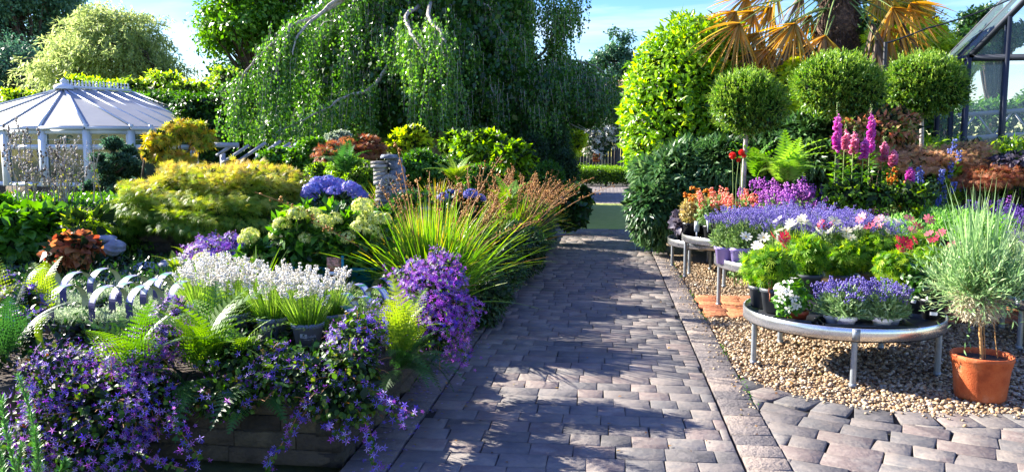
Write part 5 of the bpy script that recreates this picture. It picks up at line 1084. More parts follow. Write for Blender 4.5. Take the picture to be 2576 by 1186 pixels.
# ------------------------------------------------------------------ campanula
def campanula(label, blobs, nf, nl, fs, petal=P_camp, heart=True, trails=(), base=None, zmin=None, ls=4, pink=.0, lump=.22, camface=.35, group='trailing bellflowers', upw=.2, nst=60):
    B_ = np.asarray(blobs, float); c = base if base is not None else B_[0][:3]-A([0, 0, B_[0][5]])
    root = thing('bellflower', label, 'bellflower', tuple(c), group); g = Geo()
    p, nr = blobpts(B_, nf, lo=.82, hi=1.08, lump=lump, ls=ls, zmin=zmin)
    # patchiness
    q = np.sin(p[:, 0]*9+p[:, 2]*7)+np.sin(p[:, 2]*11-p[:, 0]*5+1)+rng.normal(0, .7, len(p)); ok = q > -.9; p, nr = p[ok], nr[ok]
    for tr_ in trails:
        pth = A([at(*k) for k in tr_]); m_ = int(10*len(pth)); s = rng.random(m_)*(len(pth)-1); pp = A([np.interp(s, range(len(pth)), pth[:, j]) for j in range(3)]).T+rng.normal(0, .026, (m_, 3)); p = np.vstack([p, pp]); nr = np.vstack([nr, unit(A([[0, -1., .3]])+rng.normal(0, .5, (m_, 3)))])
    n = len(p); f = unit(nr*.7+A([0, -camface, upw])+rdir(n)*.45); s = fs*rng.uniform(.5, 1.25, n)
    pm = rng.random(n) < pink
    for msk, mi in ((~pm, 0), (pm, 1)):
        if msk.any(): g.inst(STAR, p[msk], frames(unit(np.cross(f[msk], rdir(msk.sum()))), f[msk]), s[msk], rng.uniform(.1, .9, msk.sum()), mi)
    k = rng.random(n) < .35; g.inst(BUD, p[k]+rdir(k.sum())*.02, frames(f[k]), A([[.5, 1, .5]])*fs*.9*np.ones((k.sum(), 1)), rng.uniform(.3, 1, k.sum()), 1)
    g.build('blossom', [petal, P_campp], root)
    g = Geo(); p2, nr2 = blobpts(B_, nl, lo=.6, hi=.98, lump=lump, ls=ls, zmin=zmin); leaves(g, p2, nr2, fs*1.7, OVAL, droop=.5, out=.6, t=rng.beta(1.5, 2, len(p2)))
    p3, nr3 = blobpts(B_, nl, lo=.3, hi=.75, zmin=zmin); leaves(g, p3, nr3, fs*3, QUAD, m=1)
    for tr_ in trails:
        pth = A([at(*k) for k in tr_]); m_ = 8*len(pth); s = rng.random(m_)*(len(pth)-1); pp = A([np.interp(s, range(len(pth)), pth[:, j]) for j in range(3)]).T; leaves(g, pp, A([[0, -1., 0]])*np.ones((m_, 1)), fs*1.3, OVAL)
    g.build('foliage', [leafmat('heart_leaf', ['#23400e', '#3c6418', '#567c24', '#5e7028', '#74402a'], .4, .45, nscale=6, namp=.6), G_core], root)
    st = Geo()
    for tr_ in trails: pth = A([at(*k) for k in tr_]); st.tube(pth, .0022, 4, cap=False)
    pa, na = blobpts(B_, nst, lo=.95, hi=1.15, lump=lump, ls=ls)
    for a_, n_ in zip(pa, na): st.tube([a_-n_*.12, a_, a_+n_*.03+A([0, 0, -.01])], .002, 3, cap=False)
    st.build('stem', M_brown, root); return root
campanula('great curtain of violet bellflowers spilling over the wall at lower left', [bb(170, 960, 3.75, 120, 110, .22), bb(280, 1040, 3.62, 130, 140, .2), bb(130, 1090, 3.6, 110, 120, .2), bb(380, 1010, 3.68, 80, 70, .18), bb(230, 1130, 3.55, 150, 90, .18)], 2500, 1300, .0185, pink=.3, trails=[[(420, 1040, 3.5), (450, 1080, 3.48), (480, 1120, 3.46), (500, 1150, 3.46)], [(330, 1130, 3.4), (400, 1160, 3.4), (470, 1180, 3.4)]])
campanula('sunlit pinkish bellflowers on top of the wall in front of the carry packs', [bb(330, 900, 3.95, 120, 45, .25), bb(420, 850, 4.1, 90, 40, .25), bb(300, 950, 3.8, 100, 40, .2), bb(430, 790, 4.5, 40, 45, .15)], 2100, 700, .018, pink=.6)  # larger pink share puts the sunlit tint into the petal colour
campanula('bellflowers at the left edge behind the rosemary', [bb(20, 830, 4.2, 80, 60, .25), bb(60, 760, 4.6, 60, 50), bb(-20, 720, 4.8, 60, 50)], 700, 700, .021)
campanula('bellflowers and heart-shaped leaves trailing from the wall corner', [bb(620, 900, 4.0, 100, 50, .2), bb(560, 1000, 3.72, 90, 50, .12), bb(780, 960, 3.85, 130, 55, .16), bb(880, 930, 3.95, 80, 70, .2), bb(700, 930, 3.9, 70, 45, .16), bb(850, 1010, 3.75, 110, 50, .12), bb(900, 860, 4.15, 60, 60, .2)], 1050, 3200, .0195, lump=.3, pink=.25, trails=[[(900, 960, 3.8), (950, 990, 3.75), (1000, 1020, 3.7), (1050, 1045, 3.66)], [(900, 1030, 3.7), (930, 1080, 3.66), (940, 1120, 3.65), (940, 1175, 3.64)], [(960, 1000, 3.74), (985, 1040, 3.7), (1010, 1055, 3.7)], [(760, 1020, 3.7), (730, 1080, 3.62), (700, 1130, 3.6), (670, 1180, 3.58)], [(830, 1060, 3.65), (850, 1090, 3.6), (880, 1095, 3.6)]])
campanula('dense violet bellflowers beside the last pot at the wall corner', [bb(905, 830, 4.35, 65, 50, .18), bb(870, 850, 4.3, 40, 35, .15), bb(960, 790, 4.8, 40, 35, .15)], 800, 400, .021)
campanula('tall mound of magenta-violet bellflowers overhanging the path', [bb(1085, 745, 5.1, 85, 80, .26), bb(1100, 820, 5.0, 85, 80, .24), bb(1050, 700, 5.2, 50, 50, .2), bb(1120, 690, 5.15, 45, 50, .18), bb(1150, 790, 5.0, 50, 60), bb(1100, 650, 5.2, 25, 30)], 3600, 900, .0185, pink=.7, trails=[[(1150, 860, 4.9), (1170, 890, 4.85), (1180, 915, 4.8)], [(1000, 680, 5.2), (985, 700, 5.2), (960, 690, 5.2)], [(1180, 770, 4.95), (1210, 775, 4.95)]])
campanula('compact purple mound behind the white lavender', [bb(540, 632, 7.0, 68, 38, .25), bb(500, 645, 7.0, 35, 25), bb(585, 620, 7.1, 30, 35)], 2300, 300, .022, pink=.35, upw=.5)
# rosemary
root = thing('rosemary_bush', 'upright rosemary sprigs in the lower left corner', 'rosemary', tuple(at(50, 1500, 2.6))); g = Geo(); st = Geo()
for tips in [[(95, 1240, 2.6), (90, 1110, 2.6), (75, 1030, 2.62), (45, 945, 2.65)], [(60, 1250, 2.6), (25, 1130, 2.6), (10, 1060, 2.62), (5, 1000, 2.65)], [(100, 1250, 2.55), (95, 1150, 2.55), (88, 1080, 2.55)], [(20, 1260, 2.5), (5, 1170, 2.5), (-10, 1090, 2.5)], [(130, 1260, 2.5), (150, 1190, 2.5), (165, 1160, 2.5)], [(50, 1260, 2.55), (45, 1190, 2.55), (55, 1120, 2.55)], [(-30, 1260, 2.6), (-40, 1130, 2.6), (-30, 1020, 2.6)]]:
    c = A([at(*k) for k in tips]); s = np.linspace(0, len(c)-1, 60); c = A([np.interp(s, range(len(c)), c[:, j]) for j in range(3)]).T; st.tube(c[::5], .0035, 5)
    tg = unit(np.gradient(c, axis=0)); 
    for q in range(5): d = unit(tg*.9+rdir(60)*.75); g.inst(leaf_tp(.085, .03, .05), c, frames(d), rng.uniform(.028, .042, 60)*np.linspace(1, .7, 60), rng.uniform(.2, .9, 60))
g.build('needle', leafmat('rosemary_leaf', ['#2a5a24', '#3f7a34', '#62984a', '#90b878'], .3, .4, .5), root); st.build('stem', M_stem, root)

# ------------------------------------------------------------------ potted plants
def spikes(gf, gs, c, n, h, spread, headlen, bs, hm=0, nb=10, whorl=.012, stem_r=.0016, lean=.28, sq=1.0, hmin=.75):
    a = rng.uniform(0, 2*PI, n); r = np.sqrt(rng.random(n)); s = lean*r+rng.normal(0, .05, n); L_ = h*rng.uniform(hmin, 1.08, n)*(1-.12*r)
    P0 = A(c)+np.column_stack([np.cos(a)*r*spread*.35, np.sin(a)*r*spread*.35, np.zeros(n)]); d = np.column_stack([np.cos(a)*np.sin(s), np.sin(a)*np.sin(s), np.cos(s)])
    tip = P0+d*L_[:, None]; blades(gs, P0, tip-P0, L_, stem_r*2.6, .02, 2, taper=.1, t=rng.uniform(.2, .8, n))
    k = rng.random((n, nb)); ang = rng.uniform(0, 2*PI, (n, nb)); q = L_[:, None]-headlen*k*rng.uniform(.7, 1.1, (n, 1))
    pp = P0[:, None]+d[:, None]*q[..., None]+whorl*np.stack([np.cos(ang), np.sin(ang), 0*ang], -1)*(1-.4*(1-k))[..., None]; pp = pp.reshape(-1, 3)
    dd = unit(np.repeat(d, nb, 0)*.8+np.stack([np.cos(ang), np.sin(ang), 0*ang], -1).reshape(-1, 3)*.8+rdir(n*nb)*.3)
    gf.inst(BUD, pp, frames(dd), (bs*rng.uniform(.7, 1.3, n*nb))[:, None]*A([[sq, 1, sq]]), rng.uniform(0, 1, n*nb), hm)
def wrap_text(g, body, size, R0, c, z, az, m=0, tilt=.0):
    v, f = textmesh(body, size); an = az+v[:, 0]/R0; r = R0+.0012+(v[:, 1])*tilt
    g.add(np.column_stack([c[0]+r*np.cos(an), c[1]+r*np.sin(an), c[2]+z+v[:, 1]]), f, m)
def wrap_rect(g, w_, h_, R0, c, z, az, m=0, n=8, tilt=.0, off=.0016, rot=0):
    xs_ = np.linspace(-w_/2, w_/2, n); v = []
    for zz in (-h_/2, h_/2):
        for x in xs_: x2, z2 = x*math.cos(rot)-zz*math.sin(rot), x*math.sin(rot)+zz*math.cos(rot); an = az+x2/R0; r = R0+off+z2*tilt; v.append([c[0]+r*math.cos(an), c[1]+r*math.sin(an), c[2]+z+z2])
    g.add(v, [[k, k+1, n+k+1, n+k] for k in range(n-1)], m)

# white lavender pots
wl = [((515, 5.0), 0), ((592, 4.95), 0), ((688, 4.85), 1), ((776, 4.72), 2), ((535, 5.3), 0), ((640, 5.25), 0), ((738, 5.15), 0), ((828, 5.0), 3), ((500, 5.55), 0), ((585, 5.6), 0)]
wlab = ['white lavender in a grey pot at the left end of the front row', 'white lavender in a grey pot behind the narrow upright fern', 'white lavender in a grey pot with a tilted price sticker', 'white lavender in the front grey pot, its printed name half hidden by a sticker', 'white lavender behind the leftmost front pot', 'white lavender in the back row behind the second front pot', 'white lavender in the back row between the two stickered pots', 'white lavender in the grey pot just behind the tray corner', 'white lavender at the far left of the back row beside the carry packs', 'white lavender in the back row nearest the crocosmia leaves']
for k, ((u, Y), kind) in enumerate(wl):
    c = at(u, 880, Y); c[2] = LB+.032; root = thing('potted_lavender', wlab[k], 'potted plant', tuple(c), 'white lavender pots')
    g = Geo(); lathe_pot(g, c, .098, .075, .142, rim=.009, seg=40); g.build('pot', M_greypl, root, smooth=True); potdisc(root, c, .088, .125)
    gf, gs, gl = Geo(), Geo(), Geo(); top = c+A([0, 0, .12]); spikes(gf, gs, top, 32, .35, .14, .075, .0135, nb=24, whorl=.0085, lean=.42, sq=1.4, hmin=.72)
    n = 560; a = rng.uniform(0, 2*PI, n); r = np.sqrt(rng.random(n)); s = .55*r; d = np.column_stack([np.cos(a)*np.sin(s), np.sin(a)*np.sin(s), np.cos(s)]); P = top+np.column_stack([np.cos(a)*r*.085, np.sin(a)*r*.085, np.zeros(n)])
    blades(gl, P, d, rng.uniform(.10, .28, n), .005, .05, 3, t=rng.uniform(.1, .9, n))
    n = 160; s = rng.uniform(.8, 1.35, n); a = a[:n]; d = np.column_stack([np.cos(a)*np.sin(s), np.sin(a)*np.sin(s), np.cos(s)]); blades(gl, P[:n], d, rng.uniform(.06, .14, n), .007, .2, 3, t=rng.uniform(0, .5, n))
    gf.build('blossom', P_lavw, root); gs.build('flower_stem', M_stem, root); gl.build('foliage', G_white_f if False else leafmat('white_lavender_foliage', ['#35600f', '#527e20', '#76a03a', '#9cba58'], .4, .5), root)
    if kind:
        az = math.atan2(-c[1], -c[0]); lb = Geo(); ik = Geo()
        zs = {1: .085, 2: .072, 3: .08}[kind]; R0 = .0765+(zs/.112)*.019; da = {1: -.62, 2: -.32, 3: .35}[kind]
        wrap_rect(lb, .042, .027, R0, c, zs, az+da, tilt=.15, rot=-.12); wrap_text(ik, '£5.99', .0105, R0+.002, c, zs-.003, az+da, tilt=.15); wrap_text(ik, 'each', .005, R0+.002, c, zs+.008, az+da, tilt=.15)
        wrap_rect(lb, .042, .027, R0, c, zs, az+da, tilt=.15, rot=-.12)
        lb.build('price_sticker', M_paper, root); ik.build('price_print', M_ink, root)
        if kind == 2:
            pr = Geo(); wrap_text(pr, 'Lavandula', .026, R0, c, zs-.004, az+.0, tilt=.15); wrap_text(pr, 'Angustifolia White', .0095, R0-.003, c, zs-.024, az+.1, tilt=.15); pr.build('pot_lettering', mat('pot_print', '#c9ced6', .5), root)
        if kind == 3:
            pr = Geo(); wrap_rect(pr, .05, .045, R0, c, zs, az+da, tilt=.15); [wrap_rect(pr, .004, .04, R0, c, zs, az+da+.4+.1*q, tilt=.15) for q in range(3)]; pr.build('pot_lettering', mat('pot_print_pale', '#8f9cb4', .5), root)
def tray(name, label, cx, cy, z, w_, d_, h_, rz, m, cat='tray', notch=True, cells=None, group=None):
    root = thing(name, label, cat, (cx, cy, z), group); g = Geo(); ca, sa = math.cos(rz), math.sin(rz)
    def T(x, y): return [cx+x*ca-y*sa, cy+x*sa+y*ca]
    g.box([cx, cy, z+.004], (w_-.02, d_-.02, .006), rz=rz)
    for x0, y0, x1, y1 in ((-w_/2, -d_/2, w_/2, -d_/2), (w_/2, -d_/2, w_/2, d_/2), (w_/2, d_/2, -w_/2, d_/2), (-w_/2, d_/2, -w_/2, -d_/2)):
        L_ = math.hypot(x1-x0, y1-y0); n = max(3, int(L_/.02)); P = []
        nx_, ny_ = (y1-y0)/L_, -(x1-x0)/L_
        for k in range(n+1):
            s = k/n; x, y = x0+(x1-x0)*s, y0+(y1-y0)*s; hh = h_*(1-(.45*max(0, math.cos(s*L_/.2*2*PI))**3 if notch else 0))
            inx, iny = x-nx_*.008*0, y; P += [[*T(x*.95, y*.95), z], [*T(x, y), z+hh], [*T(x+nx_*.008, y+ny_*.008), z+hh-.002], [*T(x+nx_*.009, y+ny_*.009), z+hh-.014]]
        g.add(P, [[4*k+j, 4*k+4+j, 4*k+5+j, 4*k+1+j] for k in range(n) for j in range(3)])
    g.build('tray_shell', m, root); return root
tray('plant_tray', 'dark carrying tray under the front white lavender pots', *(lambda p: (p[0]+.02, p[1]))(at(765, 880, 4.93)), LB, .42, .62, .05, math.radians(7), M_black, group='plant trays')
tray('plant_tray', 'dark carrying tray under the left white lavender pots', *(lambda p: (p[0], p[1]))(at(560, 880, 5.2)), LB, .62, .62, .05, math.radians(4), M_black, group='plant trays')

# carry packs with arched handle straps
M_strap = mat('strap_card', '#6c6ab0', .5, col2='#7678b8', nscale=3); M_strapb = mat('strap_back', '#969c86', .65); M_navy = mat('strap_navy', '#2a2670', .5); M_grn = mat('strap_green', '#2f7a5a', .5)
M_pack = mat('pack_plastic', '#5c6068', .5, col2='#767a84', nscale=8)
def pack(label, u, Y, rz, leafm=None, strap=True, hh=.25, w_=.26, d_=.30, z=LB, group='carry packs of young lavender', foln=900):
    c = at(u, 870, Y); c[2] = z; root = thing('carry_pack', label, 'plant pack', tuple(c), group, rz)
    g = Geo(); cols, rows = 2, 3; ch = .075
    for i_ in range(cols):
        for j in range(rows):
            x, y = (i_-.5)*w_/cols, (j-1)*d_/rows; a, b = w_/cols/2-.003, d_/rows/2-.003
            v = [[x+sx*a*.8, y+sy*b*.8, .002] for sx, sy in ((-1, -1), (1, -1), (1, 1), (-1, 1))]+[[x+sx*a, y+sy*b, ch] for sx, sy in ((-1, -1), (1, -1), (1, 1), (-1, 1))]
            g.add(v, [[3, 2, 1, 0]]+[[k, (k+1) % 4, 4+(k+1) % 4, 4+k] for k in range(4)])
    for sx, sy, lx, ly in ((0, -1, w_+.02, .012), (0, 1, w_+.02, .012), (-1, 0, .012, d_+.02), (1, 0, .012, d_+.02)): g.box([sx*w_/2, sy*d_/2, ch-.004], (lx, ly, .014))
    g.build('cell_tray', M_pack, root, world=False)
    s_ = Geo(); s_.box([0, 0, ch-.012], (w_-.01, d_-.01, .01)); s_.build('potting_soil', M_soilp, root, world=False)
    f = Geo(); n = foln; P = np.column_stack([rng.uniform(-w_/2, w_/2, n), rng.uniform(-d_/2, d_/2, n), np.full(n, ch)]); d = unit(np.column_stack([rng.normal(0, .5, n), rng.normal(0, .5, n), np.ones(n)])); L_ = rng.uniform(.03, .08, n)
    for q in range(3): e = P+d*(L_*(.35+.3*q))[:, None]; leaves(f, e, d, .026, LEAFN, droop=-.3, out=.8, jit=.8, tlo=.1, thi=1)
    blades(f, P, d, L_, .004, .05, 2); f.build('foliage', leafm or G_lavg, root, world=False)
    if strap:
        st = Geo(); n = 26; th = np.linspace(-.12, PI+.12, n); R = w_/2+.004; cz = ch+hh-R; ctr = [(-R*math.cos(t_)*1.0, cz+R*math.sin(t_)) for t_ in th]
        ctr = [(-R, .03)]+[(x, z_) for x, z_ in ctr if z_ > .05]+[(R, .03)]; sw = .034
        def seg(c0, c1, m, off=0):
            (x0, z0), (x1, z1) = c0, c1; L_ = math.hypot(x1-x0, z1-z0)+1e-9; nx_, nz_ = -(z1-z0)/L_*off, (x1-x0)/L_*off
            st.add([[x0+nx_, -sw, z0+nz_], [x0+nx_, sw, z0+nz_], [x1+nx_, sw, z1+nz_], [x1+nx_, -sw, z1+nz_]], [[0, 1, 2, 3]], m)
        K = len(ctr)
        for k in range(K-1):
            fr_ = k/K; m = 2 if fr_ < .12 else (0 if fr_ < .55 else 1); seg(ctr[k], ctr[k+1], 1); seg(ctr[k], ctr[k+1], m, .0015)
            if .14 < fr_ < .34: st.add([[ctr[k][0]-.002, -sw*.7, ctr[k][1]+.002], [ctr[k][0]-.002, sw*.55, ctr[k][1]+.002], [ctr[k+1][0]-.002, sw*.55, ctr[k+1][1]+.003], [ctr[k+1][0]-.002, -sw*.7, ctr[k+1][1]+.003]], [[0, 1, 2, 3]], 3)
            if .35 < fr_ < .40: seg(ctr[k], ctr[k+1], 4, .003)
            if .47 < fr_ < .52: st.add([[ctr[k][0]-.001, -sw*.5, ctr[k][1]+.004], [ctr[k][0]-.001, sw*.5, ctr[k][1]+.004], [ctr[k+1][0], sw*.5, ctr[k+1][1]+.004], [ctr[k+1][0], -sw*.5, ctr[k+1][1]+.004]], [[0, 1, 2, 3]], 3)
        st.build('handle_strap', [M_strap, M_strapb, M_navy, M_paper, M_grn], root, world=False)
    return root
pk = [(178, 5.0, -.15, 'carry pack at the front left with its arched strap over grey-green seedlings'), (282, 5.0, -.25, 'carry pack in front, right of the leftmost one, strap with a white price panel'), (205, 5.55, -.1, 'carry pack behind the front left one'), (272, 5.75, -.15, 'carry pack in the back row, second strap behind the price panel'), (345, 5.45, -.2, 'carry pack whose strap stands behind the front one with the price panel'), (405, 5.35, -.2, 'carry pack with a violet strap just right of the middle of the row'), (470, 5.25, -.1, 'carry pack nearest the white lavender, strap wide open'), (120, 5.7, -.1, 'carry pack at the left end of the back row'), (435, 5.6, -.15, 'carry pack in the back row just left of the white lavender'), (330, 5.15, -.2, 'carry pack in the front row next to the lower fern'), (372, 5.05, -.2, 'carry pack hidden in part by the ladder-like fern')]
for u, Y, rz, lab in pk: pack(lab, u, Y, rz+1.45, hh=.25)
pr_ = [(868, 5.0, -.35, 'grey-green seedling pack at the bed edge, nearest the bellflowers'), (915, 5.35, -.35, 'seedling pack one back from the bed edge corner, with a striped strap'), (950, 5.75, -.35, 'seedling pack behind, beside the purple mound'), (870, 5.45, -.35, 'seedling pack behind the back white lavender, strap lying low'), (905, 5.85, -.35, 'seedling pack under the low arched strap next to the teal pot'), (968, 6.15, -.35, 'last seedling pack in the right hand block of packs')]
for u, Y, rz, lab in pr_: pack(lab, u, Y, rz+2.9, leafm=G_lavf, hh=.15, w_=.24, d_=.30, foln=1000, group='carry packs beside the white lavender')

# ------------------------------------------------------------------ display tables
def table(label, cx, cy, r, z, nlegs=6, rot=0.3, rim=.086):
    root = thing('display_table', label, 'table', (cx, cy, 0), 'round metal display tables')
    g = Geo(); a = np.linspace(0, 2*PI, 73)
    g.lathe([[r-.004, z-rim], [r, z-rim+.002], [r, z-.003], [r-.003, z], [r-.012, z], [r-.012, z-rim+.006], [r-.02, z-rim]], (cx, cy, 0), 96)
    g.build('rim', M_alu, root, smooth=False)
    g = Geo(); g.lathe([[.001, z-rim+.03], [r-.013, z-rim+.03], [r-.013, z-rim-.01], [.001, z-rim-.01]], (cx, cy, 0), 64); g.build('tray_bed', M_black, root)
    for k in range(2): g = Geo(); t_ = rot+k*PI; p = A([cx+r*1.001*math.cos(t_), cy+r*1.001*math.sin(t_), z-rim/2]); g.box(p, (.004, .05, rim*.9), rz=t_); [g.box(p+A([0, 0, dz]), (.012, .008, .008), rz=t_) for dz in (-.025, .025)]; g.build('rim_joint', M_galv, root)
    for k in range(nlegs):
        t_ = rot+k*2*PI/nlegs; x, y = cx+(r-.05)*math.cos(t_), cy+(r-.05)*math.sin(t_); g = Geo(); g.tube([[x, y, -.01], [x, y, z-rim-.01]], .021, 12); g.lathe([[.021, 0], [.026, 0], [.026, .03], [.021, .03]], (x, y, -.004), 12); g.lathe([[.021, 0], [.035, 0], [.035, .006], [.021, .006]], (x, y, z-rim-.016), 12)
        g.build('leg', M_galv, root)
    return root
TABS = dict(T1=(1.766, 6.195, .715, .415), T2=(2.08, 8.15, 1.0, .55), T3=(1.78, 10.25, .84, .56), T4=(1.62, 11.0, .80, .43), T5=(4.15, 7.0, .88, .42), T6=(4.25, 8.95, .92, .55), T7=(3.75, 10.85, .92, .60))
tl = dict(T1='nearest round aluminium display table crowded with cosmos and lavender', T2='round display table carrying the lilac lavender pots, second from the front', T3='raised round display table with the orange wallflowers', T4='lower round display table tucked under the raised one by the bamboo', T5='round display table cut off at the right picture edge', T6='round display table carrying the dark French lavender', T7='round display table in the back carrying the foxgloves')
for (k, v), rt in zip(TABS.items(), (-1.706, -2.35, -2.1, -2.4, -2.9, -2.6, -2.4)): table(tl[k], *v, rot=rt, nlegs=5 if k == 'T1' else 6)
def ztab(k): return TABS[k][3]-.045
def ontab(k, u, v):   # pixel of the pot base -> point on that table
    return atz(u, v, ztab(k)+.001)

# lavender (purple) templates
def lav_template(potm, flowerm, folm, h=.36, n=70, rt=.095, ph=.17, bs=.011, name='potted_lavender', fol=700, whorl=.009, hl=.05, lean=.5, spread=.2, nb=11, folh=.2, foll=.05, sq=1.0):
    root = thing(name, '', 'potted plant', (0, 0, 0)); g = Geo(); lathe_pot(g, (0, 0, 0), rt, rt*.76, ph); g.build('pot', potm, root, world=False, smooth=True); g = Geo(); g.lathe([[.001, ph-.02], [rt-.01, ph-.025]], seg=20); g.build('potting_soil', M_soilp, root, world=False)
    gf, gs, gl = Geo(), Geo(), Geo(); spikes(gf, gs, (0, 0, ph-.02), n, h, spread, hl, bs, nb=nb, whorl=whorl, lean=lean, sq=sq)
    d = rdir(fol); d[:, 2] = np.abs(d[:, 2]); P = A([0, 0, ph])+d*A([spread*.8, spread*.8, folh])*rng.uniform(.35, 1, (fol, 1)); leaves(gl, P, d, foll, LEAFN, droop=-.4, out=.8, jit=.6, tlo=.1, thi=1)
    n3 = 260; d = rdir(n3); d[:, 2] = np.abs(d[:, 2])+.3; blades(gl, np.tile(A([[0, 0, ph-.02]]), (n3, 1))+rng.normal(0, .02, (n3, 3))*A([1, 1, 0]), d, rng.uniform(.1, .2, n3), .006, .1, 3)
    gf.build('blossom', flowerm, root, world=False); gs.build('flower_stem', M_stem, root, world=False); gl.build('foliage', folm, root, world=False); return root
M_lilac = mat('lilac_plastic', '#b3a2e2', .4, col2='#a594d8', nscale=4, spec=.5)
LT = [lav_template(M_lilac, P_lav, G_lavf, h=.40, n=62, spread=.17, lean=.45, bs=.0135, nb=13, hl=.055, folh=.24, fol=900) for _ in range(2)]
used = set()
def place(tp, c, rz, s, label, group):
    if id(tp) in used or tp.name in used: return dup(tp, c, rz, s, label, group)
    used.add(tp.name); tp.location = c; tp.rotation_euler = (0, 0, rz); tp.scale = (s, s, s); tagit(tp, label, None, group); return tp
i_ = 0
x0 = ontab('T2', 1822, 662); x1 = ontab('T2', 1862, 668)
place(LT[0], tuple(x0), .3, 1.0, 'lavender in the leftmost lilac pot on the second table', 'lavender in lilac pots')
place(LT[1], tuple(x1), 1.1, 1.05, 'lavender in the lilac pot at the front rim of the second table', 'lavender in lilac pots')
cx, cy, r, _ = TABS['T2']
pts = []
for ring, m_ in ((.84, 16), (.62, 11), (.38, 7), (.12, 2)):
    for k in range(m_):
        t_ = k*2*PI/m_+ring*3; p = A([cx+r*ring*math.cos(t_), cy+r*ring*math.sin(t_), ztab('T2')+.001])
        if min(np.linalg.norm(p-x0), np.linalg.norm(p-x1)) < .19: continue
        if ring > .8 and math.sin(t_) < -.55 and p[0] > x1[0]+.1: pass
        pts.append(p)
G_thy = leafmat('fresh_green_leaf', ['#3c7020', '#5c9636', '#86b85a', '#a6cc7a'], .4, .5)
GT = lav_template(M_black, P_lav, G_thy, h=.2, n=4, spread=.19, fol=1500, folh=.26, name='potted_herb', foll=.045)
for k, p in enumerate(pts):
    u, v = proj(p)
    if p[0] > 2.35 and p[1] > 7.6 and u > 2190: place(GT, tuple(p), k*1.3, .95+.15*(k % 3)/2, 'fresh green leafy herb pot without flowers behind the cosmos', 'green herb pots')
    else: place(LT[k % 2], tuple(p), k*1.7, .92+.14*((k*7) % 5)/5, 'one of the violet lavenders massed behind the cosmos on the second table', 'massed lavender on the second table')
# cosmos
def cosmos_template(flm, n=1400, h=.30, fl=6, potr=.10):
    root = thing('potted_cosmos', '', 'potted plant', (0, 0, 0)); ph = .17; g = Geo(); lathe_pot(g, (0, 0, 0), potr, potr*.76, ph); g.build('pot', M_greypot, root, world=False, smooth=True); g = Geo(); g.lathe([[.001, ph-.02], [potr-.01, ph-.025]], seg=20); g.build('potting_soil', M_soilp, root, world=False)
    gl = Geo(); bl = [(0, 0, ph+.13, .14, .14, .14), (.05, -.04, ph+.06, .11, .11, .09), (-.05, .04, ph+.16, .11, .11, .11)]
    p, nr = blobpts(bl, n, lo=.35, lump=.25); leaves(gl, p, nr, .06, MAPLEF, droop=.1, out=.5, jit=.8, tlo=0, thi=1)
    p, nr = blobpts(bl, n//3, lo=.2, hi=.7); leaves(gl, p, nr, .07, QUAD, droop=0, m=1); gl.build('foliage', [G_cosm, G_mid], root, world=False)
    gf, gs = Geo(), Geo()
    for k in range(fl):
        a = rng.uniform(0, 2*PI); r = rng.uniform(.02, .17); c = A([r*math.cos(a), r*math.sin(a), ph+h+rng.uniform(.0, .1)]); gf = Geo(); nn = unit(A([rng.normal(0, .4), -.9+rng.normal(0, .35), 1.]))
        fr = frames(unit(np.cross([nn], rdir(1))), [nn]); gf.inst(DAISY, [c], fr, rng.uniform(.040, .052), rng.uniform(0, 1)); gf.inst(BUD, [c-nn*.002], frames([nn]), A([[.018, .014, .018]]), .5, 1); gf.build('flower', [flm, P_yel], root, world=False)
        gs.tube([A([c[0]*.3, c[1]*.3, ph+.1]), A([c[0]*.8, c[1]*.8, ph+h*.7]), c], .0018, 4)
    gs.build('flower_stem', M_stem, root, world=False); return root
M_greypot = mat('dark_grey_plastic', '#4b4f56', .45, col2='#3c4046', nscale=4)
cw = cosmos_template(P_white); crd = cosmos_template(P_red); cpk = cosmos_template(leafmat('dusky_pink_petal', ['#b04a5a', '#c86878', '#d88890'], .35), fl=4)
cl = [(cw, 1915, 770, 'white cosmos in the grey pot at the left rim of the nearest table'), (crd, 1948, 782, 'red cosmos in the grey pot with a picture label, left side of the nearest table'), (cw, 2030, 745, 'white cosmos behind the white bedding plant'), (cw, 2120, 738, 'white cosmos behind the small lavenders'), (crd, 2075, 722, 'red cosmos at the back of the nearest table'), (cpk, 2190, 735, 'dusky cosmos at the middle back of the nearest table'), (crd, 2255, 775, 'red cosmos in a black pot right of the small lavenders'), (cw, 2215, 722, 'white cosmos at the back right of the nearest table'), (cpk, 2290, 735, 'dusky pink cosmos at the back right rim'), (cpk, 2335, 755, 'dusky pink cosmos beside the standard lavender'), (cw, 1985, 728, 'white cosmos at the back left of the nearest table')]
for k, (tp, u, v, lab) in enumerate(cl): place(tp, tuple(ontab('T1', u, v)), k*1.1, 1.0+.08*(k % 3), lab, 'potted cosmos')
# tags on the pots
def tag_stake(name, label, c, w_, h_, m, rz, tilt=0, m2=None):
    g = Geo(); g.box(c+A([0, 0, h_/2]), (w_, .003, h_), 0, rz=rz); g.box(c+A([0, -.003, h_*.62]), (w_*.8, .002, h_*.4), 1, rz=rz); g.box(c+A([0, 0, -.03]), (w_*.3, .003, .07), 0, rz=rz)
    g.build(name, [m, m2 or M_paper], label=label, cat='plant label', group='plant labels')
M_redtag = mat('red_picture_label', '#a8402c', .5, ramp=['#7a2418', '#c85a3c', '#e09a70', '#5a3a1c'], nscale=60)
M_whtag = mat('white_picture_label', '#b8bcc8', .5, ramp=['#8a90a4', '#c8ccd8', '#e8eaf0'], nscale=50)
p = ontab('T1', 1930, 782); tag_stake('plant_label', 'red flowered picture label in the grey pot at the left of the nearest table', p+A([0, -.09, .16]), .035, .10, M_redtag, .4, m2=M_redtag)
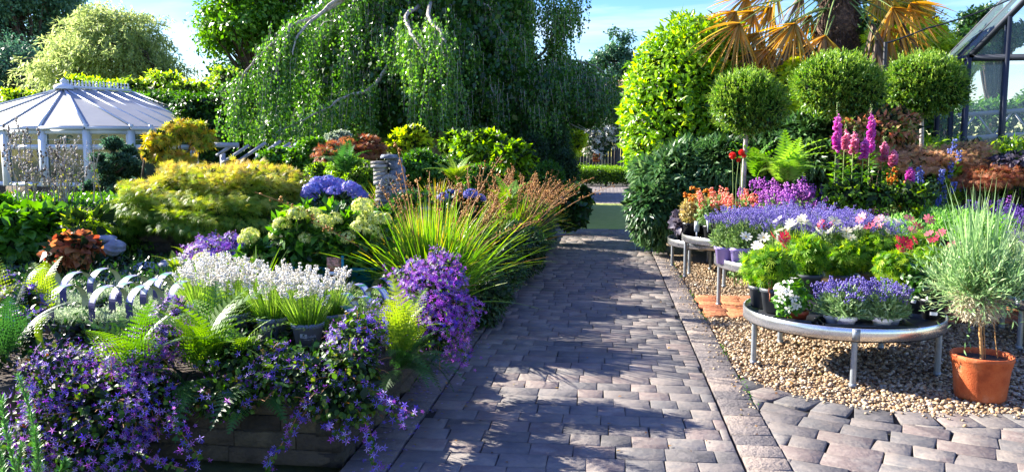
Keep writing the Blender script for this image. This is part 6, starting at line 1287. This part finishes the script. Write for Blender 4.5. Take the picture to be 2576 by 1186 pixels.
p = ontab('T1', 2000, 785); tag_stake('plant_label', 'pale picture label with a dark green top in the white bedding plant', p+A([.0, -.05, .07]), .075, .10, M_whtag, 0, m2=M_whtag)
p = ontab('T1', 2270, 790); tag_stake('plant_label', 'red and white label at the foot of the red cosmos', p+A([-.09, -.1, .12]), .02, .10, M_redtag, -.2)
p = atz(1752, 585, TABS['T3'][3]); tag_stake('plant_label', 'large white upright label on the raised far table', p+A([0, -.03, .02]), .065, .13, M_paper, 0)
# white bedding plant
c = A([1.36, 5.84, ztab('T1')+.001]); root = thing('bedding_plant_pot', 'white petunia-like bedding plant in a brown pot near the front rim', 'potted plant', tuple(c)); g = Geo(); lathe_pot(g, c+A([0, 0, .01]), .075, .058, .085); g.build('pot', mat('brown_plastic', '#8c3d28', .5), root, smooth=True)
g = Geo(); bl = [(c[0]-.02, c[1], c[2]+.19, .12, .11, .12), (c[0]-.07, c[1]-.03, c[2]+.15, .08, .08, .11)]; p, nr = blobpts(bl, 420, lo=.5); leaves(g, p, nr, .04, OVAL); g.build('foliage', [G_mid], root)
g = Geo(); p, nr = blobpts(bl, 60, lo=.98, hi=1.05); ok = (nr[:, 0] < .3) & (nr[:, 2] > -.4); p, nr = p[ok], nr[ok]; f = unit(nr+A([0, -.3, .2])); g.inst(ROUND5, p, frames(unit(np.cross(f, rdir(len(f)))), f), .032, rng.uniform(.3, 1, len(p))); g.build('blossom', P_white, root)
tray('plant_tray', 'small black tray under the white bedding plant', 1.36, 5.84, ztab('T1')+.001, .26, .24, .05, -.45, M_black, group='black trays on the nearest table', notch=False)
tray('plant_tray', 'long black tray holding the small lavenders in white pots', 1.80, 5.74, ztab('T1')+.001, .60, .25, .045, -.02, M_black, group='black trays on the nearest table', notch=False)
# small lavenders in white pots
M_wpot = mat('white_violet_pot', '#d8d4e4', .4, ramp=['#4a3aa0', '#dcd8ec', '#eceaf4', '#e8e4f0'], nscale=11)
SL = lav_template(M_wpot, P_lav, leafmat('sage_foliage', ['#4c6a3a', '#6a8a54', '#8fac78', '#b4c89c'], .3, .55), h=.27, n=48, rt=.062, ph=.075, bs=.014, nb=14, whorl=.011, hl=.045, spread=.15, lean=.5, fol=1000, folh=.17)
for k, (u, v, s, lab) in enumerate([(1.66, 5.70, 1.1, 'small lavender in a white pot at the left of the long black tray'), (1.90, 5.70, 1.05, 'small lavender in a white pot in the middle of the long black tray'), (1.60, 5.80, .95, 'small lavender just behind the left white pot'), (2.0, 5.80, .9, 'small lavender at the right of the group in the long black tray')]): place(SL, (u, v, ztab('T1')+.012), k*2.1, s, lab, 'small lavenders in white pots')
# pots at the right of table one
for k, (u, v, lab) in enumerate([(2300, 785, 'grey pot with a white sticker right of the red cosmos'), (2345, 800, 'black pot with blue and white stickers by the standard lavender')]):
    c = ontab('T1', u, v); root = thing('potted_bedding', lab, 'potted plant', tuple(c), 'stickered pots'); g = Geo(); lathe_pot(g, c, .08+.01*k, .066, .15); g.build('pot', (M_greypot, M_black)[k], root, smooth=True); potdisc(root, c, .07, .13); az = math.atan2(-c[1], -c[0]); g = Geo(); wrap_rect(g, .035, .03, .08, c, .10, az-.1, tilt=.1, rot=-.2); 
    if k: wrap_rect(g, .05, .025, .08, c, .05, az+.1, tilt=.1)
    g.build('sticker', M_paper, root); g = Geo(); p, nr = blobpts([(c[0], c[1], c[2]+.24, .1, .1, .1)], 220, lo=.4); leaves(g, p, nr, .06, OVAL, m=0); g.build('foliage', G_dark, root)
# standard lavender in terracotta
c = atz(2464, 1000, 0); root = thing('standard_lavender', 'lavender trained as a standard on a bare stem in a terracotta pot', 'potted plant', (c[0], c[1], 0)); c = A([c[0], c[1], 0])
g = Geo(); g.lathe([[.03, .0], [.142, .0], [.150, .02], [.168, .21], [.171, .215], [.171, .225], [.176, .232], [.180, .262], [.184, .266], [.186, .29], [.180, .296], [.172, .292], [.168, .255]], c, 56); g.build('pot', mat('terracotta', '#b5552c', .75, ramp=['#8c3e20', '#b0552c', '#bc6438', '#c4805c'], nscale=7, bump=.3, bscale=120, spec=.3), root, smooth=True); potdisc(root, c, .168, .262)
tp_ = at(2466, 800, c[1]); g = Geo(); g.tube(arc(c+A([0, 0, .25]), tp_, 0, 9, .003), np.linspace(.012, .011, 9), 8); g.tube(arc(c+A([.02, 0, .25]), tp_+A([.01, 0, .1]), 0, 6), .004, 6)
hd = at(2462, 735, c[1])
for k in range(40): e = hd+rdir(1)[0]*.2+A([0, 0, .08]); g.tube(arc(hd-A([0, 0, .1]), e, .03, 5), [.006, .005, .004, .003, .002], 4)
g.tube(arc(at(2500, 800, c[1]), at(2510, 900, c[1]), -.02, 6), .003, 4); g.build('trunk', mat('pale_bark', '#a8824e', .8, ramp=['#8a6436', '#b8905a'], nscale=30), root)
g = Geo(); n = 700; d = rdir(n); d[:, 2] = d[:, 2]*.6+.35; d = unit(d); P = hd+d*A([.2, .2, .16])*rng.random((n, 1))
up = unit(d*A([.8, .8, 1])+A([0, 0, .75])+rdir(n)*.25); Lb = rng.uniform(.12, .36, n); pth = None
for q in range(7): e = P+up*(Lb*(q+1)/7)[:, None]+A([0, 0, -.01])*q; leaves(g, e, up, .05, quad_tp(.1, .04), droop=0, out=.9, jit=.6, tlo=.1, thi=1)
n = 190; a = rng.uniform(0, 2*PI, n); s = rng.uniform(0, .42, n); dd = np.column_stack([np.cos(a)*np.sin(s), np.sin(a)*np.sin(s), np.cos(s)]); blades(g, hd+rdir(n)*.1, dd, rng.uniform(.35, .72, n), .009, .02, 4, t=rng.uniform(.2, .8, n), taper=.3)
n = 90; a = rng.uniform(0, 2*PI, n); s = rng.uniform(1.1, 1.9, n); dd = np.column_stack([np.cos(a)*np.sin(s), np.sin(a)*np.sin(s), np.cos(s)]); pp = blades(g, hd+rdir(n)*.05, dd, rng.uniform(.16, .36, n), .008, .1, 4, t=rng.uniform(.2, .8, n))
e = pp.reshape(-1, 3); leaves(g, e, rdir(len(e)), .045, quad_tp(.12, .04), droop=.1, tlo=.2, thi=1)
g.build('foliage', leafmat('standard_lavender_leaf', ['#4c7240', '#6c9258', '#90b07a', '#b4c890'], .35, .55), root)
g = Geo(); n = 1400; d = rdir(n); P = hd+A([0, 0, -.07])+d*A([.15, .15, .13])*rng.uniform(.5, 1, (n, 1)); leaves(g, P, d, .04, quad_tp(.1, .04), droop=.6, tlo=0, thi=1); g.build('dead_foliage', leafmat('dead_lavender_leaf', ['#8a7c68', '#b0a48c', '#ccc2a8', '#a8a888'], .25, .7), root)

# French lavender and others on the right tables
FL = lav_template(M_black, P_lavd, G_lavf, h=.36, n=38, bs=.018, nb=16, whorl=.014, hl=.055, spread=.18, lean=.4, fol=1100, folh=.26, sq=1.3, foll=.05)
SILV = lav_template(M_black, P_lavd, G_lavg, h=.52, n=30, bs=.012, nb=5, hl=.03, spread=.15, lean=.25, fol=1400, folh=.34, foll=.06)
LAVF2 = 'dark violet French lavender on the right hand tables'
k = 0
for T, tp, lab, grp in (('T5', SILV, 'silvery long-stemmed lavender on the table at the right picture edge', 'silvery lavenders'), ('T6', FL, 'dark violet French lavender on the table behind the right edge one', 'French lavenders')):
    cx, cy, r, _ = TABS[T]
    for ring, m_ in ((.82, 15), (.5, 8), (.15, 2)):
        for q in range(m_):
            t_ = q*2*PI/m_+ring; p = (cx+r*ring*math.cos(t_), cy+r*ring*math.sin(t_), ztab(T)+.001); k += 1
            if T == 'T6' and p[0] < 3.9: place(GT, p, k*1.3, 1.1, 'fresh green herb pot on the left half of the French lavender table', 'green herb pots on the French lavender table')
            elif T == 'T5' and ring > .7 and p[0] < cx-.4 and p[1] > cy-.2: place(SILV, p, k, 1.0, lab, grp)
            else: place(tp, p, k*1.3, .95+.1*(k % 2), lab, grp)
# wallflowers, snapdragons, foxgloves etc.
def spire_plant(name, label, c, flm, fol, n=14, h=.6, hl=.22, bs=.03, potm=None, spread=.18, tp='bud', folh=.25, cat='potted plant', group=None, folsz=.06, leafn=500, ph=.16, nb=36, wh=.028, lean=.25, tmpl=LEAF):
    root = thing(name, label, cat, tuple(c), group)
    if potm is not None: g = Geo(); lathe_pot(g, c, .09, .07, ph); g.build('pot', potm, root, smooth=True); potdisc(root, c, .08, ph-.02)
    gf, gs, gl = Geo(), Geo(), Geo(); spikes(gf, gs, A(c)+A([0, 0, ph-.02]), n, h, spread, hl, bs, nb=nb, whorl=wh, lean=lean, stem_r=.003, sq=1.5, hmin=.6)
    bl = [(c[0], c[1], c[2]+ph+folh*.5, spread*.9, spread*.9, folh*.6)]; p, nr = blobpts(bl, leafn, lo=.3); leaves(gl, p, nr, folsz, tmpl, droop=0, out=.6); gf.build('blossom', flm, root); gs.build('flower_stem', M_stem, root); gl.build('foliage', fol, root); return root
G_tan = leafmat('variegated_foliage', ['#6a7238', '#948c4e', '#b8a468', '#c8bc90'], .35, .5)
for k, (u, v, lab) in enumerate([(1735, 590, 'orange wallflower in a black pot at the left rim of the raised table'), (1762, 588, 'orange wallflower in the black pot behind the white label'), (1790, 580, 'orange wallflower with buff leaves, third from the rim')]):
    spire_plant('potted_wallflower', lab, atz(u, v, ztab('T3')+.002), P_or, G_tan, n=4, h=.5, hl=.045, bs=.026, potm=M_black, spread=.15, group='orange wallflowers', folh=.3, folsz=.04, leafn=1300, nb=22, wh=.02)
cx, cy, r, _ = TABS['T3']
snap = leafmat('snapdragon_petal', ['#c83040', '#e07060', '#e8a090', '#ecd0b0', '#d86a28'], .35, .5, namp=.9, nscale=20)
for k, (x, y, m, lab) in enumerate([(-.2, -.5, snap, 'red and cream snapdragons behind the orange wallflowers'), (-.1, -.1, snap, 'coral snapdragons in the middle of the raised table'), (.15, -.55, P_mauve, 'mauve wallflower at the front of the raised table'), (.45, -.45, P_mauve, 'mauve wallflower second along the raised table'), (.3, -.05, P_mauve, 'mauve wallflower at the centre of the raised table'), (.65, -.05, P_mauve, 'mauve wallflower at the right rim of the raised table'), (.1, .4, P_mauve, 'mauve wallflower at the back of the raised table'), (.55, .35, P_mauve, 'tall mauve wallflower at the back right of the raised table'), (-.5, -.1, snap, 'snapdragons at the left rim of the raised table'), (-.35, .35, snap, 'snapdragons at the back left of the raised table')]):
    spire_plant('potted_wallflower' if m is P_mauve else 'potted_snapdragon', lab, (cx+x, cy+y, ztab('T3')+.002), m, G_lavf, n=13, h=.6 if m is P_mauve else .48, hl=.16, bs=.024, potm=M_black, spread=.2, group='wallflowers and snapdragons on the raised table', folh=.3, leafn=600, nb=30, wh=.022, lean=.35)
for x in (1.02, 1.10): pass
spire_plant('potted_heuchera', 'dark purple-leaved plant drooping over the lower far table', (TABS['T4'][0]-.62, TABS['T4'][1]-.25, ztab('T4')+.002), P_lavd, leafmat('purple_leaf', ['#2a2430', '#443c4a', '#6a626e', '#8a848c'], .2, .5), n=2, h=.3, potm=M_black, spread=.17, folh=.25, leafn=260, folsz=.1, tmpl=OVAL)
# mauve wallflowers between tables two and three, right
for k, (u, Y, h, m, lab, nb_) in enumerate([(1985, 9.35, .85, P_mauve, 'tallest mauve wallflower in front of the bright fern', 34), (2025, 9.4, .75, P_mauve, 'mauve wallflower right of the bright fern', 34), (1940, 9.35, .7, P_mauve, 'mauve wallflower left of the tallest one', 34)]):
    p = at(u, 480, Y); spire_plant('mauve_wallflower', lab, (p[0], p[1], 0), m, G_lavf, n=16, h=h+.35, hl=.2, bs=.022, potm=M_black, spread=.2, group='mauve wallflowers standing on the gravel', folh=.8, leafn=900, nb=nb_, wh=.02, lean=.2)
# foxgloves
def bell_tp():
    a = np.arange(6)*PI/3; v = [[.18*math.cos(t), 0, .18*math.sin(t)] for t in a]+[[.3*math.cos(t), .7, .3*math.sin(t)] for t in a]+[[.45*math.cos(t), 1, .45*math.sin(t)] for t in a]
    return (A(v), A([[6*r+k, 6*r+(k+1) % 6, 6*r+6+(k+1) % 6, 6*r+6+k] for r in (0, 1) for k in range(6)]))
BELL = bell_tp()
def foxglove(label, u, vtop, vbot, Y, m, w_=.05, zb=0):
    tp_ = at(u, vtop, Y); b0 = at(u-4, vbot, Y); root = thing('foxglove', label, 'foxglove', (b0[0], b0[1], zb), 'foxgloves behind the tables'); st = Geo(); st.tube([[b0[0], b0[1], zb], b0, tp_], [.008, .007, .003], 6)
    n = 66; s = rng.random(n)**.8; P = tp_*(1-s[:, None])+b0*s[:, None]; a = rng.uniform(-2.7, .3, n); d = unit(np.column_stack([np.cos(a), np.sin(a), np.full(n, -.75)])); g = Geo(); sz = .055*np.clip(s*3.2, .15, 1)
    g.inst(BELL, P+d*.006, frames(d), sz*rng.uniform(.85, 1.1, n), np.clip(rng.uniform(.2, .8, n)+(.3-s*.4), 0, 1)); g.build('blossom', m, root)
    k = 16; P = tp_[None]+A([0, 0, .0])+(b0-tp_)*rng.uniform(-.12, .12, (k, 1)); st.inst(BUD, P+rdir(k)*.008, frames(rdir(k)+A([[0, 0, 1.]])), .022, .5); st.build('stem', M_stem, root)
    g = Geo(); n = 130; z = rng.uniform(zb+.1, b0[2], n); P = np.column_stack([np.full(n, b0[0]), np.full(n, b0[1]), z]); a = rng.uniform(0, 2*PI, n); d = np.column_stack([np.cos(a), np.sin(a), rng.uniform(.1, .8, n)]); g.inst(LEAF, P+d*.02, frames(d), rng.uniform(.09, .17, n)*(1.25-(z-zb)/(b0[2]-zb)*.7), rng.uniform(.2, 1, n)); g.build('foliage', G_mid, root)
foxglove('bright magenta foxglove spire, leftmost and fullest', 2107, 272, 375, 9.9, P_pink)
foxglove('tall slim foxglove with a budded tip right of the fullest one', 2192, 275, 375, 10.1, P_pink)
foxglove('shorter pink foxglove between the two tall spires', 2150, 325, 378, 10.0, P_pinkp)
foxglove('pale foxglove leaning right beneath the bronze shrub', 2225, 350, 395, 10.2, P_pinkp)
foxglove('short foxglove in front of the tall slim one', 2175, 340, 390, 9.8, P_pink)
foxglove('slender pale foxglove just behind the fullest spire', 2128, 320, 372, 10.3, P_pinkp)
foxglove('pale pink foxglove right of the leaning one', 2248, 372, 408, 10.0, P_pinkp)
foxglove('small pink foxglove low among the salvias', 2290, 415, 455, 9.6, P_pink)
# penstemon, salvias, herb and shrub filler
for k, (u, v, Y, m, h, lab, sp) in enumerate([(2240, 460, 9.6, P_mauve, .9, 'mauve penstemon below the foxgloves', .16), (2110, 470, 9.6, P_mauve, .95, 'mauve penstemon under the fullest foxglove', .16), (2180, 460, 9.5, P_pinkp, .95, 'pink penstemon between the foxglove stems', .16), (2400, 365, 10.4, P_bluef, 1.55, 'tall blue salvia in front of the coral maple', .12), (2355, 420, 10, P_bluef, 1.35, 'blue salvia left of the tall one', .12), (2320, 430, 9.9, P_bluef, 1.3, 'blue salvia beside the small foxglove', .1), (2265, 430, 9.8, P_or, 1.3, 'orange wallflower spire below the coral maple', .1), (2060, 470, 9.8, P_lavd, 1.1, 'dusky violet salvia right of the bright fern', .12), (2440, 500, 9.3, P_mauve, .9, 'magenta wallflowers by the silvery lavenders', .2), (2480, 505, 9.6, P_mauve, .9, 'pink wallflowers behind the silvery lavenders', .2), (2540, 490, 9.8, P_mauve, .95, 'pink wallflowers at the right edge', .2)]):
    p = at(u, v, Y); spire_plant('border_perennial', lab, (p[0], p[1], 0), m, G_cosm if k % 2 else G_lavf, n=9, h=h+.0, hl=.2, bs=.024, potm=M_black, spread=sp, group='flowering perennials behind the tables', folh=h*.75, leafn=900, nb=34, wh=.02, lean=.12, folsz=.07)
maple('coral_maple', 'coral cut-leaved maple with level branches behind the salvias', [bb(2290, 380, 10.8, 55, 16), bb(2330, 395, 10.7, 70, 18), bb(2420, 378, 10.9, 75, 16), bb(2450, 365, 11, 45, 10), bb(2240, 400, 10.5, 60, 20), bb(2440, 410, 10.8, 85, 14), bb(2300, 420, 10.5, 70, 18), bb(2400, 395, 10.6, 60, 16)], 3800, .06, G_coral, (at(2360, 500, 10.7)[0], 10.7, 0), tr=.02, lo=.4, core=.1)
maple('rust_maple', 'rust leaved low maple at the right edge behind the wallflowers', [bb(2500, 440, 10.4, 80, 22), bb(2470, 455, 10.2, 60, 16)], 4000, .06, G_redac, (at(2500, 520, 10.4)[0], 10.4, 0), tr=.02, lo=.4, core=.2)
shrub('photinia_bush', 'pieris-like shrub with bronze new leaves behind the foxgloves', 'shrub', [bb(2200, 340, 11.2, 85, 50), bb(2250, 310, 11.4, 50, 35), bb(2160, 370, 11, 50, 40)], 3600, .085, leafmat('bronze_new_leaf', ['#3a6a1c', '#6a8a34', '#b08a5a', '#c8785a', '#d8b090'], .4, .4, nscale=5, namp=.8), LEAF, base=(at(2200, 400, 11.2)[0], 11.2, 0))
shrub('heuchera_plant', 'dark purple-leaved plant at the right edge under the hedge', 'plant', [bb(2560, 410, 10.5, 60, 20)], 800, .07, leafmat('purple_leaf', []), OVAL, base=(at(2560, 400, 10.5)[0], 10.5, 0))
shrub('leafy_perennial', 'broad-leaved green perennial below the foxgloves', 'plant', [bb(2130, 485, 9.4, 50, 25), bb(2200, 490, 9.4, 50, 22), bb(2290, 490, 9.5, 50, 22)], 700, .07, G_fern, LEAF, base=(at(2180, 500, 9.5)[0], 9.5, 0))
# red flower on tall stem
root = thing('geum_flower', 'scarlet flowers on thin stems beside the nearest standard stem', 'flower', tuple(at(1855, 480, 9.6)*A([1, 1, 0]))); g, st = Geo(), Geo()
for u, v, r in ((1843, 391, .05), (1866, 383, .045), (1858, 402, .03), (1872, 392, .03)):
    g = Geo(); c = at(u, v, 9.6); n = 60; d = rdir(n); g.inst(FLO4, c+d*r*.5, frames(unit(np.cross(d, rdir(n))), d), r*.6, rng.uniform(0, 1, n)); g.build('flower', P_scar, root); st.tube(arc([at(1855, 480, 9.6)[0], 9.6, 0], c, 0, 6, .01), .004, 5)
st.build('stem', M_stem, root); g = Geo(); p, nr = blobpts([(root.location.x, 9.6, .5, .12, .12, .5)], 500, lo=.2); leaves(g, p, nr, .06, LEAF); g.build('foliage', G_lavf, root)
root = thing('white_tag', 'small white label stake at the foot of the laurel dome', 'plant label', tuple(at(1602, 462, 15.4)*A([1, 1, 0]))); g = Geo(); c = at(1600, 470, 13.2); 
g.box(at(1790/1.0, 536, 12.0)*0+at(1601, 537*.854+5, 13.0), (.09, .004, .06)); g.tube([at(1601, 463, 13.0)*A([1, 1, 0]), at(1601, 463, 13.0)], .004, 5); root.name = 'plant_label'; g.build('card', M_paper, root)

# fallen leaves, petals and strayed pebbles on the paving
g = Geo(); n = 420; x = rng.uniform(-1.2, .9, n); y = rng.uniform(3.2, 15, n); e = rng.random(n) < .55; x = np.where(e, -1.28+np.abs(rng.normal(0, .16, n)), x); P = np.column_stack([x, y, np.full(n, .016)])
g.inst(QUAD, P, frames(unit(rng.normal(0, 1, (n, 3))*A([1, 1, .12])), A([0, 0, 1.])+rng.normal(0, .15, (n, 3))), rng.uniform(.012, .032, n), rng.uniform(0, 1, n), 0)
n = 160; x = -1.25+np.abs(rng.normal(0, .14, n)); y = rng.uniform(3.6, 6.5, n); g.inst(STAR, np.column_stack([x, y, np.full(n, .017)]), frames(unit(rng.normal(0, 1, (n, 3))*A([1, 1, .1])), A([0, 0, 1.])+0*np.zeros((n, 3))), rng.uniform(.008, .014, n), rng.uniform(0, 1, n), 1)
n = 260; x = rng.uniform(1.0, 3.2, n); y = rng.uniform(5.2, 9, n); g.inst(QUAD, np.column_stack([x, y, np.full(n, .022)]), frames(unit(rng.normal(0, 1, (n, 3))*A([1, 1, .2])), A([0, 0, 1.])+rng.normal(0, .2, (n, 3))), rng.uniform(.015, .04, n), rng.uniform(0, 1, n), 0)
g.build('fallen_leaves', [leafmat('dry_leaf', ['#4a3018', '#7a5228', '#a07838', '#6a6a28'], .1, .7), P_camp], kind='stuff', label='small fallen leaves and petals on the path and gravel', cat='leaf litter')
g = Geo(); n = 230; x = PXR-.01-np.abs(rng.normal(0, .06, n)); y = rng.uniform(4.8, 12, n); m_ = 120; x = np.concatenate([x, rng.uniform(1, 3.4, m_)]); y = np.concatenate([y, np.zeros(m_)]); y[n:] = aY(x[n:])-np.abs(rng.normal(0, .07, m_)); n = n+m_
g.inst(ICO, np.column_stack([x, y, np.full(n, .014)]), frames(unit(rng.normal(0, 1, (n, 3))*A([1, 1, .2]))), rng.uniform(.005, .012, n)[:, None]*A([[1.2, 1, .7]]), rng.uniform(0, 1, n))
g.build('stray_pebbles', M_peb, smooth=True, kind='stuff', label='small pebbles kicked from the gravel onto the paving edge', cat='gravel')
g = Geo(); n = 900; k = rng.random(n) < .5; x = np.where(k, PXL+.02+rng.normal(0, .02, n), PXR+.0+rng.normal(0, .012, n)); y = rng.uniform(3.5, 14, n); y = y+.0; cl = np.sin(y*5.1)+np.sin(y*2.3+1) > .3; P = np.column_stack([x, y, np.full(n, .004)])[cl]
leaves(g, P, A([[0, 0, 1.]])+rng.normal(0, .4, (len(P), 3)), .022, LEAF, droop=-.3); g.build('path_weeds', G_mid, kind='stuff', label='tiny weeds and moss growing along the path joints', cat='weeds')

# small white price tags pushed into the pots of the second and raised tables
k = 0
for T, n_ in (('T2', 7), ('T3', 5), ('T6', 4)):
    cx, cy, r, z = TABS[T]
    for q in range(n_):
        t_ = -2.6+q*.45; p = A([cx+r*.8*math.cos(t_), cy+r*.8*math.sin(t_), ztab(T)+.17]); g = Geo(); g.box(p+A([0, -.1, .06]), (.035, .002, .06), 0, rz=rng.uniform(-.5, .5)); g.box(p+A([0, -.1, .0]), (.012, .002, .12), 0)
        g.build('price_tag', M_paper, label={'T2': 'small white price tag pushed into a pot on the table with the lilac pots', 'T3': 'small white price tag pushed into a pot on the raised table', 'T6': 'small white price tag among the French lavenders'}[T], cat='price tag', group='price tags on '+T.replace('T2', 'the second table').replace('T3', 'the raised table').replace('T6', 'the French lavender table'))
